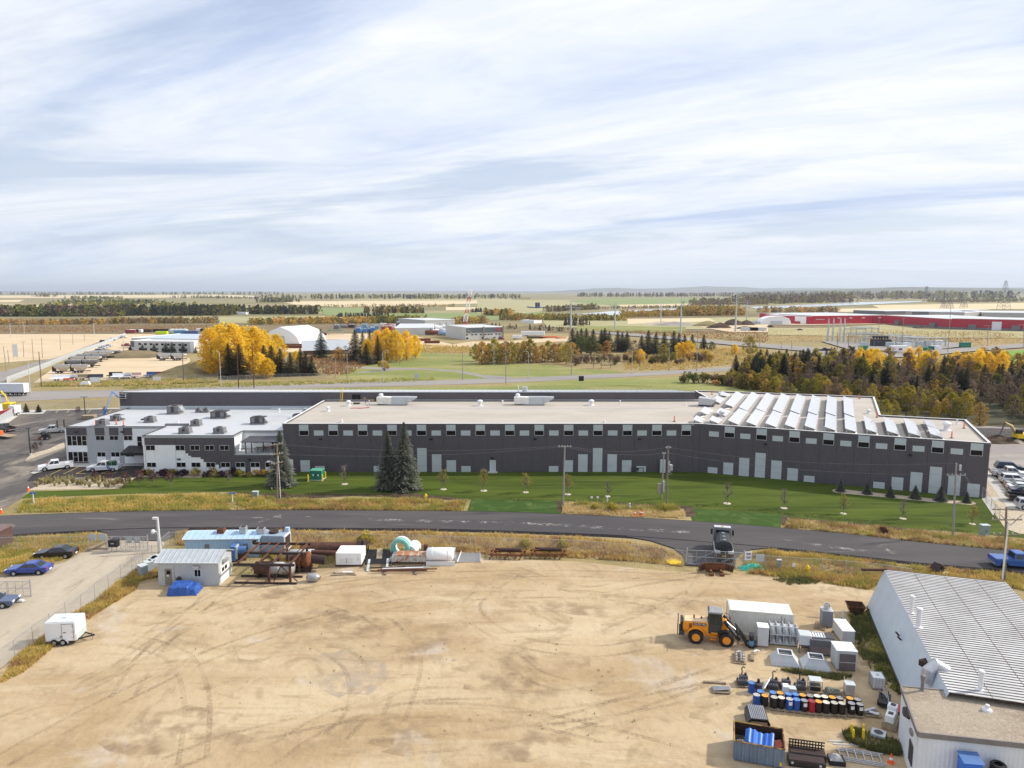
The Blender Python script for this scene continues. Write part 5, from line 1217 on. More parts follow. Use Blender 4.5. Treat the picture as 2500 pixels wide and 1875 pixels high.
text(t,'HL757-9A',(xr-.2,-.742,1.77),(PI/2,0,0),.26,M_wht);text(t,'HYUNDAI',(xf+.12,-.665,1.95),(PI/2,R(49.5),0),.26,M_wht)
Mp=mat('pale_grey_steel',(.52,.54,.56),rough=.5,var=.07,dirt=((.38,.33,.27),.36,1.8))
Mdg=mat('dark_grey_steel',(.10,.10,.115),rough=.55,var=.12)
def gp(zx,zy):return P(*zR(zx,zy))
RZ=rzc
t=box_on('equipment_cabinet','tall pale grey cabinet in front of the container','cabinet',gp(1115,600)+nn*.5,RZ,1.0,1.0,2.0,Mp);MB().bb(-.46,.46,-.53,-.5,.2,1.9).bd('door',Mp,t);MB().bb(-.52,.52,-.52,.52,2.0,2.05).bd('top',Mw,t)
t=box_on('equipment_cabinet','tall slate cabinet with round flue on top near the white building','cabinet',gp(1783,395)+nn*.5,RZ,1.05,1.0,1.75,mat('slate_blue_grey',(.20,.22,.26),rough=.55));MB().la([(.42,1.75),(.42,1.85),(.28,1.85),(.3,2.35),(.24,2.35),(.22,2.2)],n=16).bd('flue',Mg,t);MB().bb(-.54,.54,-.52,.52,1.75,1.79).bd('top',Mp,t)
t=box_on('equipment_cabinet','white topped cabinet lying behind the dark louvred unit','cabinet',gp(1985,560)+nn*1.2,RZ+.1,1.15,2.6,1.3,Mp);MB().bb(-.6,.6,-1.33,1.33,1.3,1.36).bd('top',Mw,t)
t=box_on('equipment_cabinet','white topped cabinet with brown panel beside the white building','cabinet',gp(1975,850)+nn*.9,RZ+.06,1.75,1.7,1.9,Mp);MB().bb(-.62,.75,-.9,-.86,.15,1.65).bd('door',mat('brown_grey_panel',(.15,.12,.12)),t);MB().bb(-.9,.9,-.88,.88,1.9,1.97).bd('top',Mw,t);MB().bb(-.62,.75,-.92,-.9,.85,.9).bd('door_rail',Mp,t)
t=Th('fan_rack',gp(1340,610)+nn*1.0,RZ,'pale steel rack of four upright louvred bays behind the hoods','rack')
for i in rn(5):MB().bb(-1.25+i*.6,-1.2+i*.6,-.6,.6,.2,2.0).bd('upright',Mp,t)
for i in rn(4):
 for k in rn(2):MB().add([(-1.15+i*.6,-.5,.25+k*.85),(-.7+i*.6,-.5,.25+k*.85),(-.7+i*.6,.4,1.0+k*.85),(-1.15+i*.6,.4,1.0+k*.85),(-.92+i*.6,-.55,.65+k*.85)],[(0,1,4),(1,2,4),(2,3,4),(3,0,4)]).bd('louvre_cone',Mp,t)
for z in(.2,1.1,1.95):MB().bb(-1.3,1.25,-.62,-.56,z,z+.08).bd('rail',Mp,t)
MB().bb(-1.3,1.25,-.5,.6,0,.18).bd('skid',Mwd,t);MB().bb(-1.8,-1.4,-.4,.5,.1,1.4).bd('dark_end',mat('brown_grey_panel',(.15,.12,.12)),t)
for q,lb in(((1365,815),'left of the two grey flared hoods standing on the sand'),((1690,860),'right of the two grey flared hoods standing on the sand')):
 t=Th('flared_hood',gp(*q)+nn*1.1,RZ-.06,lb,'hood','flared hoods')
 w0,d0,w1,d1,w2,d2=1.25,.95,1.0,.78,.62,.52
 ring=lambda w_,d_,z,oy=0:[(-w_,-d_+oy,z),(w_,-d_+oy,z),(w_,d_+oy,z),(-w_,d_+oy,z)]
 L0,L1,L2,L3,L4=ring(w0,d0,0),ring(w0,d0,.1),ring(w1,d1,.42),ring(w2+.03,d2+.03,.85,.06),ring(w2,d2,.95,.06)
 mb=MB();mb.add(L0+L1+L2+L3+L4,[tuple([4*k+i,4*k+(i+1)%4,4*k+4+(i+1)%4,4*k+4+i])for k in rn(4)for i in rn(4)])
 mb.bd('skirt',Mp,t)
 mb=MB()
 for i in rn(4):
  a,b2=Vc(L4[i]),Vc(L4[(i+1)%4]);mb.tb([a,b2],.06,4)
 mb.bd('rim',Mw,t);MB().poly(ring(w2,d2,.45,.06)).bd('inside',Mdg,t)
 for k in(.3,):MB().bb(-w2,w2,-.02+k,.02+k,.7,.75).bd('inner_bar',Mp,t)
t=Th('hopper_stand',gp(1550,660)+nn*.5,RZ,'pale grey bin on a short cone between rack and louvred unit','hopper')
bev(MB().bb(-.55,.55,-.6,.7,.85,1.75).bd('bin',Mp,t),.03);MB().add([(-.5,-.5,.85),(.5,-.5,.85),(.5,.5,.85),(-.5,.5,.85),(-.2,-.2,.35),(.2,-.2,.35),(.2,.2,.35),(-.2,.2,.35)],[(0,4,5,1),(1,5,6,2),(2,6,7,3),(3,7,4,0)]).bd('cone',Mdg,t)
for x in(-.5,.5):
 for y in(-.5,.5):MB().bb(x-.04,x+.04,y-.04,y+.04,0,.9).bd('leg',Mdg,t)
MB().bb(-.5,.5,-.55,.65,1.75,1.79).bd('lid',Ml,t)
t=Th('louvred_unit',gp(1740,700)+nn*.9,RZ,'large dark grey unit with white barred panel on top','unit')
bev(MB().bb(-1.15,1.15,-.75,.9,.1,1.55).bd('body',Mdg,t),.03);MB().bb(-1.0,1.0,-.79,-.75,.2,.9).bd('front_grille',mat('brown_grey_panel',(.15,.12,.12)),t)
mb=MB()
for x in(-1.25,.25):mb.bb(x-.05,x+.05,-.3,.7,1.6,1.7)
mb.bb(-1.25,.25,-.35,-.25,1.6,1.7);mb.bb(-1.25,.25,.65,.75,1.6,1.7);mb.bd('panel_frame',Mp,t)
for i in rn(5):MB().bb(-1.0+i*.24,-.85+i*.24,-.2,.6,1.62,1.66).bd('bar',Mw,t)
MB().bb(.35,1.1,-.3,.8,1.56,1.62).bd('mesh_lid',Md,t)
t=Th('air_compressor',gp(1000,600)+nn*.3,R(70),'small blue air compressor beside the tall cabinet','compressor')
MB().la([(0,-.7),(.22,-.62),(.27,-.45),(.27,.45),(.22,.62),(0,.7)],(0,0,.45),14,'X').bd('tank',mat('compressor_blue',(.10,.22,.35),rough=.5),t,smooth=1);bev(MB().bb(-.1,.6,-.25,.25,.75,1.15).bd('motor',Mdg,t),.05);MB().cyl((-.3,0,.7),(-.3,0,1.1),.16,n=10).bd('pump',Mk,t)
for x in(-.5,.5):MB().bb(x-.05,x+.05,-.25,.25,0,.3).bd('foot',Mk,t)
t=Th('pallet_load',gp(885,760)+nn*.7,RZ+R(86),'pallet with bundled silver tubes in front of the loader forks','pallet')
for i in rn(5):MB().bb(-1.0,1.0,-.5+i*.22,-.35+i*.22,.1,.14).bd('plank',Mw2,t)
for x in(-.9,0,.9):MB().bb(x-.06,x+.06,-.5,.55,0,.1).bd('bearer',Mw2,t)
for y in(-.32,-.1,.3):MB().tb([(-.8,y,.3),(.6,y,.32),(.9,0,.34)],.1,8).bd('tube',Mg,t)
for x in(-.6,-.1,.5):MB().bb(x-.04,x+.04,-.45,.45,.38,.44).bd('strap',Mwd,t)
t=Th('timber_piece',gp(1003,735),RZ+R(80),'upright weathered timber offcut with a pale pipe elbow','timber');MB().box((.5,0,.12),(1.4,.35,.2)).bd('plank',Mwd,t);MB().tb([(1.2,-.1,.3),(1.5,-.35,.35),(1.5,-.6,.3)],.09,8).bd('elbow',Mw,t)
t=Th('stake_bundle',gp(1700,405),RZ+R(70),'leaning bundle of thin timber stakes behind the dark unit','stakes')
for i in rn(8):MB().box((.3,(i-4)*.14,.2),(1.3,.07,.07),ry=R(-12)).bd('stake',Mwd,t)
t=Th('beam',gp(1990,455),RZ,'dark timber beam lying behind the white topped cabinets','beam');MB().bb(-1.4,1.4,-.1,.1,0,.2).bd('beam',Mwd,t)
t=Th('rusty_skip',gp(2085,270)+nn*.5,RZ,'small rusty open tipping bin at the building corner','bin')
L0=[(-.55,-.5,.25),(.55,-.5,.25),(.55,.5,.25),(-.55,.5,.25)];L1=[(-.85,-.75,1.05),(.85,-.75,1.05),(.85,.75,1.05),(-.85,.75,1.05)]
MB().add(L0+L1,[(0,1,5,4),(1,2,6,5),(2,3,7,6),(3,0,4,7),(3,2,1,0)]).bd('bucket',Mr,t)
mb=MB()
for i in rn(4):mb.tb([L1[i],L1[(i+1)%4]],.045,4)
mb.bd('rim',Mro,t);MB().cyl((.85,0,.9),(1.6,-.2,.5),.05,n=5).bd('handle',Mro,t)
for s in(-1,1):MB().cyl((-.1,s*.5,.25),(.1,s*.5,.25),.25,n=10).bd('wheel',Mru,t)
t=Th('white_pipe',gp(1945,305),0,'upright white pipe standing near the building corner','pipe');MB().cyl((0,0,0),(.03,0,1.1),.06,n=8).bd('pipe',Mw,t);MB().cyl((0,0,0),(0,0,.12),.18,n=8).bd('base',Md,t)
# drums, pallets, pumps (south of the hoods)
def bp(zx,zy):return P(*zB(zx,zy))
prow=yaw(bp(625,460),bp(1700,560))
pal=Th('pallet',bp(668,455),prow,'first weathered pallet from the left under the drum rows','pallet','pallets under the drums')
for i in rn(6):MB().bb(-.6,.6,-.5+i*.18,-.5+i*.18+.12,.11,.14).bd('plank',Mw2,pal)
for x in(-.52,0,.52):MB().bb(x-.05,x+.05,-.5,.52,0,.11).bd('bearer',Mw2,pal)
nb=Vc((-math.sin(prow),math.cos(prow),0))
pal.location=bp(668,462)+nb*.45
for i,q in en([(850,497),(1010,515),(1165,535),(1315,548),(1475,555),(1655,565)]):
 copy_tree(pal,bp(*q)+nb*.45,prow,f'{ordn[i + 1]} weathered pallet from the left under the drum rows')
DRC={'blue':mat('drum_blue',(.02,.09,.36),rough=.4),'black':mat('drum_black',(.016,.015,.016),rough=.45),'red':mat('drum_red',(.40,.015,.03),rough=.45)}
LDC={'blue':mat('lid_blue',(.10,.25,.55),rough=.4),'orange':mat('lid_orange',(.80,.34,.03),rough=.5,dirt=((.8,.7,.55),.4,5)),'grey':mat('lid_grey',(.28,.28,.30),rough=.45),'white':mat('lid_white',(.78,.70,.58),rough=.5),'red':mat('lid_red',(.25,.04,.05),rough=.5),'silver':mat('lid_silver',(.50,.48,.44),rough=.4,dirt=((.7,.4,.1),.45,4))}
drum0=None
def drum(p,c,l,label,tagged=0):
 global drum0
 t=Th('drum',p,0,label,'drum','steel drums on pallets')
 if drum0 is None:
  r=.29
  drum0=(MB().la([(r*.97,0),(r,.03),(r,.28),(r*1.03,.295),(r,.31),(r,.56),(r*1.03,.575),(r,.59),(r,.85),(r*1.02,.88),(r*.97,.88),(r*.95,.86)],n=18).mesh('drum_shell'),MB().la([(.275,.855),(.27,.865),(0,.867)],n=18).mesh('drum_lid'),MB().la([(.296,.5),(.297,.5),(.297,.78),(.296,.78)],n=18).mesh('x'),MB().cyl((.14,0,.865),(.14,0,.89),.035,n=6).mesh('bung'))
  drum0[0].materials.append(None);drum0[1].materials.append(None);drum0[3].materials.append(Md)
 a=link_mesh('shell',drum0[0],None,t,smooth=0);swap(a,DRC[c]);b2=link_mesh('lid',drum0[1],None,t);swap(b2,LDC[l]);link_mesh('bung',drum0[3],None,t)
 if tagged:MB().add([(.30*math.sin(a_),-.30*math.cos(a_),z)for z in(.45,.75)for a_ in(-.5,-.15,.2,.5)],[(0,1,5,4),(1,2,6,5),(2,3,7,6)]).bd('paper_label',Mw,t)
fr=[(625,455,'blue','silver'),(712,463,'black','orange'),(808,480,'black','silver'),(883,485,'black','white'),(968,500,'blue','silver'),(1043,505,'blue','blue'),(1121,515,'black','grey'),(1200,522,'red','red'),(1270,527,'black','orange'),(1348,535,'black','white'),(1433,540,'black','silver'),(1512,545,'black','silver'),(1612,545,'black','grey'),(1700,556,'black','grey')]
bk=[(668,428,'blue','blue'),(800,440,'blue','blue'),(872,445,'black','orange'),(960,455,'blue','blue'),(1035,460,'blue','blue'),(1108,468,'black','orange'),(1185,475,'black','grey'),(1260,478,'black','white'),(1337,485,'black','white'),(1417,492,'black','orange'),(1495,500,'black','grey'),(1600,502,'black','orange'),(1680,515,'black','grey')]
ORD=ordn+['ninth','tenth','eleventh','twelfth','thirteenth','fourteenth','fifteenth','sixteenth','seventeenth','eighteenth','nineteenth','twentieth']
for i,(x,y,c,l)in en(fr):
 q=bp(x,y)+nb*.2;q.z=.14;drum(q,c,l,f'{c} drum with {l} lid, {ORD[i]} from the left in the front drum row',i in(6,12,13,4))
for i,(x,y,c,l)in en(bk):
 q=bp(x,y)+nb*.35;q.z=.14;drum(q,c,l,f'{c} drum with {l} lid, {ORD[i]} from the left in the rear drum row')
q=bp(572,295);drum(q,'blue','blue','pale blue drum standing apart behind the left end of the drum rows')
def engine_pallet(q,label,rz,hook=1,cover=Md,kind=0):
 t=Th('engine_pallet',bp(*q)+nb*.35,prow+rz,label,'pallet','machine parts on pallets')
 for i in rn(5):MB().bb(-.6,.6,-.5+i*.22,-.36+i*.22,.1,.14).bd('plank',Mw2,t)
 for x in(-.5,.5):MB().bb(x-.06,x+.06,-.5,.5,0,.1).bd('bearer',Mw2,t)
 if kind==0:
  bev(MB().bb(-.48,.42,-.4,.35,.14,.5).bd('cover',cover,t),.08,2)
  for i in rn(4):MB().bb(-.4+i*.2,-.3+i*.2,-.35,.3,.5,.56).bd('rib',Mdg,t)
  bev(MB().bb(-.2,.5,.1,.5,.3,.75).bd('block',Mdg,t),.05)
  MB().cyl((.3,.3,.7),(.3,.3,.95),.1,n=8).bd('filter',Mk,t)
  if hook:MB().tb([(0,.45,.6),(.05,.45,1.0),(.0,.45,1.3),(.15,.45,1.45),(.28,.45,1.35)],.05,6).bd('hook_arm',Mk,t)
 if kind==1:
  mb=MB()
  for x in(-.5,.5):
   for y in(-.4,.4):mb.cyl((x,y,.14),(x,y,1.05),.035,n=5)
  for z in(.6,1.05):
   for y in(-.4,.4):mb.cyl((-.5,y,z),(.5,y,z),.03,n=5)
   for x in(-.5,.5):mb.cyl((x,-.4,z),(x,.4,z),.03,n=5)
  mb.bd('cage',Mg,t);bev(MB().bb(-.42,.42,-.33,.33,.14,.6).bd('core',Mk,t),.04);MB().bb(-.5,.5,-.42,.42,1.06,1.1).bd('top',Ml,t)
 if kind==2:
  M_ol=mat('olive_metal',(.20,.21,.17),rough=.6)
  bev(MB().bb(-.5,.5,-.4,.4,.14,.4).bd('base_casting',M_ol,t),.05)
  for i in rn(4):MB().box((-.3+i*.2,0,.45),(.1,.7,.1),rz=.3*i).bd('casting',M_ol,t)
 if kind==3:
  bev(MB().bb(-.3,.4,-.35,.3,.14,1.1).bd('tank',Mg,t),.08,2);MB().bb(-.35,.45,-.4,.35,1.1,1.16).bd('frame',Ml,t)
  for x in(-.3,.4):MB().cyl((x,.3,.14),(x,.3,1.5),.035,n=5).bd('post',Ml,t)
for q,lb,rz,hk,kd in[((485,245),'dark engine with hook arm at the left end of the engine row',.1,1,0),((800,290),'dark engine with twin hooks behind the black drums',-.05,1,0),((930,290),'engine block with pale cover next to the twin hook engine',.08,0,0),((1085,300),'dark engine with tall hook in the middle of the engine row',.0,1,0),((1240,305),'caged black machine core on a pallet',-.05,0,1),((1420,340),'olive casting parts on a pallet',.06,0,2),((1590,355),'galvanised upright tank on a slatted pallet',.03,0,3)]:engine_pallet(q,lb,rz,hk,kind=kd)
t=Th('black_bin',bp(645,300),0,'black tapered bin with filter between blue drum and engines','bin');MB().la([(.24,0),(.32,.8),(.34,.82),(.3,.84)],n=14).bd('body',mat('purple_grey_plastic',(.06,.05,.065)),t);MB().cyl((0,.1,.8),(0,.1,1.15),.12,n=10).bd('filter',Mk,t)
t=Th('white_sheet',bp(690,310),prow+R(66),'leaning white panel sheet beside the black bin','sheet');MB().box((.5,0,.45),(2.0,.06,.85),rx=R(35)).bd('panel',Mw,t);MB().bb(-.4,1.4,.3,.36,0,.3).bd('rail',Md,t)
t=Th('white_box_unit',bp(965,350)+nb*.2,prow,'white appliance cartons right behind the blue drums','box');MB().bb(-.5,-.05,-.3,.3,0,.95).bd('carton',Mw,t);MB().bb(.0,.55,-.3,.3,0,.8).bd('carton',Ml,t)
t=Th('plank_stack',bp(190,205),R(-8),'single thick timber plank lying on the sand','timber');MB().bb(-.95,.95,-.12,.12,0,.14).bd('plank',Mwd,t)
t=Th('pallet_junk',bp(258,300),R(-6),'pallet with steel offcuts lying alone on the sand','pallet')
for i in rn(5):MB().bb(-.75,.75,-.3+i*.2,-.14+i*.2,.1,.15).bd('plank',Mwd,t)
for i in rn(5):MB().cyl((-.7,-.1+i*.15,.22),(.75,.05+i*.1,.3),.05,n=6).bd('offcut',Ms,t)
for x in(-.6,.6):MB().bb(x-.06,x+.06,-.3,.65,0,.1).bd('bearer',Mwd,t)
def ibc(p,rz,label):
 t=Th('tote_tank',p,rz,label,'tank')
 bev(MB().bb(-.47,.47,-.56,.56,.16,1.1).bd('bottle',mat('tote_white',(.74,.76,.76),rough=.35),t),.06,2)
 for z in(.2,.42,.65,.88,1.1):
  mb=MB()
  for y in(-.6,.6):mb.cyl((-.5,y,z),(.5,y,z),.018,n=4)
  for x in(-.5,.5):mb.cyl((x,-.6,z),(x,.6,z),.018,n=4)
  mb.bd('cage_ring',Ms,t)
 for i in rn(5):
  for y in(-.6,.6):MB().cyl((-.5+i*.25,y,.14),(-.5+i*.25,y,1.1),.018,n=4).bd('cage_bar',Ms,t)
 for i in rn(4):
  for x in(-.5,.5):MB().cyl((x,-.4+i*.27,.14),(x,-.4+i*.27,1.1),.018,n=4).bd('cage_bar',Ms,t)
 MB().bb(-.52,.52,-.62,.62,0,.14).bd('base_pallet',Mw2,t);MB().la([(.14,1.1),(.14,1.16),(0,1.16)],n=10).bd('cap',Ml,t)
ibc(bp(1897,280)+nb*.6,prow-R(2),'white caged tote tank beside the white building')
t=Th('scrap_cart',bp(1965,440)+nb*.3,prow+R(70),'dark cart of scrap metal behind the tote tank','cart');MB().bb(-.9,.9,-.45,.45,.2,.5).bd('bed',Mk,t)
rng=random.Random(5)
for i in rn(9):MB().cyl((rng.uniform(-.8,.3),rng.uniform(-.3,.3),.55),(rng.uniform(0,.9),rng.uniform(-.35,.35),rng.uniform(.6,.9)),.045,n=5).bd('scrap',Ms if i%2 else Mk,t)
for s in(-1,1):MB().cyl((-.3,s*.4,.22),(-.3,s*.52,.22),.22,n=12).bd('wheel',Mru,t)
t=Th('scrap_pallet',bp(1840,555)+nb*.35,prow,'pallet of bent galvanised sheet offcuts right of the drums','pallet')
for i in rn(6):MB().bb(-.65,.65,-.5+i*.18,-.38+i*.18,.1,.13).bd('plank',Mw2,t)
for i in rn(6):MB().box((rng.uniform(-.2,.2),rng.uniform(-.3,.3),.22+i*.03),(rng.uniform(.7,1.2),.22,.04),rz=rng.uniform(-.6,.6),rx=rng.uniform(-.3,.3)).bd('sheet_offcut',Mg,t)
t=Th('air_unit',bp(2050,690)+nb*.6,prow+R(62),'white air conditioning casing on a crate against the white building','air unit')
MB().bb(-.9,.9,-.5,.5,0,.6).bd('crate',Mw2,t);bev(MB().bb(-.85,.2,-.3,.35,.6,1.2).bd('casing',Mw,t),.06,2);bev(MB().bb(.25,.95,-.3,.4,.6,1.45).bd('casing',Mw,t),.06,2)
for x in(-.35,.6):MB().bb(x-.2,x+.2,-.15,.2,1.2 if x<0 else 1.45,1.23 if x<0 else 1.48).bd('grille',Md,t)
t=Th('wheelbarrow',bp(2130,570),prow+R(60),'orange red barrow tray partly hidden at the white building wall','barrow');L0=[(-.4,-.25,.4),(.4,-.25,.4),(.4,.25,.4),(-.4,.25,.4)];L1=[(-.6,-.4,.8),(.65,-.4,.75),(.65,.4,.75),(-.6,.4,.8)]
MB().add(L0+L1,[(0,1,5,4),(1,2,6,5),(2,3,7,6),(3,0,4,7),(3,2,1,0),(4,5,6,7)]).bd('tray',mat('barrow_red',(.55,.08,.04)),t);MB().cyl((.6,-.05,.2),(.6,.05,.2),.2,n=12).bd('wheel',Mru,t)
for s in(-1,1):MB().cyl((.6,s*.1,.25),(-1.0,s*.3,.6),.03,n=5).bd('handle',Mwd,t)
t=Th('truck_canopy',bp(650,690)+nb*1.0,prow+R(0),'dark ribbed pickup canopy lying on the sand','canopy')
prof=[(-.82,0),(-.8,.55),(-.62,.85),(.62,.85),(.8,.55),(.82,0)]
MB().add([(x,y,z)for y in(-.95,1.05)for x,z in prof],[(0,1,7,6),(1,2,8,7),(2,3,9,8),(3,4,10,9),(4,5,11,10),(6,7,8,9,10,11)]).bd('shell',M_cab,t)
for i in rn(9):MB().bb(-.6+i*.14,-.52+i*.14,-.9,1.0,.85,.885).bd('rib',mat('canopy_rib',(.27,.29,.33),rough=.4),t)
MB().bb(-.62,.62,-.97,-.955,.2,.65).bd('rear_glass',mat('tan_inside',(.22,.16,.10)),t);MB().tb([(-.85,-.96,0),(-.8,-.96,.55),(-.62,-.96,.85),(.62,-.96,.85),(.8,-.96,.55),(.85,-.96,0)],.05,5).bd('rear_frame',Mk,t)
t=Th('skip',bp(670,1060)+nb*1.3,yaw(bp(405,990),bp(930,1085)),'dented blue grey skip with rusty inside and yellow rusty rim','skip')
wS=(bp(930,1080)-bp(405,990)).length/2
M_skip=mat('skip_blue',(.14,.19,.26),rough=.6,var=.12,dirt=((.2,.1,.06),.35,1.5));M_skipr=mat('skip_rim',(.42,.27,.06),rough=.7,dirt=((.15,.06,.03),.55,2.0))
HS,DS=1.55,1.25
for nm,pts in(('front_wall',[(-wS,-DS,.1),(wS,-DS,.1),(wS,-DS,HS),(-wS,-DS,HS)]),('back_wall',[(-wS,DS,.1),(wS,DS,.1),(wS,DS,HS),(-wS,DS,HS)]),('end_wall',[(wS,-DS,.1),(wS,DS,.1),(wS,DS,HS),(wS,-DS,HS)]),('end_wall',[(-wS,-DS,.1),(-wS,DS,.1),(-wS,DS,HS),(-wS,-DS,HS)])):
 a=[Vc(p_)for p_ in pts];nrm=(a[1]-a[0]).cross(a[3]-a[0]).normalized();out=nrm if nrm.dot(a[0]+a[1]+a[2]+a[3])>0 else-nrm
 o=MB().poly(a).bd(nm,M_skip,t);MB().poly([q-out*.05 for q in a]).bd('lining',Mrd,o);MB().tb([a[3],a[2]],.06,4).bd('rim',M_skipr,o)
for i in rn(7):MB().bb(-wS+.1+i*(2*wS-.2)/6-.06,-wS+.1+i*(2*wS-.2)/6+.06,-DS-.09,-DS-.005,.1,HS-.05).bd('stiffener',M_skip,t)
MB().bb(-wS+.03,wS-.03,-DS+.06,DS-.06,.12,.5).bd('rubbish',mat('skip_rubbish',(.07,.06,.055),c2=(.2,.17,.15),scale=5,bump=1),t)
MB().bb(wS-.3,wS-.02,-DS-.02,-DS-.01,.2,.5).bd('reflector',My,t)
rng=random.Random(11)
t2=Th('corrugated_sheet',Vc(t.location)+Vc((.1,.1,.95)),t.rotation_euler.z-.1,'bright blue corrugated sheet lying in the skip','sheet')
mb=MB();xs=[-1.0+i*.1 for i in rn(21)]
zf=lambda i:.07*(1 if(i//2)%2 else 0)+.10*math.sin(i*.4)
for i in rn(20):mb.add([(xs[i],-.55,zf(i)),(xs[i+1],-.55,zf(i+1)),(xs[i+1],.5,zf(i+1)+.45),(xs[i],.5,zf(i)+.45)],[(0,1,2,3)])
mb.bd('sheet',mat('bright_blue_sheet',(.03,.16,.62),rough=.4),t2)
t2=Th('red_board',Vc(t.location)+Vc((1.3,-.1,.75)),t.rotation_euler.z+.3,'salmon red board beside the blue sheet in the skip','board');MB().box((0,0,.1),(.9,.7,.05),ry=-.2,rx=.15).bd('board',mat('salmon_board',(.55,.14,.09)),t2)
t2=Th('scrap_pile',Vc(t.location)+Vc((-.1,.1,.5)),t.rotation_euler.z,'tangle of dark scrap filling the skip','scrap')
for i in rn(26):MB().cyl((rng.uniform(-wS*.9,wS*.6),rng.uniform(-.9,.9),rng.uniform(0,.3)),(rng.uniform(-wS*.6,wS*.9),rng.uniform(-.9,.9),rng.uniform(.1,.6)),rng.uniform(.02,.06),n=5).bd('scrap',rng.choice([Mk,Mrd,Ms,Mwd,Mdg]),t2)
for q,lb,top in(((1165,1020),'black steel trough with slotted back',1),((1155,1100),'black steel trough with silver labels in front of the slotted one',0)):
 t=Th('steel_trough',bp(*q)+nb*.5,prow+R(-3),lb,'trough')
 MB().bb(-1.25,1.25,-.45,.4,.05,.5).bd('trough',Mk,t);MB().bb(-1.2,1.2,-.38,.33,.5,.53).bd('inside',Mrd,t)
 if top:
  for i in rn(12):MB().bb(-1.2+i*.2,-1.13+i*.2,.36,.42,.5,1.05).bd('bar',Mk,t)
  for z in(.55,.78,1.02):MB().bb(-1.25,1.25,.35,.43,z,z+.07).bd('rail',Mk,t)
 for x in(-1.0,.9):MB().bb(x-.08,x+.08,-.46,-.45,.25,.42).bd('sticker',Ml,t)
t=Th('covered_pallet',bp(1460,1050)+nb*.2,prow,'grey cloth bundle on a dark crate','bundle');MB().bb(-.55,.55,-.4,.5,0,.35).bd('crate',Mk,t)
vs_=[(-.5+.9*i/8,-.35+.75*j/8,.35+.35*math.sin(PI*i/8)*math.sin(PI*j/8)+.12*mnoise.noise(Vc((i*.7,j*.7,3))))for j in rn(9)for i in rn(9)]
MB().add(vs_,[(j*9+i,j*9+i+1,(j+1)*9+i+1,(j+1)*9+i)for j in rn(8)for i in rn(8)]).bd('cloth',mat('grey_cloth',(.36,.36,.36)),t)
t=Th('rack_frame',bp(1720,1010),prow-R(6),'flat galvanised rack frames lying in the weeds','frames')
for k in rn(3):
 for y in(-.4+k*.12,.75+k*.12):MB().bb(-1.6+k*.15,1.3+k*.15,y-.03,y+.03,.05+k*.05,.1+k*.05).bd('rail',Mg,t)
 for i in rn(6):MB().bb(-1.5+i*.55,-1.44+i*.55,-.4+k*.12,.75+k*.12,.06+k*.05,.1+k*.05).bd('cross_bar',Mg,t)
for i,q in en([(1610,740),(1730,745),(1625,800),(1730,800)]):
 t=Th('bollard',bp(*q),0,f"{['rear left', 'rear right', 'front left', 'front right'][i]} of the four yellow bollards in the weeds",'bollard','yellow bollards in the weeds');MB().la([(.09,0),(.09,.85),(.06,.93),(0,.94)],n=10).bd('post',My,t);MB().cyl((0,0,0),(0,0,.05),.16,n=8).bd('base',G_conc,t)
t=Th('traffic_cone',bp(2020,1030),0,'orange traffic cone with white band by the white building','cone');MB().la([(.03,.72),(.09,.45)],n=12).bd('tip',Mo,t);MB().la([(.09,.45),(.125,.27)],n=12).bd('band',Mw,t);MB().la([(.125,.27),(.18,.05),(.26,.05),(.26,0)],n=12).bd('base',Mo,t)
t=Th('steel_sink',bp(1890,750),prow-R(25),'square steel sink frame in the weeds','sink');MB().bb(-.5,.5,-.45,.45,.05,.3).bd('rim',Ml,t);MB().la([(.33,.31),(.3,.32),(.2,.31),(0,.305)],n=14).bd('bowl',Md,t)
for i,q in en([(1460,812),(1505,842),(1690,860)]):
 t=Th('steel_strip',bp(*q),prow+R(6-18*(i==2)),f"{['upper', 'middle', 'lower right'][i]} white steel strip lying on the sand",'strip');MB().bb(-.6,.6,-.05,.05,0,.06).bd('strip',Ml,t)
# white building at the lower right
zt_,zroof=.5,4.7
eL0,eL1=P(*zH(215,385),zt_),P(*zH(470,1000),zt_)
rL0=P(*zH(350,100),zroof);rR0=P(*zH(1310,200),zroof)
axis=(eL1-eL0).normalized()
Lb=(P(*zH(800,1025),zroof)-rL0).length+.6
wb_=Th('metal_building',(eL0+eL1)/2-Vc((0,0,zt_)),0,'white metal building with leaning walls, ribbed rusty roof and a gravel roofed annex','building')
M_wside=ribbed('shade_blue_cladding',(.56,.63,.70),.3,'Y',.5,rough=.45)  # white cladding coloured bluish for the shade on the left wall
M_wroof=mat('white_ribbed_roof',(.55,.56,.57),rough=.5,var=.14,scale=.35,dirt=((.30,.17,.10),.36,1.1))
M_wrib=mat('dark_roof_rib',(.26,.21,.18),rough=.7,c2=(.10,.065,.05),scale=2.0)  # ribs and laps coloured darker than the roof sheets
M_wwall=ribbed('white_ribbed_wall',(.72,.76,.80),.28,'X',.6)
a0,a1=eL0,eL0+axis*Lb
t0_,t1_=rL0,rL0+axis*Lb
s0_,s1_=rR0,rR0+axis*Lb
up=Vc((0,0,1))
MB().poly([a0,a1,t1_,t0_]).bd('side_wall',M_wside,wb_,wd=1)
perp=(rR0-rL0).normalized()
b0_=s0_+perp*1.4;b0_.z=0;b1_=b0_+axis*Lb
MB().poly([s0_,b0_,b1_,s1_]).bd('side_wall',M_wside,wb_,wd=1)
g0,g1=Vc((a0.x,a0.y,0))+perp*.15,Vc((a1.x,a1.y,0))+perp*.15
MB().poly([g0,g1,g1+up*.62,g0+up*.62]).bd('plinth',mat('cream_plinth',(.50,.45,.36)),wb_,wd=1)
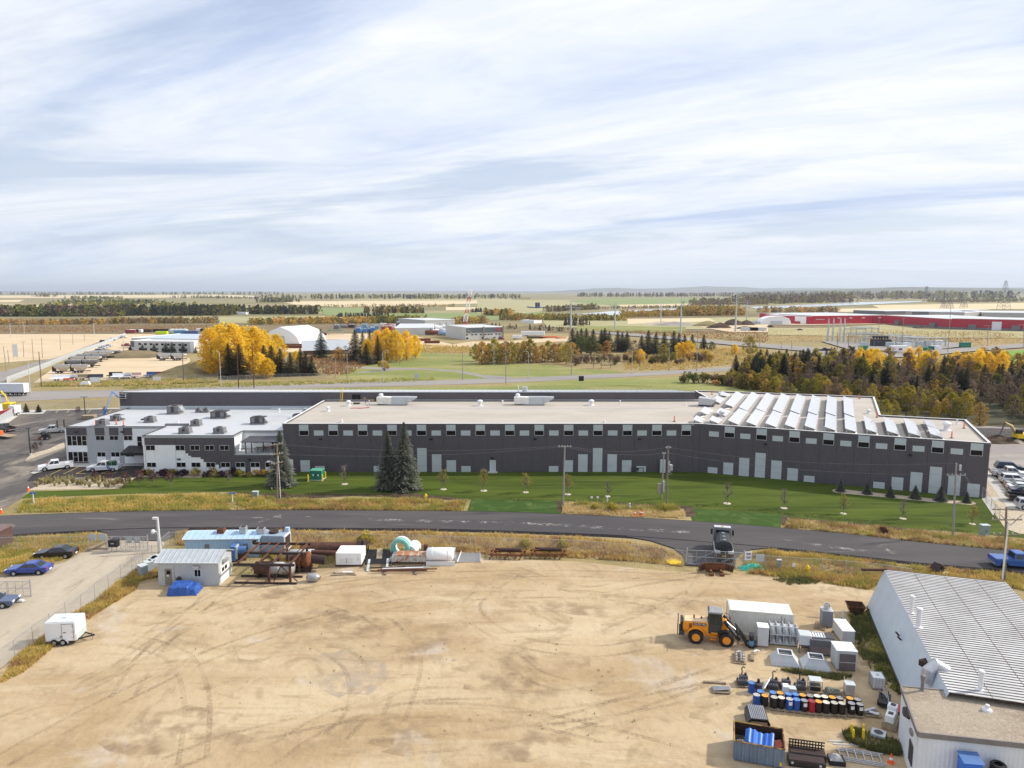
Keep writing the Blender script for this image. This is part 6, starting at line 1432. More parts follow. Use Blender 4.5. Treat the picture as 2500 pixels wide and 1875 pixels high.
MB().tb([a0,a1],.07,4).bd('gutter',Md,wb_,wd=1)
MB().poly([a0,t0_,s0_,b0_,Vc((a0.x,a0.y,0))]).bd('end_wall',M_wside,wb_,wd=1)
ribbed_roof(wb_,'roof',t0_,t1_,s1_,s0_,M_wroof,.42,M_wrib,rib=(.07,.05))
for k in(.25,.5,.75):
 q0,q1=t0_.lerp(s0_,k)+up*.01,t1_.lerp(s1_,k)+up*.01
 MB().add([q0,q1,q1+perp*.05,q0+perp*.05],[(0,1,2,3)]).bd('sheet_lap',M_wrib,wb_,wd=1)
for i,(zx,zy,h,r,lb)in en([(563,440,1.5,.16,''),(618,550,1.6,.2,''),(1105,1045,1.35,.16,'')]):
 q=P(*zH(zx,zy),zroof)
 MB().la([(r*2,0),(r,.1),(r,h),(r*1.35,h),(r*1.35,h+.12),(r,h+.18)],q,12).bd('flue',Mt,wb_,wd=1)
q=P(*zH(690,985),3.6)
MB().tb([(q.x,q.y,q.z),(q.x+.1,q.y+.1,q.z+.9),(q.x+.7,q.y+.3,q.z+1.3),(q.x+1.4,q.y,q.z+.9)],.5,14).bd('exhaust_elbow',Mg,wb_,wd=1)
q=P(*zH(672,835),4.0);MB().box(q,(.7,.6,.5),rz=.3).bd('roof_vent',Mrd,wb_,wd=1)
for zx,zy in((465,615),(480,650)):
 q=P(*zH(zx,zy),2.8);MB().cyl(q,q+Vc((-.35,-.1,.35)),.08,n=8).bd('wall_vent',Mrd,wb_,wd=1)
q=P(*zH(290,105),4.6);MB().cyl(q+Vc((-1.5,.2,0)),q+Vc((1.0,-.1,.1)),.16,n=8).bd('rusty_pipe',Mr,wb_,wd=1)
za=4.3
n0,n1=P(*zH(490,1015),za),P(*zH(625,1378),za)
ax2=(n1-n0).normalized();pp2=Vc((-ax2.y,ax2.x,0));pp2=pp2 if pp2.x>0 else-pp2
pp2=(P(*zH(1450,1465),za)-n1).normalized()
m0,m1=n0+pp2*16,n1+pp2*16
MB().poly([n0,n1,m1,m0]).bd('annex_roof',gmat('annex_gravel',(.36,.30,.235),[((.27,.215,.16),.2,I1,0,.45,.6,.8,.3),((.44,.37,.30),4,I1,0,.5,.66,.8,0),((.2,.155,.115),8,I1,0,.54,.68,.8,0)],bump=.6,bscale=8),wb_,wd=1)
for p_,q_,m_ in((n0,n1,M_wwall),(n1,m1,M_wwall)):
 MB().poly([Vc((p_.x,p_.y,0)),Vc((q_.x,q_.y,0)),q_-up*.02,p_-up*.02]).bd('annex_wall',m_,wb_,wd=1)
M_fas=mat('grey_fascia',(.22,.20,.19))
for p_,q_ in((n0,n1),(n1,m1),(n0,m0)):
 d_=(q_-p_).normalized();nn_=Vc((d_.y,-d_.x,0))
 MB().add([p_-d_*.1-nn_*.0+up*.06,q_+up*.06,q_+nn_*.12+up*.06,p_+nn_*.12+up*.06,p_-up*.32,q_-up*.32,q_+nn_*.12-up*.32,p_+nn_*.12-up*.32],[(0,1,2,3),(4,7,6,5),(3,2,6,7),(0,3,7,4),(1,5,6,2)]).bd('fascia',M_fas,wb_,wd=1)
q=P(*zH(648,1050),za);MB().la([(.2,0),(.12,.1),(.12,.9),(.17,.95),(.17,1.2),(.1,1.25)],q,12).bd('flue',Ma,wb_,wd=1)
q=P(*zH(1158,1205),za);MB().la([(.35,0),(.3,.12),(.15,.2),(.15,.4),(.08,.45)],q,12).bd('roof_vent',Mt,wb_,wd=1)
AW_=Wall(n0,n1)if(Wall(n0,n1).n.x<0)else Wall(n1,n0)
MB().box(Vc(n0.lerp(n1,.72))-up*2.6-pp2*.03,(.1,1.0,1.5),rz=math.atan2(ax2.y,ax2.x)-PI/2).bd('window',Md,wb_,wd=1)
MB().la([(.05,0),(.28,.1),(.3,.12)],n1-up*.3-pp2*.5-ax2*.4,12,'X').bd('lamp',Ma,wb_,wd=1)
for k in(.45,.5):MB().box(n0.lerp(n1,k)-up*.5-pp2*.15,(.25,.5,.5),rz=.3).bd('junction_box',Md,wb_,wd=1)
t=Th('blue_stack',Vc((*P(*zH(1030,1590),3.3).xy,0)),R(-8),'bright blue tarped stack against the annex wall','stack');bev(MB().bb(-.6,.6,-.5,.5,0,3.3).bd('body',mat('bright_blue_sheet',(.03,.16,.62)),t),.1,2);MB().add([(-.65,-.55,3.31),(.65,-.55,3.31),(.65,.55,3.5),(-.65,.55,3.5)],[(0,1,2,3)]).bd('lid',mat('mid_blue',(.07,.16,.38)),t)
t=Th('tyre_stack',Vc((*P(*zH(1250,1635),3.0).xy,0)),0,'stack of black tyres against the annex wall','tyres')
for k in rn(11):MB().la([(.25,-.12),(.42,-.14),(.48,-.06),(.48,.06),(.42,.14),(.25,.12)],(0,0,.15+k*.28),20,'Z',0).bd('tyre',Mru,t)
t=Th('teal_post',P(*zH(797,1700)),0,'thin teal post beside the annex wall','post');MB().cyl((0,0,0),(0,0,1.6),.05,n=6).bd('post',mat('teal_metal',(.04,.22,.24)),t);MB().cyl((0,0,.9),(.6,0,.3),.03,n=5).bd('brace',mat('teal_metal',(.04,.22,.24)),t)
t=Th('small_kennel',P(*zW(310,1345)),R(20),'small dark and white doghouse shape beyond the ribbed roof','kennel');MB().bb(-.5,.5,-.4,.4,0,.7).bd('body',Md,t)
for s in(-1,1):MB().box((s*.38,0,.95),(1.0,1.1,.07),ry=s*R(42)).bd('roof',Mrd if s<0 else Ma,t)
MB().bb(.1,.9,-.75,-.45,0,.3).bd('white_block',Mw,t)
# vehicles
M_tail=mat('tail_light',(.35,.015,.02),rough=.3);M_head=mat('head_light',(.75,.76,.78),rough=.15)
M_chrome=mat('wheel_alloy',(.45,.45,.46),rough=.3,metal=.6);M_cargl=mat('car_glass',(.014,.016,.022),rough=.06,spec=.7)
def paint(name,c,rough=.28):
 m=mat('paint_'+name,c,rough=rough,var=.03,scale=.7)
 m.node_tree.nodes['Principled BSDF'].inputs['Coat Weight'].default_value=.5
 return m
PW,PS,PB,PK=paint('white',(.74,.75,.77)),paint('silver',(.42,.43,.44),.3),paint('blue',(.02,.05,.28)),paint('black',(.013,.013,.016))
PN,PG,PR,PT,PBL=paint('navy',(.02,.03,.07)),paint('grey',(.16,.17,.18)),paint('red',(.28,.02,.03)),paint('tan',(.45,.40,.33)),paint('truck_blue',(.02,.10,.36))
SPEC={
'sedan':(4.75,1.85,1.44,2.8,.34,.92,1.05,-1.75,1.05,-.95,.25,.98),
'suv':(4.7,1.9,1.70,2.75,.37,1.02,1.15,-2.25,1.15,-1.95,.45,1.05),
'pickup':(5.8,2.02,1.92,3.65,.41,1.15,1.45,-.75,1.45,-.55,.72,1.15)}
def quad_on(a,b2,c,d_,u0,u1,v0,v1,off):
 f=lambda u,v:a.lerp(b2,u).lerp(d_.lerp(c,u),v)
 n=(b2-a).cross(d_-a).normalized()*off
 return[f(u0,v0)+n,f(u1,v0)+n,f(u1,v1)+n,f(u0,v1)+n]
def car(p,rz,kind,m,label,group=None,bed='open',detail=1,name=None):
 L_,W_,H_,wb2,r,be,hx,cb0,cb1,ct0,ct1,tz=SPEC[kind]
 t=Th(name or{'sedan':'parked_car','suv':'parked_car','pickup':'pickup_truck'}[kind],p,rz,label,'truck' if kind=='pickup' else 'car',group)
 xr_,xf_=-wb2/2-.05,wb2/2-.05
 arcs=lambda xc:[(xc-(r+.07)*math.cos(a),r+(r+.07)*math.sin(a))for a in[R(k)for k in rn(-12,200,24)]]
 bot=[(-L_/2+.02,.42),(-L_/2+.12,.28)]+[q for q in arcs(xr_)if q[1]>.26]+[q for q in arcs(xf_)if q[1]>.26]+[(L_/2-.14,.26),(L_/2,.4)]
 bedz=.72 if kind=='pickup' and bed=='open' else tz
 top=[(L_/2,.68),(L_/2-.12,.82 if kind!='pickup' else 1.0),(hx+.3,be-.02),(hx,be)]
 if kind=='pickup':top+=[(cb0,be),(cb0-.02,bedz),(-L_/2,bedz)]
 else:top+=[(cb0,tz),(-L_/2+.12,tz-.03),(-L_/2,tz-.22)]
 prof=bot+top
 n=len(prof);vs_,fs_=[],[]
 sl=[(-W_/2,.985,.05),(-W_/2+.05,1,.015),(-W_/2+.14,1,0),(W_/2-.14,1,0),(W_/2-.05,1,.015),(W_/2,.985,.05)]
 for y,sx,dz in sl:vs_+=[(x*sx,y,z-(dz if z>.6 else-dz*.4))for x,z in prof]
 for k in rn(5):fs_+=[(k*n+i,(k+1)*n+i,(k+1)*n+(i+1)%n,k*n+(i+1)%n)for i in rn(n)]
 fs_+=[tuple(rn(n)),tuple(rn(6*n-1,5*n-1,-1))]
 MB().add(vs_,fs_).bd('body',m,t)
 wb3,wt=W_/2-.07,W_/2-.24
 zb=be-.02
 b_=[Vc((cb0,-wb3,zb)),Vc((cb1,-wb3,zb)),Vc((cb1,wb3,zb)),Vc((cb0,wb3,zb))]
 tp=[Vc((ct0,-wt,H_-.05)),Vc((ct1,-wt,H_-.05)),Vc((ct1,wt,H_-.05)),Vc((ct0,wt,H_-.05))]
 rf=[Vc((ct0+.15,-wt+.12,H_)),Vc((ct1-.15,-wt+.12,H_)),Vc((ct1-.15,wt-.12,H_)),Vc((ct0+.15,wt-.12,H_))]
 MB().add(b_+tp+rf,[(0,1,5,4),(1,2,6,5),(2,3,7,6),(3,0,4,7),(4,5,9,8),(5,6,10,9),(6,7,11,10),(7,4,8,11),(8,9,10,11)]).bd('cabin',m,t)
 MB().poly(quad_on(b_[1],b_[2],tp[2],tp[1],.07,.93,.08,.9,.006)).bd('windscreen',M_cargl,t)
 MB().poly(quad_on(b_[3],b_[0],tp[0],tp[3],.09,.91,.15,.88,.006)).bd('rear_window',M_cargl,t)
 for(f0,f1_)in((.06,.48),(.52,.9)):
  MB().poly(quad_on(b_[0],b_[1],tp[1],tp[0],f0,f1_,.12,.88,.006)).bd('side_window',M_cargl,t)
  MB().poly(quad_on(b_[2],b_[3],tp[3],tp[2],1-f1_,1-f0,.12,.88,.006)).bd('side_window',M_cargl,t)
 for x in(xr_,xf_):
  for y in(-W_/2+.12,W_/2-.12):Wh(t,x,y,r,.24,M_chrome,n=16)
 for s in(-1,1):
  MB().box((L_/2-.03,s*(W_/2-.28),.72 if kind!='pickup' else .88),(.1,.42,.16)).bd('headlight',M_head,t)
  MB().box((-L_/2+.02,s*(W_/2-.22),.82 if kind!='pickup' else .95),(.08,.3 if kind!='pickup' else .16,.16 if kind!='pickup' else .3)).bd('taillight',M_tail,t)
  MB().box((cb1-.25,s*(W_/2+.06),be+.08),(.14,.2,.14)).bd('mirror',m,t)
 MB().box((L_/2+.01,0,.55 if kind!='pickup' else .72),(.05,W_*.55,.22 if kind!='pickup' else .4)).bd('grille',Mk,t)
 MB().box((-L_/2-.01,0,.5),(.06,.5,.14)).bd('number_plate',Mt,t)
 MB().bb(-L_/2+.3,L_/2-.3,-W_/2+.25,W_/2-.25,.2,.3).bd('chassis',Mk,t)
 if kind=='pickup':
  if bed=='open':
   x0_,x1_=-L_/2+.02,cb0-.04
   for s in(-1,1):MB().bb(x0_,x1_,s*(W_/2-.03)-.06,s*(W_/2-.03)+.02,.66,1.16).bd('bed_side',m,t)
   MB().bb(x0_-.02,x0_+.05,-W_/2+.05,W_/2-.05,.66,1.15).bd('tailgate',m,t)
   MB().bb(x0_+.05,x1_,-W_/2+.1,W_/2-.1,.722,.74).bd('bed_floor',Mk,t)
  else:
   MB().bb(-L_/2+.05,cb0-.06,-W_/2+.08,W_/2-.08,tz,tz+.05).bd('bed_cover',Mk if bed=='cover' else m,t)
  MB().bb(-L_/2-.1,-L_/2+.02,-W_/2+.05,W_/2-.05,.45,.62).bd('rear_bumper',M_chrome,t)
 return t
a_,b__=P(*z5(385,790)),P(*z5(575,735))
car(P(*z5(465,770))+Vc((0,.6,.02)),R(214),'pickup',PW,'white pickup truck parked left of the office entrance with nose to the camera','white pickups by the office')
t=car(P(*z5(885,785))+Vc((0,.8,.02)),R(186),'pickup',PW,'white work pickup with blue stripes and ladder rack beside the entrance','white pickups by the office')
mb=MB()
for x in(-2.7,-1.7,-.85):
 for s in(-1,1):mb.cyl((x,s*.9,1.15),(x,s*.9,2.05),.035,n=5)
 mb.cyl((x,-.9,2.05),(x,.9,2.05),.035,n=5)
for s in(-1,1):mb.cyl((-2.8,s*.9,2.05),(.9,s*.9,2.05),.035,n=5)
mb.bd('ladder_rack',Ms,t);bev(MB().bb(-1.9,-1.0,-.8,.8,.8,1.85).bd('green_crate',mat('dark_green_box',(.02,.10,.05)),t),.04)
for s in(-1,1):
 for k in(0,1):MB().add([(-1.25-k*.3,s*1.025,.45),(-1.05-k*.3,s*1.025,.45),(-.75-k*.3,s*1.025,1.12),(-.95-k*.3,s*1.025,1.12)],[(0,1,2,3)if s<0 else(3,2,1,0)]).bd('stripe',PBL,t)
t=car(P(*zO(860,1095))+Vc((0,.8,.02)),R(205),'pickup',PS,'silver pickup with black frames on its bed beside the office side wall',None)
for x in(-2.4,-1.0):
 for y in(-.7,-.45,.45,.7):MB().cyl((x,y,1.1),(x,y,3.0),.05,n=5).bd('rack_post',Mk,t)
t=Th('skid_steer',P(*zO(770,1195)),R(200),'dark compact machine with rusty fork frame beside the silver pickup','machine')
bev(MB().bb(-.9,.7,-.6,.6,.4,1.3).bd('body',Mk,t),.08);bev(MB().bb(-.3,.5,-.5,.5,1.3,2.0).bd('cab',Mdg,t),.05)
for x in(-.55,.45):
 for y in(-.7,.7):Wh(t,x,y,.38,.25,Ms,n=14)
MB().bb(.7,1.3,-.9,.9,.2,.8).bd('bucket',Mro,t)
for s in(-1,1):MB().cyl((-.6,s*.65,1.6),(1.0,s*.65,.6),.08,n=6).bd('lift_arm',Mk,t)
t=car(P(*zO(80,1050)),R(158),'pickup',PK,'black pickup parked by the pale slatted fence at the left edge',None)
t=Th('flat_trailer',P(*zO(10,1160)),R(158),'flat deck trailer with orange machine at the left picture edge','trailer')
MB().bb(-4,2.0,-1.1,1.1,.55,.7).bd('deck',Mw2,t)
for x in(-1.0,-.1):
 for y in(-1.0,1.0):Wh(t,x,y,.34,.22,Ms,n=14)
bev(MB().bb(-.5,1.2,-.5,.5,.7,1.6).bd('machine',Mo,t),.1,2);MB().cyl((1.2,.2,.8),(3.1,0,.7),.07,n=6).bd('drawbar',Mk,t)
car(P(*zL(565,545))+Vc((0,.8,0)),R(187),'sedan',PK,'black sedan parked on the drive near the left gate')
car(P(*zL(270,722))+Vc((0,.8,0)),R(187),'sedan',PB,'deep blue sedan parked on the gravel drive')
car(P(*zL(-10,1070))+Vc((-1.0,.5,0)),R(10),'sedan',paint('slate',(.07,.10,.17)),'slate blue car cut off by the left picture edge')
car(P(*zW(1830,1260))+Vc((.3,.5,ROAD_Z)),R(-8),'pickup',PBL,'blue pickup with pale bed cover on the road at right',None,bed='paint')
rl=R(-17)
for q,k,m_,lb in[((1250,900),'suv',PN,'dark suv with pale roof behind the white pickup in the right lot'),((1250,1010),'pickup',PW,'white pickup at the building end in the right lot'),((1320,1060),'sedan',PG,'dark red tailed car between pickup and white suv'),((1350,1120),'suv',PW,'white suv third from the building in the right lot'),((1440,1190),'sedan',PS,'silver car after the white suv'),((1480,1250),'sedan',PW,'white sedan after the silver car'),((1520,1310),'sedan',PN,'navy car after the white sedan'),((1560,1430),'pickup',PK,'black pickup near the end of the parking row'),((1640,1560),'suv',PS,'silver suv nearest the camera in the right lot')]:
 car(P(*zE(*q))+Vc((.6,.6,.02)),rl,k,m_,lb,'cars in the right lot',bed='open')
rear=P(*zG(615,402));fwd=P(*zG(625,250))
t=Th('tank_truck',rear+Vc((0,.2,.12)),R(77),'black tanker truck seen from behind at the right gate','truck')
t.location-=Vc((.22,.97,0))*1.3;t.scale=(.8,1,1)
M_tank=mat('tank_dark',(.022,.027,.032),rough=.45)
tp_=[(-.85,1.0),(-1.0,1.35),(-1.05,1.8),(-.9,2.35),(-.5,2.65),(0,2.72),(.5,2.65),(.9,2.35),(1.05,1.8),(1.0,1.35),(.85,1.0)]
n=len(tp_);mb=MB();mb.add([(x,y,z)for x,k in((.35,.6),(.5,1),(5.2,1),(5.4,.7))for y,z in[(a*k,1.85+(b2-1.85)*k)for a,b2 in tp_]],[(k*n+i,k*n+(i+1)%n,(k+1)*n+(i+1)%n,(k+1)*n+i)for k in rn(3)for i in rn(n)]+[tuple(rn(n-1,-1,-1)),tuple(rn(3*n,4*n))])
mb.bd('tank',M_tank,t)
for x in(1.0,2.6,4.2):MB().la([(.22,2.68),(.22,2.8),(0,2.82)],(x,0,0),10).bd('hatch',Ms,t)
MB().bb(-.1,8.2,-.45,.45,.75,.98).bd('chassis',Mk,t);MB().bb(-.15,.25,-1.12,1.12,.7,1.25).bd('rear_bumper',Mk,t)
for s in(-1,1):
 MB().bb(-.12,.9,s*.8-.32,s*.8+.32,1.2,1.5).bd('wing',Mp,t);MB().box((-.17,s*.85,1.0),(.05,.35,.14)).bd('taillight',M_tail,t)
 MB().bb(.3,5.2,s*1.12-.06,s*1.12+.06,1.15,1.35).bd('side_rail',Mp,t)
 for x in(.9,2.15,7.1):Wh(t,x,s*.95,.5,.32,Ms,n=18)
 MB().bb(6.1,6.2,s*1.35-.12,s*1.35+.12,2.0,2.7).bd('mirror',Mk,t)
bev(MB().side([(5.6,1.0),(8.3,1.0),(8.3,1.8),(7.3,2.1),(6.9,2.95),(5.7,3.05)],-1.12,1.12).bd('cab',paint('grey',(.16,.17,.18)),t),.06,2)
MB().bb(5.6,5.66,-.8,.8,2.1,2.75).bd('rear_window',M_cargl,t);MB().bb(5.75,6.7,-1.05,1.05,3.05,3.12).bd('roof_panel',Mp,t);MB().cyl((6.0,0,3.1),(6.0,0,3.28),.1,n=8).bd('beacon',My,t)
MB().box((-.18,0,.95),(.04,.5,.12)).bd('number_plate',My,t)
a_,b__=P(*zL(470,1475)),P(*zL(800,1460))
t=Th('cargo_trailer',(a_+b__)/2+Vc((.1,.95,0)),yaw(a_,b__),'white enclosed cargo trailer with twin axles on the sand','trailer')
lt=(b__-a_).length/2;
bev(MB().bb(-lt,lt,-1.0,1.0,.45,2.35).bd('box',Mw,t),.06,2);MB().bb(-lt+.05,lt-.1,-.95,.95,2.35,2.4).bd('roof',mat('trailer_roof',(.60,.64,.66),rough=.4),t);MB().bb(-.1,.25,-.15,.3,2.4,2.52).bd('roof_vent',Mt,t)
dr=MB().bb(lt-1.25,lt-.25,-1.02,-1.0,.6,2.15).bd('door',Mw,t)
mb=MB();mb.bb(lt-1.3,lt-.2,-1.025,-1.01,2.15,2.19);mb.bb(lt-1.3,lt-1.26,-1.025,-1.01,.55,2.15);mb.bb(lt-.24,lt-.2,-1.025,-1.01,.55,2.15);mb.bd('door_frame',Ma,dr);MB().bb(lt-1.15,lt-.9,-1.06,-1.02,1.3,1.36).bd('handle',Mk,dr)
for z in(.8,1.35,1.95):MB().bb(lt-.4,lt-.15,-1.05,-1.02,z,z+.05).bd('hinge',Ms,dr)
for x in(-.62,.18):
 for y in(-.95,.95):Wh(t,x,y,.33,.24,M_chrome,n=16)
for y in(-1.06,1.06):
 mb=MB();pts=[(-.22+.92*math.cos(R(k)),.30+.55*math.sin(R(k)))for k in rn(0,181,15)]
 for(x0_,z0_),(x1_,z1_)in zip(pts,pts[1:]):mb.add([(x0_,y-.12,z0_),(x1_,y-.12,z1_),(x1_,y+.12,z1_),(x0_,y+.12,z0_)],[(0,1,2,3)])
 mb.bd('mudguard',Mp,t)
for s in(-1,1):MB().cyl((lt-.1,s*.7,.5),(lt+1.2,0,.5),.07,n=6).bd('drawbar',Mk,t)
MB().cyl((lt+1.0,0,0),(lt+1.0,0,.8),.04,n=6).bd('jack',Ms,t);MB().bb(lt,lt+.02,-.98,.98,.5,1.1).bd('stone_guard',Ml,t);MB().bb(-lt,lt,-.9,.9,.35,.45).bd('frame',Md,t)
MB().bb(-.05,.2,-1.03,-1.0,.85,1.05).bd('sticker',Mw2,t)
a_=P(*z5(110,130));b__=P(*z5(220,128))
t=Th('semi_trailer',Vc((P(*z5(225,130)).x-7.2,P(*z5(60,133)).y+1.2,.05)),R(180),'white semi trailer driving on the highway at the left edge','trailer')
bev(MB().bb(-7.2,7.2,-1.3,1.3,1.15,4.1).bd('box',mat('trailer_white',(.62,.65,.70),rough=.45),t),.05)
MB().bb(-7.26,-7.2,-1.28,1.28,1.2,4.0).bd('rear_door',Mw,t);MB().bb(-7.1,7.1,-1.31,-1.3,1.15,1.35).bd('side_rail',Ma,t);MB().bb(-7.1,7.1,1.3,1.31,1.15,1.35).bd('side_rail',Ma,t);MB().bb(-7,6.5,-.5,.5,.8,1.15).bd('frame',Mk,t)
for x in(-6.0,-4.6,-3.2,-1.8):
 for y in(-1.1,1.1):Wh(t,x,y,.5,.3,Ms,n=16)
MB().bb(-7.3,-7.2,-1.1,1.1,.5,.65).bd('underrun_bar',Ms,t)
bl=Vc((-93.4,158.5,0))
t=Th('boom_lift',bl,0,'blue boom lift raised beside the end of the back hall','lift')
M_lift=mat('lift_blue',(.05,.20,.55),rough=.4)
bev(MB().bb(-1.6,1.6,-1.0,1.0,.5,1.2).bd('chassis',M_lift,t),.06);bev(MB().bb(-1.2,1.0,-.8,.8,1.25,2.3).bd('turret',M_lift,t),.08)
for x in(-1.1,1.1):
 for y in(-1.05,1.05):Wh(t,x,y,.45,.32,Ml,n=16)
el=Vc((2.2,2.0,11.4));bs=Vc((3.6,2.2,9.7))
MB().tb([(-.6,0,2.4),Vc((-.6,0,2.4)).lerp(el,.55)],.26,4).bd('boom',M_lift,t);MB().tb([Vc((-.6,0,2.4)).lerp(el,.45),el],.19,4).bd('boom',mat('lift_pale',(.35,.5,.72)),t);MB().tb([el,bs],.13,4).bd('jib',M_lift,t)
mb=MB();c_=bs+Vc((.9,0,0))
for z in(0,.55,1.1):
 for a,b2 in(((-.8,-.45),(.8,-.45)),((.8,-.45),(.8,.45)),((.8,.45),(-.8,.45)),((-.8,.45),(-.8,-.45))):mb.cyl(c_+Vc((*a,z)),c_+Vc((*b2,z)),.04,n=5)
for a in((-.8,-.45),(.8,-.45),(.8,.45),(-.8,.45)):mb.cyl(c_+Vc((*a,0)),c_+Vc((*a,1.1)),.04,n=5)
mb.bd('basket',Ml,t);MB().box(c_+Vc((0,0,-.03)),(1.6,.9,.06)).bd('basket_floor',Mdg,t)
basket=bl+c_
M_skin,M_jean=mat('skin',(.45,.27,.18),rough=.6),mat('dark_trousers',(.03,.035,.06))
def person(p,rz,label,shirt,pose='stand',s=1.0):
 t=Th('person',p,rz,label,'person')
 if pose=='sit':J=dict(pel=(0,0,.5),chest=(.05,0,.95),neck=(.05,0,1.12),head=(.08,0,1.32),kL=(.45,.1,.5),aL=(.45,.1,.06),fL=(.6,.1,.04),kR=(.45,-.1,.5),aR=(.45,-.1,.06),fR=(.6,-.1,.04),eL=(.12,.27,.78),hL=(.35,.15,.7),eR=(.12,-.27,.78),hR=(.35,-.15,.7))
 elif pose=='bend':J=dict(pel=(-.1,0,.92),chest=(.22,0,1.22),neck=(.36,0,1.32),head=(.5,0,1.38),kL=(.02,.12,.5),aL=(-.05,.13,.08),fL=(.12,.13,.04),kR=(-.02,-.12,.5),aR=(-.12,-.13,.08),fR=(.05,-.13,.04),eL=(.42,.22,1.0),hL=(.55,.14,.8),eR=(.42,-.22,1.0),hR=(.55,-.14,.8))
 else:J=dict(pel=(0,0,.92),chest=(0,0,1.32),neck=(0,0,1.48),head=(.03,0,1.66),kL=(.02,.11,.5),aL=(-.02,.12,.08),fL=(.14,.12,.04),kR=(.02,-.11,.5),aR=(-.02,-.12,.08),fR=(.14,-.12,.04),eL=(.02,.27,1.1),hL=(.2,.24,.95),eR=(.02,-.27,1.1),hR=(.2,-.24,.95))
 rad=dict(pel=.15,chest=.165,neck=.06,head=.105,k=.07,a=.05,f=.045,e=.05,h=.04)
 c=Vc(J['chest']);pe=Vc(J['pel'])
 mb=MB()
 mb.tb([q*s for q in(pe+Vc((0,0,-.08)),pe,pe.lerp(c,.5),c,c.lerp(Vc(J['neck']),.55),Vc(J['neck']))],[q*s for q in(.12,.155,.145,.175,.12,.055)],12)
 for sd in 'LR':
  sg=1 if sd=='L' else-1
  mb.tb([q*s for q in(c+Vc((0,sg*.12,.05)),c+Vc((0,sg*.2,.0)),Vc(J['e'+sd]),Vc(J['h'+sd]))],[q*s for q in(.08,.075,.055,.042)],8)
 o=mb.bd('body',shirt,t,smooth=1)
 md=o.modifiers.new('fuse','REMESH');md.mode='VOXEL';md.voxel_size=.035*s;md.use_smooth_shade=1
 mb=MB()
 mb.tb([q*s for q in(pe+Vc((0,0,.06)),pe+Vc((0,0,-.1)))],[.15*s,.14*s],12)
 for sd in 'LR':
  sg=1 if sd=='L' else-1
  mb.tb([q*s for q in(pe+Vc((0,sg*.08,-.02)),Vc(J['k'+sd]),Vc(J['a'+sd]),Vc(J['f'+sd]))],[q*s for q in(.1,.075,.055,.045)],8)
 o=mb.bd('trousers',M_jean,t,smooth=1);md=o.modifiers.new('fuse','REMESH');md.mode='VOXEL';md.voxel_size=.035*s;md.use_smooth_shade=1
 h=Vc(J['head'])*s
 MB().la([(0,-.13),(.06,-.12),(.085,-.05),(.09,.03),(.07,.1),(0,.12)],h,12).bd('head',M_skin,t,smooth=1)
 MB().la([(.1,.02),(.095,.09),(.06,.13),(0,.14)],h,12).bd('hair',mat('dark_hair',(.03,.02,.015)),t,smooth=1)
 for sd in 'LR':MB().la([(0,-.05),(.04,-.03),(.045,.02),(0,.06)],Vc(J['h'+sd])*s,8).bd('hand',M_skin,t,smooth=1)
 return t
HV=mat('hi_vis_yellow',(.55,.75,.05));BRN=mat('brown_jacket',(.25,.14,.07));DRK=mat('dark_jacket',(.04,.04,.05))
person(basket+Vc((-.2,.1,0)),R(40),'worker in a brown jacket standing in the boom lift basket',BRN)
person(P(*z6(945,195),9.0),R(200),'worker in a brown jacket bending on the gravel roof by the condensers',BRN,'bend')
person(P(*zA(660,500),3.95)+Vc((0,.6,0)),R(20),'person in a yellow green vest sitting on the balcony',HV,'sit')
person(P(*zA(792,470),3.95)+Vc((0,1.2,0)),R(-90),'person in dark clothes in the balcony doorway',DRK)
t=Th('balcony_table',P(*zA(640,515),3.95)+Vc((-.2,.3,0)),R(-10),'grey picnic table under the pergola on the balcony','table');MB().bb(-.9,.9,-.35,.35,.68,.74).bd('top',Ma,t)
for y in(-.65,.65):MB().bb(-.9,.9,y-.13,y+.13,.42,.47).bd('seat',Ma,t)
for x in(-.6,.6):MB().bb(x-.04,x+.04,-.7,.7,.3,.36).bd('brace',Md,t);MB().box((x,0,.35),(.06,.08,.7)).bd('leg',Md,t)
t=Th('balcony_table',P(*zA(760,510),3.95)+Vc((.2,.6,0)),R(10),'reddish brown picnic table nearer the balcony door','table');MB().bb(-.9,.9,-.35,.35,.68,.74).bd('top',mat('red_brown_wood',(.22,.10,.07)),t)
for y in(-.65,.65):MB().bb(-.9,.9,y-.13,y+.13,.42,.47).bd('seat',mat('red_brown_wood',(.22,.10,.07)),t)
for x in(-.6,.6):MB().box((x,0,.35),(.06,.08,.7)).bd('leg',Md,t)
t=Th('excavator',P(*zE(1420,415))+Vc((1.0,.8,0)),R(170),'yellow excavator beside the dug soil in the right lot','excavator')
for s in(-1,1):bev(MB().side([(-1.9,.25),(-1.5,0),(1.5,0),(1.9,.25),(1.9,.5),(1.5,.75),(-1.5,.75),(-1.9,.5)],s*1.0-.25,s*1.0+.25).bd('track',Mk,t),.05)
bev(MB().bb(-2.2,1.2,-1.25,1.25,.9,2.0).bd('house',My,t),.12,2);bev(MB().bb(.1,1.3,.3,1.2,2.0,2.9).bd('cab',Mk,t),.06)
MB().tb([(.9,0,1.8),(2.0,0,3.6),(3.4,0,4.3)],[.28,.3,.2],4).bd('boom',mat('sand_yellow',(.55,.40,.16)),t);MB().tb([(3.4,0,4.3),(4.3,0,1.5)],[.2,.14],4).bd('stick',Mdg,t);bev(MB().bb(4.0,4.7,-.5,.5,.6,1.4).bd('bucket',Mdg,t),.1)
MB().tb([(1.2,.0,1.6),(2.4,0,3.5)],.09,6).bd('cylinder',Ms,t)
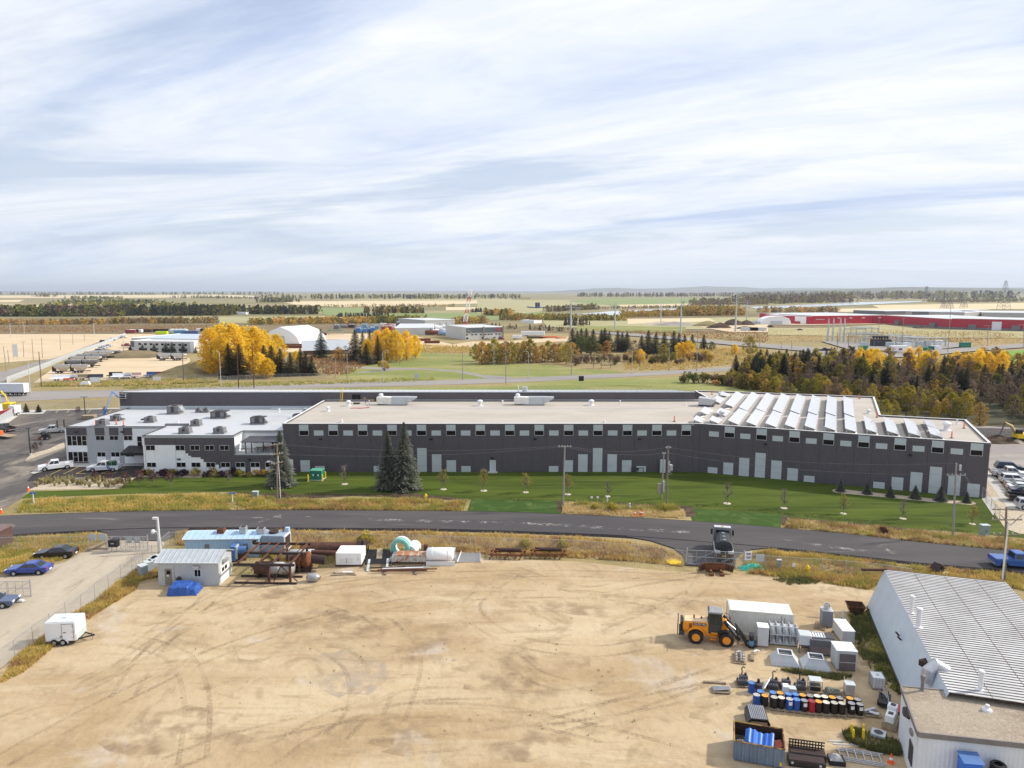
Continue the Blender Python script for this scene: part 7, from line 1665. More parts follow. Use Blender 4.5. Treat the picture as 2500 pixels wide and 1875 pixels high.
for i,(q,r,h,m_,lb)in en([((1080,400),4.2,1.5,G_soil,'dark soil heap beside the excavator in the right lot')]):
 t=Th('soil_heap',P(*zE(*q)),0,lb,'soil');vs_=[]
 for j in rn(7):
  for k in rn(24):
   a=2*PI*k/24;rr=r*(1-j/6)*(1+.3*mnoise.noise(Vc((math.cos(a)*1.5,math.sin(a)*1.5,j*.4))));vs_.append((rr*math.cos(a)*1.3,rr*math.sin(a)*.7,h*(j/6)**.8*(1+.4*mnoise.noise(Vc((math.cos(a)*2,math.sin(a)*2,j+4.0))))))
 MB().add(vs_,[(j*24+k,j*24+(k+1)%24,(j+1)*24+(k+1)%24,(j+1)*24+k)for j in rn(6)for k in rn(24)]).bd('mound',m_,t,smooth=1)
 MB().la([(1.5,0),(1.0,.4),(.3,.7),(0,.72)],(3.6,-1.2,0),10).bd('loose_soil',G_drive,t)
t=Th('transformer_box',P(*z6(520,858)),R(-4),'green transformer box between yellow bollards on the lawn','transformer')
M_grn=mat('transformer_green',(.02,.20,.13),rough=.5)
bev(MB().bb(-1.05,1.05,-.2,1.5,.12,1.75).bd('cabinet',M_grn,t),.04);MB().bb(-1.1,1.1,-.25,1.55,1.75,1.85).bd('lid',mat('transformer_lid',(.10,.36,.24)),t);MB().bb(-1.2,1.2,-.4,1.7,0,.12).bd('pad',G_conc,t);MB().bb(-.01,.01,-.23,-.2,.2,1.7).bd('door_seam',Mk,t)
for x in(-.45,.45):MB().bb(x-.12,x+.12,-.23,-.2,.85,1.15).bd('warning_label',Mw,t)
for i,q in en([(450,868),(573,865),(600,840)]):
 t=Th('bollard',P(*z6(*q)),0,f"{['left', 'middle', 'right'][i]} yellow bollard guarding the green transformer",'bollard','bollards by the transformer');MB().la([(.13,0),(.13,1.15),(.09,1.25),(0,1.26)],n=10).bd('post',My,t);MB().cyl((0,0,0),(0,0,.05),.2,n=8).bd('base',G_conc,t)
for q,fn,lb in[((245,948),z5,'orange cone at the corner of the planting bed'),((12,1140),z5,'orange barricade cone at the far left road edge'),((1060,1168),z7,'left orange cone on the road verge'),((1108,1165),z7,'middle orange cone on the road verge'),((1126,1168),z7,'right orange cone on the road verge')]:
 t=Th('traffic_cone',P(*fn(*q)),0,lb,'cone','orange cones');MB().la([(.04,.95),(.2,.06),(.32,.05),(.32,0)],n=10).bd('cone',Mo,t);MB().la([(.10,.68),(.14,.5)],n=10).bd('band',Mw,t)
for q,fn,lb in[((292,1060),z5,'blue street sign post on a white base at the left verge'),((2010,1060),z5,'white marker tube in the ditch left of the lamp pole')]:
 t=Th('marker_post',P(*fn(*q)),0,lb,'post');MB().la([(.6,0),(.6,.08),(.08,.1),(.08,1.7)],n=10).bd('post',Mt,t);MB().bb(-.5,.5,-.03,.03,1.6,1.85).bd('plate',M_lift,t)
for q,lb in[((822,1058),'tall white marker tube at the lawn edge'),((1016,1112),'pale blue marker tube in the dry grass')]:
 t=Th('marker_tube',P(*z7(*q)),0,lb,'post','marker tubes');MB().la([(.14,0),(.14,.95),(.1,1.05),(0,1.06)],n=10).bd('tube',Mt,t);MB().la([(.145,.8),(.145,.9)],n=10).bd('band',M_lift,t)
for q,lb in[((688,1052),'left small white tag on a stake at the lawn edge'),((740,1052),'right small white tag on a stake at the lawn edge')]:
 t=Th('stake_tag',P(*z7(*q)),0,lb,'stake','stake tags');MB().cyl((0,0,0),(0,0,.9),.03,n=5).bd('stake',Mg,t);MB().bb(-.2,.2,-.02,.02,.75,1.05).bd('tag',Mw,t)
# fences, poles, wires
def chain_mat(name,c,cell=.06,w=.16,extra=.0):
 m=bpy.data.materials.new(name);m.use_nodes=1
 N,Lk=m.node_tree.nodes,m.node_tree.links
 b=N['Principled BSDF'];b.inputs['Base Color'].default_value=(*c,1);b.inputs['Roughness'].default_value=.5;b.inputs['Metallic'].default_value=.3
 t=N.new('ShaderNodeTexCoord');s=N.new('ShaderNodeSeparateXYZ');Lk.new(t.outputs['Object'],s.inputs[0])
 def mt(op,a,c2=None):
  n=N.new('ShaderNodeMath');n.operation=op
  for i,q in en((a,c2)):
   if q is None:continue
   if isinstance(q,(int,float)):n.inputs[i].default_value=q
   else:Lk.new(q,n.inputs[i])
  return n.outputs[0]
 res=None
 for op in('ADD','SUBTRACT'):
  v=mt('LESS_THAN',mt('FRACT',mt('DIVIDE',mt(op,s.outputs['X'],s.outputs['Z']),cell)),w)
  res=v if res is None else mt('MAXIMUM',res,v)
 if extra:res=mt('MAXIMUM',res,extra)
 Lk.new(res,b.inputs['Alpha'])
 return m
M_chain=chain_mat('chain_link',(.45,.45,.44),.06,.10);M_chainw=chain_mat('pale_slat_mesh',(.62,.66,.68),.06,.25,.62)
def Fn(pts,h,label,step=3.0,mesh=M_chain,barb=0,group='wire fences',postm=Mg):
 pts=[Vc((p[0],p[1],0))for p in pts]
 t=Th('wire_fence',pts[0],0,label,'fence',group)
 pm=MB().cyl((0,0,0),(0,0,h),.035,n=6).mesh('post')
 for a,b2 in zip(pts,pts[1:]):
  L_=(b2-a).length;n=max(1,round(L_/step));rz=yaw(a,b2)
  for i in rn(n+(b2==pts[-1])):
   o=link_mesh('post',pm,postm,t);o.location=a.lerp(b2,i/n)-pts[0]
  o=MB().cyl((0,0,h-.02),(L_,0,h-.02),.022,n=5).bd('rail',postm,t);o.location=a-pts[0];o.rotation_euler=(0,0,rz)
  o=MB().poly([(0,0,.04),(L_,0,.04),(L_,0,h-.03),(0,0,h-.03)]).bd('wire_mesh',mesh,t);o.location=a-pts[0];o.rotation_euler=(0,0,rz)
  if barb:
   for k in rn(3):
    o=MB().cyl((0,.08+k*.08,h+.08+.1*k),(L_,.08+k*.08,h+.08+.1*k),.01,n=3).bd('barbed_wire',Mg,t);o.location=a-pts[0];o.rotation_euler=(0,0,rz)
 return t
Fn([P(*q)for q in[(-60,1680),(36.6,1606.6),(161,1510),(199,1491),(232.5,1468),(266,1441.6),(295.5,1414),(349,1377),(372,1364),(396,1346.5),(415,1330)]],1.85,'wire fence between the gravel drive and the sandy yard')
Fn([P(*q)for q in[(415,1330),(560,1326),(705,1331),(1000,1337),(1250,1345),(1400,1350),(1560,1362),(1676,1378)]],1.75,'long wire fence along the north edge of the sandy yard')
Fn([P(*zG(*q))for q in[(798,462),(1185,492),(1500,510),(1925,545),(2300,600)]],1.75,'wire fence with signs right of the right gate')
Fn([P(*zL(*q))for q in[(-200,480),(190,455),(560,452),(950,450),(1130,452)]],1.9,'barbed wire fence left of the left gate',barb=1)
Fn([P(*z5(*q))for q in[(-250,560),(0,375),(185,262)]],2.3,'pale slatted fence along the left car park',mesh=M_chainw,step=2.2)
Fn([P(*z5(*q))for q in[(185,258),(470,245),(760,240),(1025,228)]],2.3,'tall wire fence behind the car park towards the highway')
Fn([P(*zE(*q))for q in[(690,330),(990,335),(1220,345),(1700,365)]],2.3,'dark meshed fence behind the right lot',mesh=chain_mat('dark_mesh',(.14,.14,.15),.06,.3,.5))
Fn([P(*zE(*q))for q in[(815,1365),(880,1450),(960,1570),(1100,1760)]],2.0,'light wire fence along the right edge of the lawn')
Fn([P(*f2(*q))for q in[(-500,905),(0,872),(600,862)]],2.0,'wire fence below the yellow trees beside the highway',step=3.5)
Fn([P(*f1(*q))for q in[(100,905),(400,915),(900,905),(1880,870)]],2.0,'wire fence in front of the hopper trailer yard',step=4)
Fn([P(*f1(*q))for q in[(60,905),(330,800),(640,668),(860,590),(1085,495)]],2.4,'pale wire fence along the left access road',step=5,mesh=M_chainw)
Fn([P(*f1(*q))for q in[(1885,870),(1870,800),(1835,720)]],2.2,'wire fence at the foot of the grassy bank',step=4)
def gate(pa,pb,h,label,panels=2):
 t=Th('steel_gate',(pa+pb)/2,yaw(pa,pb),label,'gate');L_=(pb-pa).length
 for s in(-1,1):MB().cyl((s*L_/2,0,0),(s*L_/2,0,h+.25),.08,n=8).bd('gate_post',Mg,t)
 for i in rn(panels):
  x0_,x1_=-L_/2+i*L_/panels+.08,-L_/2+(i+1)*L_/panels-.05
  mb=MB()
  for z in(.12,h*.55,h):mb.cyl((x0_,0,z),(x1_,0,z),.03,n=5)
  for k in rn(4):x=x0_+(x1_-x0_)*k/3;mb.cyl((x,0,.12),(x,0,h),.03,n=5)
  mb.cyl((x0_,0,.12),(x1_,0,h),.02,n=4);lf=mb.bd('gate_leaf',Mg,t)
  MB().poly([(x0_,.01,.12),(x1_,.01,.12),(x1_,.01,h),(x0_,.01,h)]).bd('wire_mesh',M_chain,lf)
 return t
gate(P(*zG(282,435)),P(*zG(795,462)),1.9,'double wire gate behind the rusty plough blade')
gate(P(*zL(1145,452)),P(*zL(1580,455)),1.9,'wire gate with hanging boards at the left approach',3)
sign(*zL(1385,452),.8,.75,1.75,'pale board hanging on the left gate, first',Ml);sign(*zL(1470,452),.8,.75,1.75,'pale board hanging on the left gate, second',Ml)
gate(P(*zL(-160,945)),P(*zL(335,945)),1.8,'open wire gate leaf at the left picture edge',2)
t=sign(*zL(1465,620),.55,.2,1.0,'small white plate on the drive fence',Mw)
M_pole=mat('pole_wood',(.27,.215,.16),rough=.9,c2=(.18,.14,.105),scale=4);M_polg=mat('pole_grey',(.30,.28,.25),rough=.85)
def upole(fb,ft,label,r=.16,arms=((.3,2.4),),m=M_pole,armrz=.0,extra=None,group='utility poles'):
 b=P(*fb);h=H(fb[0],fb[1],ft[1])
 dx=P(ft[0],ft[1],0).x
 topx=(ft[0]-1250)/FOCAL*(b.y*CP+(CAM_H-h)*SP)-b.x
 t=Th('utility_pole',b,0,label,'pole',group)
 MB().cyl((0,0,-.1),(topx,0,h),r,r*.7,n=10).bd('pole',m,t)
 for d,w_ in arms:
  k=(h-d)/h
  c=Vc((topx*k,0,h-d));e=Vc((math.cos(armrz),math.sin(armrz),0))*w_/2
  MB().tb([c-e+Vc((0,-.12,0)),c+e+Vc((0,-.12,0))],.075,4).bd('crossarm',m,t)
  for s in(-.92,-.45,.45,.92):
   q=c+e*s+Vc((0,-.12,.07));MB().la([(.04,0),(.06,.08),(.04,.12),(.06,.18),(0,.22)],q,8).bd('insulator',Ml,t)
 t['top']=1;del t['top']
 return t,b+Vc((topx,0,h))
wires=[]
t1,w1=upole(zA(970,1500),zA(965,360),'wooden pole with three slanted arms in front of the left spruce',arms=((.1,1.9),(1.7,1.9),(3.2,1.9)),armrz=R(40))
MB().cyl((.55,.1,0),(.4,.1,7.4),.06,n=8).bd('conduit',Mt,t1);MB().tb([(-.1,-.1,5.9),(-.6,-.1,6.5),(-1.0,-.1,6.5)],.05,6).bd('lamp_arm',Mt,t1);bev(MB().bb(-1.4,-.9,-.2,0,6.4,6.58).bd('lamp_head',Mt,t1),.03)
t2,w2=upole(z7(440,1095),z7(456,560),'wooden pole at the bare soil strip before the middle of the warehouse',arms=((.15,2.0),),m=M_polg)
t3,w3=upole(z7(1335,1095),z7(1350,562),'tall wooden pole of the pair near the bend of the warehouse',arms=((.35,.8),))
bev(MB().bb(.25,.75,-.3,.3,6.0,7.0).bd('transformer_can',Mg,t3),.12,2)
for k in rn(5):MB().cyl((.2,-.1,5.4+k*.3),(.75,-.1,5.6+k*.3),.03,n=4).bd('bracket',Ms,t3)
t4,w4=upole(z7(1292,1018),z7(1312,625),'shorter grey pole of the pair carrying a control cabinet',arms=((.1,.5),),m=M_polg,r=.13)
bev(MB().bb(-.7,-.12,-.25,.2,1.0,2.6).bd('cabinet',mat('tan_box',(.36,.29,.25)),t4),.03);MB().bb(.12,.4,-.2,.2,1.2,3.0).bd('meter_box',Ml,t4)
t5,w5=upole(zW(600,640),zE(380,765),'grey wooden pole before the right end of the wing',arms=((1.7,2.6),),m=M_polg)
MB().cyl((.25,0,9.5),(.25,0,10.3),.14,n=8).bd('cutout',Ml,t5)
t6,w6=upole(zW(1600,1495),zW(1635,62),'wooden pole with three long arms at the lower right verge',arms=((.25,3.4),(1.5,3.6),(3.3,3.2)))
MB().cyl((-.35,-.1,0),(-.3,-.1,7.2),.1,n=8).bd('conduit',Mt,t6)
for s in(-1,1):MB().cyl((0,-.1,6.9),(s*1.3,-.1,8.2),.05,n=5).bd('arm_brace',M_polg,t6)
def wire(a,b2,sag,label,n=14):
 pts=[a.lerp(b2,i/n)-Vc((0,0,sag*4*(i/n)*(1-i/n)))for i in rn(n+1)]
 t=MB().tb(pts,.014,4).bd('power_line',M_wire);tag(t,label,'wire','overhead wires')
dz=Vc((0,0,-1))
for k,(o1,o2)in en(((Vc((.7,0,-.1)),Vc((-.8,-.1,0))),(Vc((.0,0,-1.7)),Vc((.8,-.1,0))))):
 wire(w1+o1,w2+o2,.9,f"{'upper' if k == 0 else 'lower'} wire from the three arm pole to the middle pole")
 wire(w2+Vc((.6-k,-.1,0)),w3+Vc((0,0,-.2-.9*k)),.8,f"{'upper' if k == 0 else 'lower'} wire from the middle pole to the pair of poles")
 wire(w3+Vc((0,0,-.2-.9*k)),w5+Vc((1.2*k-.4,-.1,-1.5*k)),1.1,f"{'upper' if k == 0 else 'lower'} wire from the pair of poles to the right pole")
 wire(w5+Vc((1.0*k,-.1,-1.6*k)),w6+Vc((1.5*k-.7,-.1,-.2-1.2*k)),.7,f"{'upper' if k == 0 else 'lower'} wire from the right pole towards the verge pole")
t=Th('guy_wire',w5+Vc((0,0,-2)),0,'guy wire anchoring the right pole to the lawn','wire');g_=P(*zE(800,1600));MB().cyl((0,0,0),Vc((g_.x,g_.y,0))-(w5+Vc((0,0,-2))),.014,n=4).bd('cable',M_wire,t)
def lamp(fb,ft,label,m=Ml,arm=1,T=0):
 b=P(*fb);h=H(fb[0],fb[1],ft[1])
 t=Th('street_lamp',b,0,label,'lamp','street lamps')
 if T:
  MB().cyl((0,0,0),(0,0,h),.12,.09,n=8).bd('pole',m,t);bev(MB().bb(-1.0,1.0,-.15,.15,h,h+.12).bd('lamp_head',m,t),.03)
 else:
  MB().tb([(0,0,0),(0,0,h-.8),(arm*.3,0,h-.2),(arm*1.6,0,h)],[.13,.09,.07,.05],8).bd('pole',m,t);bev(MB().box((arm*1.9,0,h),(.8,.3,.14)).bd('lamp_head',m,t),.03)
 MB().cyl((0,0,0),(0,0,.5),.25,n=8).bd('base',G_conc,t)
lamp(zO(518,1470),zO(478,1010),'black lamp post on the gravel island left of the office',Mk,T=0,arm=0)
lamp(zO(1445,840),zO(1415,482),'black twin headed lamp post behind the office roof corner',Mk,T=1)
lamp(zO(515,410),zO(480,-120),'pale lamp post beside the highway at left',Ml,arm=0)
lamp(zO(40,830),zO(5,430),'pale lamp post at the far left edge of the car park',Ml,arm=-1)
lamp(f1(1910,925),f1(1895,632),'pale lamp post in front of the big yellow tree',Ml,arm=-.4)
lamp(f2(1100,890),f2(1100,622),'pale twin lamp post beside the round orange bush',Ml,arm=1)
lamp(f3(142,865),f3(135,628),'pale lamp post beside the highway before the amber thicket',Ml,arm=-.8)
lamp(f3(1037,820),f3(1035,620),'pale lamp post at the highway before the mixed tree row',Ml,arm=-1)
lamp(f2(2055,745),f2(2055,575),'thin lamp post on the park lawn',Ml,T=1)
lamp(f2(1858,612),f2(1850,448),'thin lamp post left of the crane office',Ml,arm=-1)
for i,(b_,t_,lb,m_,a_)in en([
(f1(360,938),f1(335,632),'dark green pole beside the hopper yard corner',Mdg,()),(f1(1588,895),f1(1575,640),'dark pole at the right of the hopper yard fence',Mdg,()),
(f1(2062,945),f1(2045,555),'left of the two rust red poles before the big yellow tree',Mr,()),(f1(2195,948),f1(2178,545),'right of the two rust red poles before the big yellow tree',Mr,()),
(f2(788,868),f2(786,632),'pole right of the bare shrubs by the highway',M_polg,((.2,2.0),)),(f2(684,862),f2(686,692),'short pole among the bare shrubs',M_polg,()),(f2(1785,878),f2(1785,632),'pole at the bend of the park path',M_polg,()),
(f2(2160,906),f2(2157,540),'pole where the park path meets the highway',M_polg,((.3,2.2),)),(f3(513,836),f3(517,598),'pole at the end of the amber thicket',M_polg,((.2,1.8),)),(f3(1357,800),f3(1360,598),'pole before the yellow maple row',M_polg,()),
(f3(1596,802),f3(1605,450),'tallest wooden pole where the highway meets the spruce belt',M_polg,((.3,2.4),)),(f3(2133,690),f3(2140,552),'pole behind the left end of the spruce belt',M_polg,()),
(f4(1160,590),f4(1170,340),'pole in front of the substation',M_polg,((.3,2.5),)),(f4(1552,645),f4(1580,250),'tall thick pole right of the substation',M_polg,((2.8,3),)),(f4(1893,592),f4(1905,405),'pole with crossarm before the red hall',M_polg,((.2,6),)),(f4(2205,600),f4(2210,395),'pole at the far right before the red hall',M_polg,((.2,6),)),
(f4(693,625),f4(700,465),'dark pole in the substation yard, nearer the middle',Mdg,()),(f4(598,620),f4(602,462),'dark pole at the left of the substation yard',Mdg,()),(f4(112,672),f4(115,548),'left pole above the spruce belt',M_polg,()),(f4(202,655),f4(207,542),'second pole above the spruce belt',M_polg,()),(f4(960,470),f4(960,330),'thin pole before the red hall middle',M_polg,()),
(f1(57,808),f1(28,585),'leftmost pole at the access road',M_polg,()),(f1(80,748),f1(66,618),'short pole by the white sign at the access road',M_polg,()),(f1(290,715),f1(276,525),'pole at the bend of the access road',M_polg,()),(f1(368,685),f1(358,512),'second pole past the bend of the access road',M_polg,()),(f1(524,620),f1(517,478),'pole in the middle of the pale lot',M_polg,()),(f1(631,572),f1(627,472),'farther pole in the pale lot',M_polg,()),(f1(729,543),f1(728,462),'farthest pole in the pale lot',M_polg,()),(f1(206,680),f1(200,545),'pole behind the white sign',M_polg,((.2,3),)),
(f1(92,518),f1(84,388),'tall light mast at the far left of the pale lot',Ml,((.2,2.5),)),(f1(209,478),f1(205,376),'light mast second from left at the back of the pale lot',Ml,((.2,2.5),)),(f1(815,502),f1(808,390),'light mast at the back right of the pale lot',Ml,((.2,2.5),)),(f1(1068,628),f1(1062,498),'thick pale mast left of the two storey works',Ml,()),(f1(1737,635),f1(1733,480),'thin mast right of the two storey works',Ml,())]):
 upole(b_,t_,lb,arms=a_,m=m_,r=.17 if m_ is not Ml else .2)
hp=[P(*f2(786,868)),P(*f2(1785,878)),P(*f2(2160,906)),P(*f3(513,836)),P(*f3(1357,800)),P(*f3(1596,802))]
for i,(a,b2)in en(zip(hp,hp[1:])):
 for k,z in en((7.6,9.6)):
  wire(Vc((a.x,a.y,z)),Vc((b2.x,b2.y,z)),.5,f"{'lower' if k == 0 else 'upper'} wire of the {ORD[i]} span along the highway from the left")
def tpole(fb,ft,label,r=.9,arms=1):
 b=P(*fb);h=H(fb[0],fb[1],ft[1]);t=Th('transmission_pole',b,0,label,'pole','steel transmission poles')
 MB().cyl((0,0,0),(0,0,h),r,r*.35,n=10).bd('shaft',Ml,t)
 if arms:
  for k,w_ in((.98,3),(.88,4.5),(.76,4.5)):MB().tb([(-w_,0,h*k+.6),(0,0,h*k),(w_,0,h*k+.6)],.16,4).bd('arm',Ml,t)
for b_,t_,lb,r in[(f3(508,432),f3(513,196),'white steel transmission pole above the left end of the mixed tree row',1.1),(f3(889,440),f3(893,212),'white steel transmission pole behind the mixed tree row',.8),(f3(1456,476),f3(1467,162),'tall white transmission pole right of the rubble heaps',.85),(f3(1930,462),f3(1944,132),'tallest white transmission pole by the soil heaps',.9),(f3(1285,382),f3(1288,196),'slim transmission pole behind the rubble',.6),(f3(2027,360),f3(2033,192),'slim transmission pole left of the red hall',.7),(f3(1033,332),f3(1035,236),'distant thin transmission pole at the river',.6),(f3(570,320),f3(570,250),'distant thin transmission pole left of the river',.6),(f3(1525,300),f3(1527,195),'distant thin transmission pole over the amber wood',.7),
(f4(515,545),f4(522,345),'first of four white columns at the substation',.9),(f4(558,547),f4(563,343),'second of four white columns at the substation',.9),(f4(618,545),f4(625,343),'third of four white columns at the substation',.9),(f4(655,540),f4(663,342),'fourth of four white columns at the substation',.9)]:
 tpole(b_,t_,lb,r,arms='column' not in lb)
def lattice(fb,ft,label,w_=5.0,top=1.2,m=Mdg,name='lattice_tower',cat_='tower',lean=.0,n=9,arms=1,r=.14,mats=None,b=None,h=None):
 if b is None:b=P(*fb);h=H(fb[0],fb[1],ft[1])
 t=Th(name,b,0,label,cat_)
 c=[(-1,-1),(1,-1),(1,1),(-1,1)]
 def pt(k,i):s=(w_*(1-k)+top*k)/2;return Vc((c[i][0]*s+lean*k,c[i][1]*s,h*k))
 for j in rn(n):
  k0,k1=j/n,(j+1)/n;mb=MB()
  for i in rn(4):
   mb.cyl(pt(k0,i),pt(k1,i),r,n=4,caps=0);mb.cyl(pt(k0,i),pt(k1,(i+1)%4),r*.7,n=4,caps=0);mb.cyl(pt(k1,i),pt(k1,(i+1)%4),r*.7,n=4,caps=0)
  mb.bd('section',mats[j%len(mats)]if mats else m,t)
 if arms:
  for k in(.72,.84,.95):MB().tb([(-6.5+lean*k,0,h*k+.3),(lean*k,0,h*k),(6.5+lean*k,0,h*k+.3)],r*1.4,4).bd('arm',m,t)
 return t
lattice(f4(2035,268),f4(2055,20),'dark lattice pylon on the skyline at far right',16,2.5,r=.22,n=8,arms=0)
lattice(f4(1362,195),f4(1365,68),'distant lattice pylon with arms left of the dark one',17,3,r=.35,n=7)
lattice(f4(1690,255),f4(1690,160),'small lattice tower behind the red halls',11,3,r=.22,n=6)
lattice(f4(1570,262),f4(1570,175),'small lattice tower second from the right group',10,3,r=.22,n=6)
lattice(f4(1515,258),f4(1515,185),'small lattice tower third of the group behind the red halls',9,3,r=.22,n=6)
bc=P(*f2(1790,480));hc=H(f2(1855,480)[0],f2(1855,480)[1],f2(1855,92)[1])
lx=(f2(1857,0)[0]-f2(1790,0)[0])/FOCAL*bc.y
lattice(None,None,'tall red and white lattice crane boom behind the works office',3.0,2.2,name='crane',cat_='crane',lean=lx,n=11,arms=0,r=.2,mats=[Mw,Mw,mat('crane_red',(.55,.08,.05))],b=bc,h=hc)
# vegetation
def leafmat(name,a,b2,scale=.35,rnd=.12,tl=.35,coords='Object'):
 m=mat(name,a,c2=b2,rough=.8,scale=scale,detail=3,rnd=rnd,spec=.12)
 N,Lk=m.node_tree.nodes,m.node_tree.links
 b=N['Principled BSDF'];out=N['Material Output']
 tr=N.new('ShaderNodeBsdfTranslucent');mx=N.new('ShaderNodeMixShader');mx.inputs[0].default_value=tl
 src=b.inputs['Base Color'].links[0].from_socket
 Lk.new(src,tr.inputs['Color']);Lk.new(b.outputs[0],mx.inputs[1]);Lk.new(tr.outputs[0],mx.inputs[2]);Lk.new(mx.outputs[0],out.inputs['Surface'])
 return m
V_blue=leafmat('blue_spruce_needles',(.22,.225,.175),(.105,.115,.09),.9,.08,.15)
Vs=leafmat('dark_spruce_needles',(.075,.080,.048),(.036,.042,.028),.5,.25,.15)
V_yel=leafmat('golden_poplar_leaves',(.95,.70,.06),(.80,.55,.05),.18,.08,.45)
Va=leafmat('amber_leaves',(.62,.40,.09),(.38,.26,.08),.3,.25,.35)
Vo=leafmat('olive_leaves',(.25,.21,.045),(.12,.115,.03),.3,.25,.35)
V_yg=leafmat('yellow_green_leaves',(.50,.38,.05),(.24,.22,.04),.3,.15,.35)
V_grn=leafmat('green_leaves',(.17,.19,.06),(.08,.10,.035),.3,.2,.3)
Vb=leafmat('brown_leaves',(.28,.19,.12),(.16,.115,.08),.4,.25,.3)
V_red=leafmat('dark_red_leaves',(.15,.05,.045),(.07,.028,.03),.8,.2,.25)
V_pur=leafmat('purple_shrub_leaves',(.085,.035,.06),(.035,.018,.03),.8,.2,.2)
V_twig=mat('grey_twigs',(.20,.165,.14),rough=.9,rnd=.2)
V_bark=mat('bark',(.15,.115,.085),rough=.95,c2=(.08,.06,.045),scale=3)
V_pbark=mat('pale_bark',(.42,.38,.31),rough=.9,c2=(.25,.22,.18),scale=3)
def me_of(mb,m,name):
 me=mb.mesh(name);me.materials.append(m);return me
def spruce_mesh(seed,h=10.0,rad=2.4,nb_=230,m=Vs,low=.05):
 rg=random.Random(seed);mb=MB()
 vs_,fs_=[],[]
 for i in rn(nb_):
  k=low+(1-low)*(i/nb_)**.92
  z=h*k
  ln=rad*((1-k)**.8)*rg.uniform(.72,1.12)+.12
  a=i*2.39996+rg.uniform(-.3,.3)
  sl=rg.uniform(-.28,-.08)+.55*max(0,k-.7)
  d=Vc((math.cos(a),math.sin(a),sl));s=Vc((-math.sin(a),math.cos(a),0))
  o=Vc((0,0,z))
  n=5
  for j in rn(n):
   f=(j+.6)/n;w=ln*(.26-.15*f)+.05
   c=o+d*ln*f+Vc((0,0,-.10*ln*f*f))
   for sg in(-1,1):
    tip=c+d*ln*.20+s*sg*w*rg.uniform(.8,1.3)+Vc((0,0,rg.uniform(-.22,.02)*ln*.4))
    b0=len(vs_)
    vs_+=[c-d*ln*.1,c+d*ln*.12+Vc((0,0,.06)),tip]
    fs_.append((b0,b0+1,b0+2))
  b0=len(vs_);e=o+d*ln;vs_+=[o+d*ln*.7+s*.07*ln,o+d*ln*.7-s*.07*ln,e];fs_.append((b0,b0+1,b0+2))
 mb.add(vs_,fs_)
 return me_of(mb,m,'spruce_crown'),me_of(MB().cyl((0,0,-.1),(0,0,h*.97),h*.018+.04,.02,n=7),V_bark,'trunk')
def leaf_cloud(rg,clumps,leaves,size,mb):
 vs_,fs_=[],[]
 for c,r in clumps:
  for _ in rn(leaves):
   v=Vc((rg.gauss(0,1),rg.gauss(0,1),rg.gauss(0,1))).normalized()*r*rg.uniform(.45,1.05)
   p=c+v
   u=Vc((rg.uniform(-1,1),rg.uniform(-1,1),rg.uniform(-.6,.6))).normalized();w=u.orthogonal().normalized()
   w=(w+u.cross(w)*rg.uniform(-1,1)).normalized()
   s=size*rg.uniform(.6,1.2);b0=len(vs_)
   vs_+=[p-u*s,p+w*s*.55,p+u*s,p-w*s*.55];fs_.append((b0,b0+1,b0+2,b0+3))
 mb.add(vs_,fs_)
def broad_mesh(seed,h=12.0,rad=3.2,base=.18,m=V_yel,ncl=46,leaves=46,size=.34,shape='oval',bark=V_pbark,sparse=1.0):
 rg=random.Random(seed)
 clumps,limbs=[],MB()
 limbs.tb([(0,0,-.1),(rg.uniform(-.1,.1),0,h*.35),(rg.uniform(-.3,.3),rg.uniform(-.3,.3),h*.85)],[h*.02+.04,h*.014+.03,.03],7)
 for i in rn(ncl):
  k=base+(1-base)*(i+.5)/ncl
  t_=(k-base)/(1-base)
  rr=rad*(math.sin(PI*min(1,t_*.92+.1))**.6)if shape=='oval' else rad*(1-t_)**.5*(.55+.45*min(1,t_*4))
  a=i*2.39996+rg.uniform(-.5,.5);q=rr*math.sqrt(rg.uniform(.15,1))
  c=Vc((math.cos(a)*q,math.sin(a)*q,h*k*.96+rg.uniform(-.03,.03)*h))
  clumps.append((c,rad*rg.uniform(.20,.36)))
  if i%3==0:limbs.tb([(0,0,max(.1,c.z*.62)),(c.x*.5,c.y*.5,c.z*.84),c],[h*.008+.015,.03,.015],5,caps=0)
 mb=MB();leaf_cloud(rg,clumps,int(leaves*sparse),size,mb)
 return me_of(mb,m,'crown'),me_of(limbs,bark,'trunk')
def bare_mesh(seed,h=8.0,rad=2.0,leaves=0,m=Vb,size=.22,bark=V_twig):
 rg=random.Random(seed);mb=MB();tips=[]
 mb.tb([(0,0,-.1),(0,0,h*.5),(rg.uniform(-.2,.2),0,h*.97)],[h*.014+.02,h*.009+.01,.01],6)
 for i in rn(34):
  k=rg.uniform(.2,.95);a=rg.uniform(0,2*PI);ln=rad*(1.1-k)*rg.uniform(.6,1.2)+.3
  e=Vc((math.cos(a)*ln,math.sin(a)*ln,h*k+ln*rg.uniform(.5,1.0)))
  mb.tb([(0,0,h*k),e*.5+Vc((0,0,h*k*.5)),e],[.04,.028,.012],4,caps=0);tips.append((e,ln*.45));tips.append((e*.7+Vc((0,0,h*k*.3)),ln*.4))
  for _ in rn(3):
   q=e+Vc((rg.uniform(-.6,.6),rg.uniform(-.6,.6),rg.uniform(.0,.8)))*(h*.1);mb.tb([e.lerp(Vc((0,0,h*k)),.35),q],[.02,.008],3,caps=0)
 lm=MB();leaf_cloud(rg,tips,max(1,leaves),size,lm)
 return me_of(lm,m,'crown'),me_of(mb,bark,'trunk')
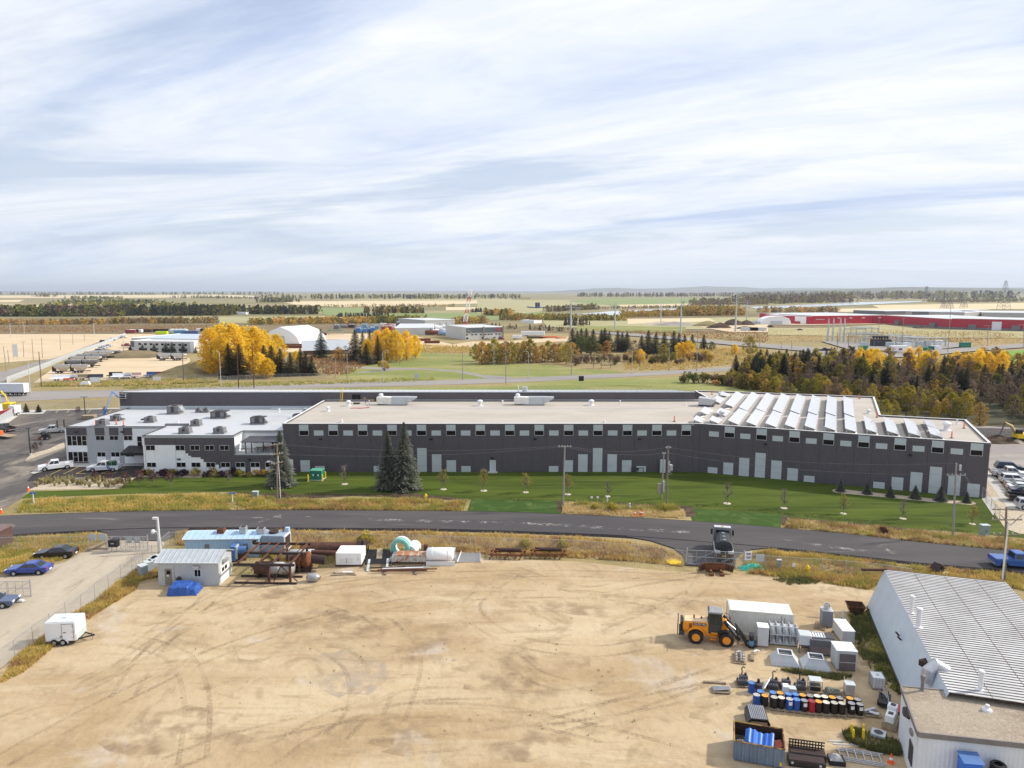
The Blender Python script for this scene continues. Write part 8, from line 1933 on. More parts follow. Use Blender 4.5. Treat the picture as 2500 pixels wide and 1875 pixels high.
def bush_mesh(seed,h=2.0,rad=1.2,m=Vo,n=16,leaves=40,size=.16):
 rg=random.Random(seed);cl=[]
 st=MB()
 for i in rn(n):
  a=rg.uniform(0,2*PI);q=rad*math.sqrt(rg.random())*.8;z=h*rg.uniform(.25,.82)*(1-.35*(q/rad)**2)
  c=Vc((math.cos(a)*q,math.sin(a)*q,z));cl.append((c,rad*rg.uniform(.25,.42)))
  st.tb([(c.x*.1,c.y*.1,0),(c.x*.5,c.y*.5,z*.6),c],[.035,.025,.01],4,caps=0)
 mb=MB();leaf_cloud(rg,cl,leaves,size,mb)
 return me_of(mb,m,'crown'),me_of(st,V_twig,'stems')
def plant(meshes,p,rz,sc,name,label,cat_,group=None,part2='trunk'):
 t=Th(name,p,rz,label,cat_,group)
 t.scale=sc if isinstance(sc,tuple)else(sc,)*3
 link_mesh('crown',meshes[0],None,t);link_mesh(part2,meshes[1],None,t)
 return t
SPN=[spruce_mesh(i,10,2.5+.3*(i%2),320,Vs)for i in rn(3)]
SPB=[spruce_mesh(20+i,12,2.9,560,V_blue,.015)for i in rn(3)]
YEL=[broad_mesh(30+i,18,5.2,.12,V_yel,80,48,.46)for i in rn(3)]
def mk(fn,seed,n,*a,**k):return[fn(seed+i,*a,**k)for i in rn(n)]
AMB=mk(broad_mesh,40,2,9,2.6,.06,Va,40,34,.30,bark=V_bark);OLI=mk(broad_mesh,50,2,10,3.2,.1,Vo,44,36,.30,bark=V_bark);YGR=mk(broad_mesh,60,2,10,2.8,.1,V_yg,44,36,.30);GRN=mk(broad_mesh,70,2,10,3.4,.12,V_grn,44,38,.32,bark=V_bark)
YMD=mk(broad_mesh,75,2,12,3.0,.1,V_yel,46,36,.34)
BRN_T=mk(bare_mesh,80,2,10,2.4,14,Vb);BARE=mk(bare_mesh,90,2,8,2.2,2,Vb)
BSH={'oli':mk(bush_mesh,100,2),'amb':mk(bush_mesh,104,2,m=Va),'brn':mk(bush_mesh,108,2,m=Vb),'red':mk(bush_mesh,112,2,m=V_red),'pur':mk(bush_mesh,116,2,m=V_pur),'yg':mk(bush_mesh,120,2,m=V_yg),'grn':mk(bush_mesh,124,2,m=V_grn)}
rg=random.Random(77)
def tr(kind,hm,fb,ft,label,name,group=None,wid=1.0,cat_='tree'):
 p=P(*fb);h=H(fb[0],fb[1],ft[1]);s=h/hm
 return plant(rg.choice(kind),p,rg.uniform(0,6.28),(s*wid,s*wid,s),name,label,cat_,group)
tr([SPB[0]],12,z6(222,905),z6(205,428),'blue grey spruce beside the wooden pole at the left end of the warehouse','spruce_tree',wid=1.12)
tr([SPB[1]],12,z6(1145,932),z6(1155,428),'shorter left spruce of the pair before the facade','spruce_tree',wid=1.02)
tr([SPB[2]],12,z6(1288,938),z6(1272,355),'taller right spruce of the pair before the facade','spruce_tree',wid=1.02)
SAPY,SAPB=bare_mesh(201,3.2,.75,7,V_yg,.09),bare_mesh(202,3.0,.7,1,Vb,.05)
SAPR=bare_mesh(203,3.0,.8,9,V_red,.10)
def sapling(fb,ft,kind,label,ring=1):
 me,hm={'y':(SAPY,3.3),'b':(SAPB,3.2),'r':(SAPR,3.2)}[kind]
 p=P(*fb);s=H(fb[0],fb[1],ft[1])/hm
 t=plant(me,p,rg.uniform(0,6),s,'sapling',label,'tree','young trees')
 if ring:
  MB().la([(.55,.02),(.5,.06),(.1,.08),(0,.08)],n=12).bd('mulch_ring',mat('pale_mulch',(.55,.48,.38)),t)
  for s_ in(-.4,.4):MB().cyl((s_,.1,0),(s_,.1,.95),.02,n=4).bd('stake',Md,t)
for fn,x,y,yt,k,lb in[(z6,767,892,725,'b','bare sapling right of the green transformer'),(z6,1620,937,765,'y','first yellow leaved sapling right of the two tall spruces'),(z6,1968,950,770,'y','yellow leaved sapling before the warehouse door'),(z7,118,963,800,'y','yellow leaved sapling left of the middle pole'),(z7,482,981,810,'y','yellow leaved sapling just right of the middle pole'),(z7,827,997,860,'b','bare sapling near the tallest pale panel'),(z7,1858,1060,870,'b','bare sapling right of the pair of poles'),
(z8,138,1100,930,'b','bare sapling below the first wing panels'),(z8,650,1147,985,'y','yellow green sapling below the rock bed'),(z8,1165,1190,1030,'b','bare sapling below the middle of the rock bed'),(z8,1765,1237,1080,'y','yellow green sapling at the right end of the lawn')]:sapling(fn(x,y),fn(x,yt),k,lb)
for x,y,yt,k,lb in[(1325,905,770,'r','dark red sapling at the corner of the front bed'),(1205,905,770,'r','dark red sapling left of the front bed corner'),(1085,910,780,'r','dark red sapling at the right end of the grass bed'),(955,872,780,'r','dark red sapling in the middle of the grass bed'),(822,875,775,'r','dark red sapling in the left of the grass bed'),(1475,905,775,'r','dark red sapling before the white facade'),(1845,862,750,'y','yellow sapling before the stepped white facade'),(1975,898,765,'b','bare sapling before the charcoal office wall'),(1675,862,755,'y','yellow sapling left of the stepped facade end')]:sapling(z5(x,y),z5(x,yt),k,lb,0)
for x,y,yt,lb in[(1325,800,640,'red brown sapling on the island by the twin lamp'),(590,1440,1245,'red brown sapling beside the black lamp post'),(1765,740,640,'red brown sapling before the boom lift'),(690,1340,1230,'small red sapling near the rusty forks')]:sapling(zO(x,y),zO(x,yt),'r',lb,0)
for i,(x,y,yt)in en([(625,955,855),(855,977,875),(1055,1002,905),(1270,1017,900),(1490,1037,905),(1715,1052,955)]):tr([SPB[i%3]],12,z8(x,y),z8(x,yt),f'{ORD[i]} dwarf spruce from the left in the rock bed','dwarf_spruce','dwarf spruces in the rock bed',wid=1.7)
for x,y,yt,lb in[(445,735,585,'left small spruce at the car park corner'),(655,735,600,'right small spruce at the car park corner')]:tr(SPN,10,zO(x,y),zO(x,yt),lb,'dwarf_spruce',wid=1.6)
sh=[('yg',1290),('pur',1380),('pur',1425),('red',1465),('yg',1500),('pur',1550),('pur',1605),('yg',1690),('pur',1780),('pur',1835),('pur',1900),('pur',1945),('pur',2010),('yg',2075),('oli',2150),('amb',2215),('amb',2285),('oli',2330),('red',1245),('red',1420),('amb',2390)]
cn={'yg':'yellow green','pur':'dark purple','red':'red','oli':'olive','amb':'amber','brn':'brown','grn':'green'}
for i,(k,x)in en(sh):
 p=P(*z5(x,818+(i%3)*5));plant(rg.choice(BSH[k]),p,rg.uniform(0,6),rg.uniform(.55,.85),'shrub',f'{cn[k]} shrub in the planting bed along the office front','shrub',f'{cn[k]} shrubs along the office front','stems')
def tuft_mesh(seed,h,n,m,spread=.35):
 rg2=random.Random(seed);vs_,fs_=[],[]
 for _ in rn(n):
  a=rg2.uniform(0,6.28);r0=rg2.uniform(0,.15);l=rg2.uniform(.1,spread);hh=h*rg2.uniform(.6,1.1);b0=len(vs_);c,s=math.cos(a),math.sin(a)
  vs_+=[(c*r0-s*.03,s*r0+c*.03,0),(c*r0+s*.03,s*r0-c*.03,0),(c*(r0+l*.6)+s*.02,s*(r0+l*.6),hh*.8),(c*(r0+l),s*(r0+l),hh)];fs_+=[(b0,b0+1,b0+2),(b0,b0+2,b0+3)]
 return me_of(MB().add(vs_,fs_),m,'blades')
V_orn=leafmat('ornamental_grass_blades',(.55,.47,.26),(.30,.27,.10),1.5,.2,.3)
TUF=[tuft_mesh(i,1.1,60,V_orn)for i in rn(3)]
for i in rn(46):
 u=i/45;x=330+780*u+rg.uniform(-12,12);y=925-55*rg.random()-(20 if 300<x<900 else 0)*rg.random()
 if y<862:y=866
 o=link_mesh('ornamental_grass',TUF[i%3],None);o.location=P(*z5(x,y));o.rotation_euler=(0,0,rg.uniform(0,6));o.scale=(rg.uniform(.8,1.2),)*3
 tag(o,'pale ornamental grass clump in the bed beside the car park','grass clump','ornamental grasses in the left bed')
# yellow trees and spruces across the highway
gA='big golden poplars beside the hopper yard'
for fn,x,y,yt,w,lb in[(f1,1835,835,415,1.0,'leftmost golden poplar of the big group'),(f1,1925,815,385,1.05,'tall golden poplar second from left in the big group'),(f1,2010,845,372,1.05,'tallest golden poplar of the big group'),(f1,2110,825,400,1.05,'golden poplar just right of the tallest in the big group'),(f1,2205,820,405,1.0,'golden poplar in the middle right of the big group'),(f2,80,800,435,1.0,'golden poplar second from right in the big group'),(f2,185,780,470,.95,'rightmost golden poplar of the big group'),(f2,40,862,640,1.2,'low golden poplar in front of the spruces'),(f2,110,862,690,1.3,'lowest golden tree at the fence')]:
 tr(YEL,18.5,fn(x,y),fn(x,yt),lb,'poplar_tree',gA,w)
for fn,x,y,yt,lb in[(f1,1985,862,560,'dark spruce inside the golden group, left'),(f1,2075,862,565,'dark spruce inside the golden group, right'),(f1,2050,770,480,'thin spruce tip showing within the golden crowns'),(f2,75,845,572,'first spruce right of the golden group'),(f2,140,842,575,'second spruce right of the golden group'),(f2,215,842,605,'third spruce right of the golden group'),(f2,300,842,640,'fourth spruce right of the golden group'),(f2,390,838,600,'fifth spruce right of the golden group'),(f2,435,838,640,'sixth spruce right of the golden group'),(f2,485,836,665,'last spruce of the row right of the golden group')]:
 tr(SPN,10,fn(x,y),fn(x,yt),lb,'spruce_tree','spruces by the golden group',1.35)
for x,y,yt,w,lb in[(565,690,435,1.15,'tall dark spruce standing alone before the grey roofed house'),(860,715,440,1.3,'tallest dark spruce left of the second golden group'),(925,700,455,.9,'slim spruce behind the tallest dark spruce'),(985,660,440,.9,'dark spruce behind the second golden group'),(1055,735,490,.95,'dark spruce in front of the second golden group'),(955,745,560,1.3,'low spruce at the left of the second golden group')]:
 tr(SPN,10,f2(x,y),f2(x,yt),lb,'spruce_tree','spruces by the second golden group',w)
for x,y,yt,w,lb in[(965,720,515,.9,'low golden tree at the left of the second group'),(1060,700,440,1.05,'golden tree behind the dark spruce in the second group'),(1130,720,430,1.05,'tallest golden tree of the second group'),(1215,722,440,1.0,'golden tree in the middle of the second group'),(1300,705,450,1.0,'golden tree right of the middle in the second group'),(1375,690,480,.95,'rightmost golden tree of the second group'),(345,720,620,1.3,'small golden tree between spruces and grey house')]:
 tr(YEL,18.5,f2(x,y),f2(x,yt),lb,'poplar_tree','second group of golden trees',w)
tr(AMB,9,f2(715,705),f2(715,590),'orange tree beside the grey roofed house','orange_tree',wid=1.5)
tr(BSH['amb'],2,f2(1105,797),f2(1105,695),'round orange bush beside the park path','round_bush',cat_='bush',wid=.85)
for x,y,yt,lb in[(575,832,700,'bare shrub left of the highway pole'),(630,832,690,'second bare shrub left of the highway pole'),(745,832,715,'reddish bare shrub at the highway pole'),(885,735,640,'pale bare tree before the second golden group'),(945,735,640,'second pale bare tree before the second golden group'),(775,690,575,'bare grey tree behind the orange tree'),(1240,750,660,'thin bare tree at the edge of the park lawn')]:
 tr(BARE,8.5,f2(x,y),f2(x,yt),lb,'bare_tree',wid=1.3)
for i in rn(17):
 x=1900+i*52;fn=f2
 if x>2212:fn,x=f3,x-2212
 tr(AMB if i%3 else YGR,9,fn(x,735+rg.uniform(-25,10)),fn(x,560+rg.uniform(-25,25)),'amber leaved tree in the thicket beside the park lawn','amber_tree','amber thicket by the park lawn',1.25)
for i,(x,y,yt)in en([(520,645,428),(562,620,450),(597,625,430),(640,625,428),(700,615,435),(770,620,440),(800,625,428),(838,620,455),(912,635,448),(950,630,462),(992,635,458),(1118,650,488),(1175,655,447),(1240,655,463),(1312,650,460),(1395,640,450),(1440,630,470),(1490,620,480),(1555,615,480),(1655,610,485)]):
 tr(SPN,10,f3(x,y),f3(x,yt),f'{ORD[i]} dark spruce from the left in the mixed tree row beyond the highway','spruce_tree','spruces in the mixed row',1.35)
for k,m_,x,y,yt,lb in[('green',GRN,600,650,500,'green tree at the left of the mixed row'),('green',GRN,680,660,505,'larger green tree at the left of the mixed row'),('yg',YGR,745,660,560,'yellow green tree left of the amber crown in the mixed row'),('amb',AMB,820,665,535,'round amber tree in the mixed row'),('amb',BRN_T,1050,680,530,'pinkish brown tree in the middle of the mixed row'),('y',YEL,1110,715,610,'small golden tree below the mixed row'),('yg',YGR,1305,690,565,'yellow green tree before the spruces in the mixed row'),('y',YMD,1440,690,550,'left golden maple of the mixed row'),('y',YMD,1525,690,525,'right golden maple of the mixed row'),('y',YMD,1480,690,545,'golden maple between the two larger ones'),('y',YEL,1920,655,565,'lone small golden tree beyond the spruce belt'),('yg',YGR,2055,660,500,'yellow green tree near the spruce belt pole'),('d',GRN,1725,620,545,'dark round tree at the right end of the mixed row')]:
 tr(m_,{'y':18.5 if m_ is YEL else 12.4}.get(k,10 if m_ is not AMB else 9),f3(x,y),f3(x,yt),lb,'roadside_tree',wid=1.4)
for i in rn(26):
 x=560+i*46+rg.uniform(-14,14);y=735+rg.uniform(-30,25)
 k=rg.choice(['brn','oli','brn','amb'])if x>900 else rg.choice(['brn','brn','oli'])
 tr(BSH[k],2,f3(x,y),f3(x,y-rg.uniform(60,110)),f'{cn[k]} bush at the foot of the mixed tree row','roadside_bush',f'{cn[k]} bushes below the mixed row',.75,'bush')
for x,y,yt,lb in[(705,775,680,'purple grey bare thicket tree, left'),(770,778,675,'purple grey bare thicket tree, middle'),(850,775,690,'purple grey bare thicket tree, right')]:
 tr(BARE,8.5,f3(x,y),f3(x,yt),lb,'bare_tree',wid=1.9)
for i,(x,y,yt,k)in en([(1490,900,800,'oli'),(1570,905,790,'grn'),(1650,900,790,'oli'),(1740,905,800,'brn'),(1820,915,810,'oli'),(1760,935,870,'amb'),(1900,950,830,'brn'),(2010,960,830,'grn'),(2100,970,850,'oli')]):
 tr(BSH[k],2,f3(x,y),f3(x,yt),f'{cn[k]} bush at the left end of the spruce belt, {ORD[i]} from the left','belt_bush',None,.85,'bush')
near=[P(*q)for q in[(1760,948),(1860,962),(2000,985),(2200,1016),(2400,1040),(2680,1062)]]
farr=[P(*q)for q in[(1850,912),(1960,906),(2100,900),(2260,898),(2420,900),(2800,905)]]
S_('woodland_floor',[(1740,946),(1860,960),(2000,985),(2200,1014),(2400,1039),(2900,1072),(2900,898),(2420,892),(2260,890),(2100,892),(1960,898),(1840,908)],G_wood,.07)
cnt=0
for i in rn(620):
 u,v=rg.random(),rg.random()
 k=u*5;j=min(4,int(k));f=k-j
 a,b2=near[j].lerp(near[j+1],f),farr[j].lerp(farr[j+1],f)
 p=a.lerp(b2,v)
 if i>380:v=v*.35;p=a.lerp(b2,v)
 pyx=p.x/p.y
 r=rg.random()
 if v<.22:kind,hm,h,nm=rg.choice([(OLI,10,rg.uniform(4.5,7),'olive'),(AMB,9,rg.uniform(4,6.5),'amber'),(YGR,10,rg.uniform(4,7),'yellow green'),(BRN_T,10,rg.uniform(5,8),'brown')])
 elif v>.68 and u>.4:kind,hm,h,nm=(YMD,12.4,rg.uniform(8,12),'golden')if r<.6 else(AMB,9,rg.uniform(7,10),'amber')
 elif r<(.85 if u<.3 else .45):kind,hm,h,nm=SPN,10,rg.uniform(7,11.5),'dark spruce'
 elif r<.70:kind,hm,h,nm=BRN_T,10,rg.uniform(8,11),'brown'
 elif r<.82:kind,hm,h,nm=OLI,10,rg.uniform(7,10),'olive'
 elif r<.92:kind,hm,h,nm=YGR,10,rg.uniform(7,10),'yellow green'
 else:kind,hm,h,nm=AMB,9,rg.uniform(7,10),'amber'
 if cnt>=480:break
 cnt+=1
 s=h/hm;w=s*(1.15 if nm=='dark spruce' else 1.15)
 plant(rg.choice(kind),p,rg.uniform(0,6.28),(w,w,s),'spruce_tree' if nm=='dark spruce' else 'belt_tree',f"{nm} tree in the {['front', 'front', 'middle', 'rear'][int(v * 4)]} of the wooded belt's {['far left', 'left', 'middle', 'right', 'far right'][int(u * 5)]} part",'tree',f'{nm} trees of the wooded belt')
for i,(x,y,yt,k)in en([(1010,330,160,YGR),(1090,320,175,YGR),(1250,330,215,OLI),(1450,345,210,YGR)]):
 tr(k,10,z8(x,y),z8(x,yt),f"{['yellow green rounded tree at the inner roof corner', 'second yellow green tree near the inner roof corner', 'low olive tree behind the right roof edge', 'yellow tinged tree right of the dark lamp post'][i]}",'belt_tree',wid=1.25)
lamp(z8(1188,330),z8(1190,212),'dark lamp post among the trees behind the wing',Mk,T=1)
# far belts of trees that read as one mass
def be(label,name,fn,x0,x1,y0,y1,hz,kinds,n,depth=40.0,size=1.6,q=26):
 rg2=random.Random(hash((x0,y0,len(label)))%9999);groups={}
 a,b2=P(*fn(x0,y0)),P(*fn(x1,y1))
 for i in rn(n):
  k=rg2.random();p=a.lerp(b2,k)+Vc((rg2.gauss(0,3),rg2.uniform(0,depth),0))
  h=(hz/3.539)*(a.y+(b2.y-a.y)*k)/FOCAL*rg2.uniform(.55,1.12)
  m=rg2.choice(kinds);g=groups.setdefault(m.name,(m,[],[]))
  con=m is Vs;r=h*(.22 if con else .45);vs_,fs_=g[1],g[2]
  for _ in rn(q):
   z=h*rg2.uniform(.05,1);t_=z/h
   rr=r*((1-t_)if con else math.sin(PI*min(1,t_*.85+.15))**.6)*math.sqrt(rg2.random());an=rg2.uniform(0,6.28)
   c=p+Vc((math.cos(an)*rr,math.sin(an)*rr,z));s=h*.11*size/1.6*rg2.uniform(.7,1.5)
   u=Vc((rg2.uniform(-1,1),rg2.uniform(-1,1),rg2.uniform(-1,1))).normalized();w=u.orthogonal()
   b0=len(vs_);vs_+=[c-u*s,c+w*s*.8,c+u*s,c-w*s*.8];fs_.append((b0,b0+1,b0+2,b0+3))
 root=None
 for i,(nm,(m,vs_,fs_))in en(groups.items()):
  o=MB().add(vs_,fs_).bd(name if i==0 else 'foliage',m,root)
  if i==0:root=o;tag(o,label,'trees',None,'stuff');XF[o.name]=Matrix.Identity(4)
  else:o['kind']='stuff'
B=[Vs,Vb,Vo,Vs]
be('dark mixed woodland band across the left distance','woodland',f1,-300,1000,330,330,90,[Vs,Vb,Vo,V_grn],330,50)
be('dark spruce woodland right part of the left distance','woodland',f1,800,1950,325,322,85,[Vs,Vs,Vo,Vs],300,50)
be('spruce farm shelter belt behind the golden trees','woodland',f1,1800,2212,300,310,70,[Vs,Vs,Vo],110,40)
be('olive woodland band behind the dark one at left','woodland',f1,260,1600,262,262,55,[Vo,V_grn,V_yg],120,60)
be('orange shrub band beyond the pale lot','shrub_band',f1,-300,900,402,398,45,[Va,Vo,Va,Vb],260,25)
be('olive and brown shrub band beyond the works','shrub_band',f1,900,1850,392,388,50,[Vo,Vb,Va,Vb],200,25)
be('distant woodland left of the pale field','woodland',f1,420,1280,222,222,40,[Vo,V_grn,Vs],170,120,1.8,18)
be('farthest dark tree line on the left skyline','woodland',f1,-300,2300,142,140,24,[Vs,Vo,Vs],300,600,2.2,14)
be('second far tree line on the left','woodland',f1,1450,2300,170,180,24,[Vs,Vo],120,200,2.0,14)
be('far grove at the left field edge','woodland',f1,280,420,158,158,26,[Vo,Vs],40,100,2,16)
be('far grove on the upper left fields','woodland',f1,490,900,178,180,26,[V_grn,Vo],80,150,2,16)
be('dark farm grove with pale houses behind the golden trees','woodland',f2,-100,505,312,310,70,[Vs,Vs,Vo],150,50)
be('amber hedge band behind the works yard','shrub_band',f2,-50,1000,400,388,55,[Va,Vo,V_yg,Va],260,30)
be('green hedge band behind the white halls','shrub_band',f2,1000,1450,388,386,62,[Vo,V_grn,V_yg],130,30)
be('dark spruce line in the middle fields','woodland',f2,690,1140,334,332,34,[Vs],120,20)
be('mixed grove in the middle fields','woodland',f2,930,1400,300,304,55,[Vs,Va,Vs,Vo],110,40)
be('brown hedges beyond the middle fields','woodland',f2,400,1700,252,250,26,[Vb,Vo,Va],170,100,1.8,16)
be('far grove left of the long pale field','woodland',f2,0,310,208,206,40,[Vs,Vo],90,100,1.8,16)
be('farthest dark tree line in the middle skyline','woodland',f2,-100,2300,182,178,40,[Vs,Vo,Vs],330,900,2.2,14)
be('orange grove left of the crane','woodland',f2,1700,2000,392,388,60,[Va,Vb],70,30)
be('grove right of the crane in the fields','woodland',f2,1980,2212,322,322,55,[Vo,Va,Vs],80,30)
be('dark spruces right of the crane','woodland',f2,1850,1970,294,292,36,[Vs],30,20)
be('amber shrub band left of the river','shrub_band',f3,-100,980,362,368,55,[Va,Vo,V_yg,Vo],240,30)
be('farm grove by the dark silo','woodland',f3,300,740,292,270,48,[Vs,Vb,Vo],130,60)
be('amber wood along the river bank','woodland',f3,980,1560,338,322,55,[Va,V_yg,Va],180,40)
be('taller amber wood right along the river bank','woodland',f3,1500,2050,325,318,78,[Va,V_yg,Vo,Va],200,50)
be('brown bank woods beyond the river','woodland',f3,700,1700,270,250,26,[Vb,Vo,Vs],160,60,1.8,16)
be('dark skyline woods right of the middle','woodland',f3,600,2300,158,158,34,[Vs,Vo,Vs],300,400,2.2,14)
be('brown wooded slopes beyond the river at right','woodland',f3,1600,2212,232,228,55,[Vb,Vo,Vb],160,160,2,16)
be('small spruce rows at the field before the river','woodland',f3,420,660,412,410,70,[Vs,Vs,Vb],26,20)
be('few spruces beside the amber band at the river','woodland',f3,760,930,366,366,50,[Vs],10,10)
be('young spruce row along the works drive','woodland',f2,2000,2250,430,440,45,[Vs,Vo],16,8)
be('young spruce row continuing along the works drive','woodland',f3,0,470,440,460,45,[Vs,Vo],26,8)
be('brown bushes before the red halls on the left','woodland',f4,-50,620,300,292,50,[Vb,Va,Vo],130,40)
be('brown slopes across the river at right','woodland',f4,-50,800,225,205,70,[Vb,Vo,Vs,Vb],260,300,2,16)
be('dark woods on the right skyline','woodland',f4,-50,900,165,150,42,[Vs,Vo,Vb],200,500,2.2,14)
be('far wooded valley side at right','woodland',f4,880,2400,182,170,60,[Vs,Vb,Vo],330,700,2.4,14)
be('brown woods behind the pylons at right','woodland',f4,1450,2400,208,200,34,[Vb,Vo],190,100,2,16)
# grasses of the verges
def inside(p,poly):
 c=0;n=len(poly)
 for i in rn(n):
  a,b2=poly[i],poly[i-1]
  if(a.y>p[1])!=(b2.y>p[1])and p[0]<(b2.x-a.x)*(p[1]-a.y)/(b2.y-a.y)+a.x:c=not c
 return c
def tu(label,pts,n,h,m,blades=5,w=.035,seed=1,patch=.0,skip=None,z0=.0):
 poly=[P(*q)for q in pts];rg2=random.Random(seed);vs_,fs_=[],[]
 x0,x1,y0,y1=min(p.x for p in poly),max(p.x for p in poly),min(p.y for p in poly),max(p.y for p in poly)
 k=tries=0
 while k<n and tries<n*20:
  tries+=1
  p=(rg2.uniform(x0,x1),rg2.uniform(y0,y1))
  if not inside(p,poly):continue
  nz=mnoise.noise(Vc((p[0]*.35,p[1]*.5,seed*3.1)))
  if nz<patch and rg2.random()<.8:continue
  k+=1;hh=h*(1+.6*nz)*rg2.uniform(.6,1.2)
  for _ in rn(blades):
   a=rg2.uniform(0,6.28);l=hh*rg2.uniform(.15,.6);c,s=math.cos(a),math.sin(a);ox,oy=p[0]+rg2.uniform(-.12,.12),p[1]+rg2.uniform(-.12,.12);b0=len(vs_)
   vs_+=[(ox-s*w,oy+c*w,z0),(ox+s*w,oy-c*w,z0),(ox+c*l,oy+s*l,z0+hh*rg2.uniform(.7,1.1))];fs_.append((b0,b0+1,b0+2))
 o=MB().add(vs_,fs_).bd('grass',m);tag(o,label,'grass',None,'stuff')
V_gold=leafmat('golden_dry_grass',(.74,.55,.19),(.50,.36,.11),.35,0,.35);V_straw=leafmat('straw_grass',(.76,.61,.32),(.56,.42,.20),.5,0,.35)
V_gg=leafmat('green_gold_grass',(.50,.45,.11),(.28,.28,.07),.4,0,.35);V_rust=leafmat('russet_grass',(.50,.30,.15),(.33,.20,.10),.5,0,.3);V_weed=leafmat('dark_weeds',(.22,.22,.08),(.11,.12,.045),.8,0,.3)
D1=[(40,1252),(60,1222),(300,1212),(560,1206),(700,1220),(1000,1218),(1140,1226),(1130,1249),(678,1245),(339,1248)]
tu('tall green gold grass in the ditch left of the turf patch',D1,5200,.55,V_gg,seed=3,patch=-.1);tu('golden grass in the ditch left of the turf patch',D1,5200,.5,V_gold,seed=5,patch=-.05);tu('russet grass patches in the left ditch',[(560,1245),(700,1222),(1130,1228),(1120,1249)],1500,.5,V_rust,seed=6,patch=.0)
D2=[(1372,1254),(1374,1228),(1480,1234),(1670,1244),(1674,1266),(1530,1262)]
tu('straw grass strip between the two turf patches',D2,2600,.5,V_straw,seed=7,patch=-.3);tu('olive shrubby grass at the lawn edge strip',[(1400,1234),(1480,1234),(1660,1244),(1640,1252),(1450,1246)],900,.95,V_gg,seed=8)
D3=[(1915,1288),(1925,1268),(2180,1292),(2340,1306),(2500,1320),(2700,1340),(2700,1365),(2500,1348),(2250,1324),(2034,1300)]
tu('straw grass below the lawn at right',D3,3200,.45,V_straw,seed=9,patch=-.3);tu('golden brown grass below the lawn at right',D3,2600,.5,V_rust,seed=10,patch=-.05);tu('green gold grass below the lawn at right',D3,1600,.5,V_gg,seed=11)
D4=[(430,1300),(780,1298),(1100,1301),(1400,1312),(1600,1332),(1665,1362),(1670,1385),(1560,1372),(1400,1362),(1150,1352),(960,1362),(840,1372),(700,1390),(640,1345),(430,1330)]
tu('straw grass between road and sandy yard',D4,7000,.38,V_straw,seed=12,patch=-.25);tu('golden grass between road and sandy yard',D4,5000,.5,V_gold,seed=13,patch=.0);tu('russet grass between road and sandy yard',D4,3000,.5,V_rust,seed=14,patch=.05);tu('green gold grass by the pipes',[(600,1345),(700,1335),(900,1342),(1100,1352),(1080,1362),(860,1368),(700,1385)],2200,.5,V_gg,seed=15)
D5=[(1812,1362),(1880,1345),(2115,1370),(2250,1384),(2440,1402),(2560,1416),(2560,1450),(2400,1425),(2160,1420),(2120,1440),(1960,1415),(1830,1400)]
tu('golden grass on the verge right of the right gate',D5,4200,.5,V_gold,seed=16,patch=-.2);tu('olive grass on the verge right of the right gate',D5,2200,.5,V_gg,seed=17,patch=0);tu('russet grass on the right verge',D5,1600,.5,V_rust,seed=18,patch=.05)
D6=[(-60,1345),(0,1316),(240,1303),(262,1312),(262,1330),(200,1348),(150,1368),(60,1395),(-60,1408)]
tu('golden grass behind the parked cars at left',D6,3600,.42,V_gold,seed=19,patch=-.25);tu('green gold grass behind the parked cars at left',D6,2200,.4,V_gg,seed=20,patch=0)
D7=[(30,1614),(161,1512),(232,1470),(296,1416),(372,1366),(440,1340),(420,1400),(340,1420),(330,1440),(250,1490),(190,1530),(60,1640),(0,1670)]
tu('dry golden weeds along the drive fence',D7,4200,.42,V_gold,seed=21,patch=-.2);tu('olive weeds along the drive fence',D7,1300,.4,V_gg,seed=22,patch=.05);tu('russet weeds along the drive fence',D7,1500,.35,V_rust,seed=23,patch=0)
D8=[(2070,1500),(2120,1490),(2190,1660),(2200,1700),(2150,1660),(2100,1600)]
tu('dark weeds along the leaning wall',D8,1100,.35,V_weed,seed=24,patch=-.05);tu('olive weeds along the leaning wall',D8,700,.3,V_gg,seed=44);tu('dark weeds round the yellow bollards',[zB(*q)for q in[(1530,720),(1640,690),(1800,720),(2000,760),(2130,830),(2120,960),(1900,930),(1700,870),(1560,800)]],1000,.36,V_weed,seed=25,patch=.05)
tu('weeds at the foot of the white topped cabinet',[zR(*q)for q in[(1240,830),(1500,840),(1700,880),(1900,880),(2060,900),(1900,940),(1500,880)]],500,.3,V_weed,seed=26)
tu('green weeds at the sand edge right of the gate',[zG(*q)for q in[(1050,570),(1300,560),(1480,580),(1450,610),(1200,620)]],500,.4,V_weed,seed=27);tu('scattered weeds on the sand',[(1300,1420),(1700,1430),(1900,1800),(1500,1860),(700,1800),(300,1700),(420,1450)],70,.14,V_weed,blades=4,seed=28)
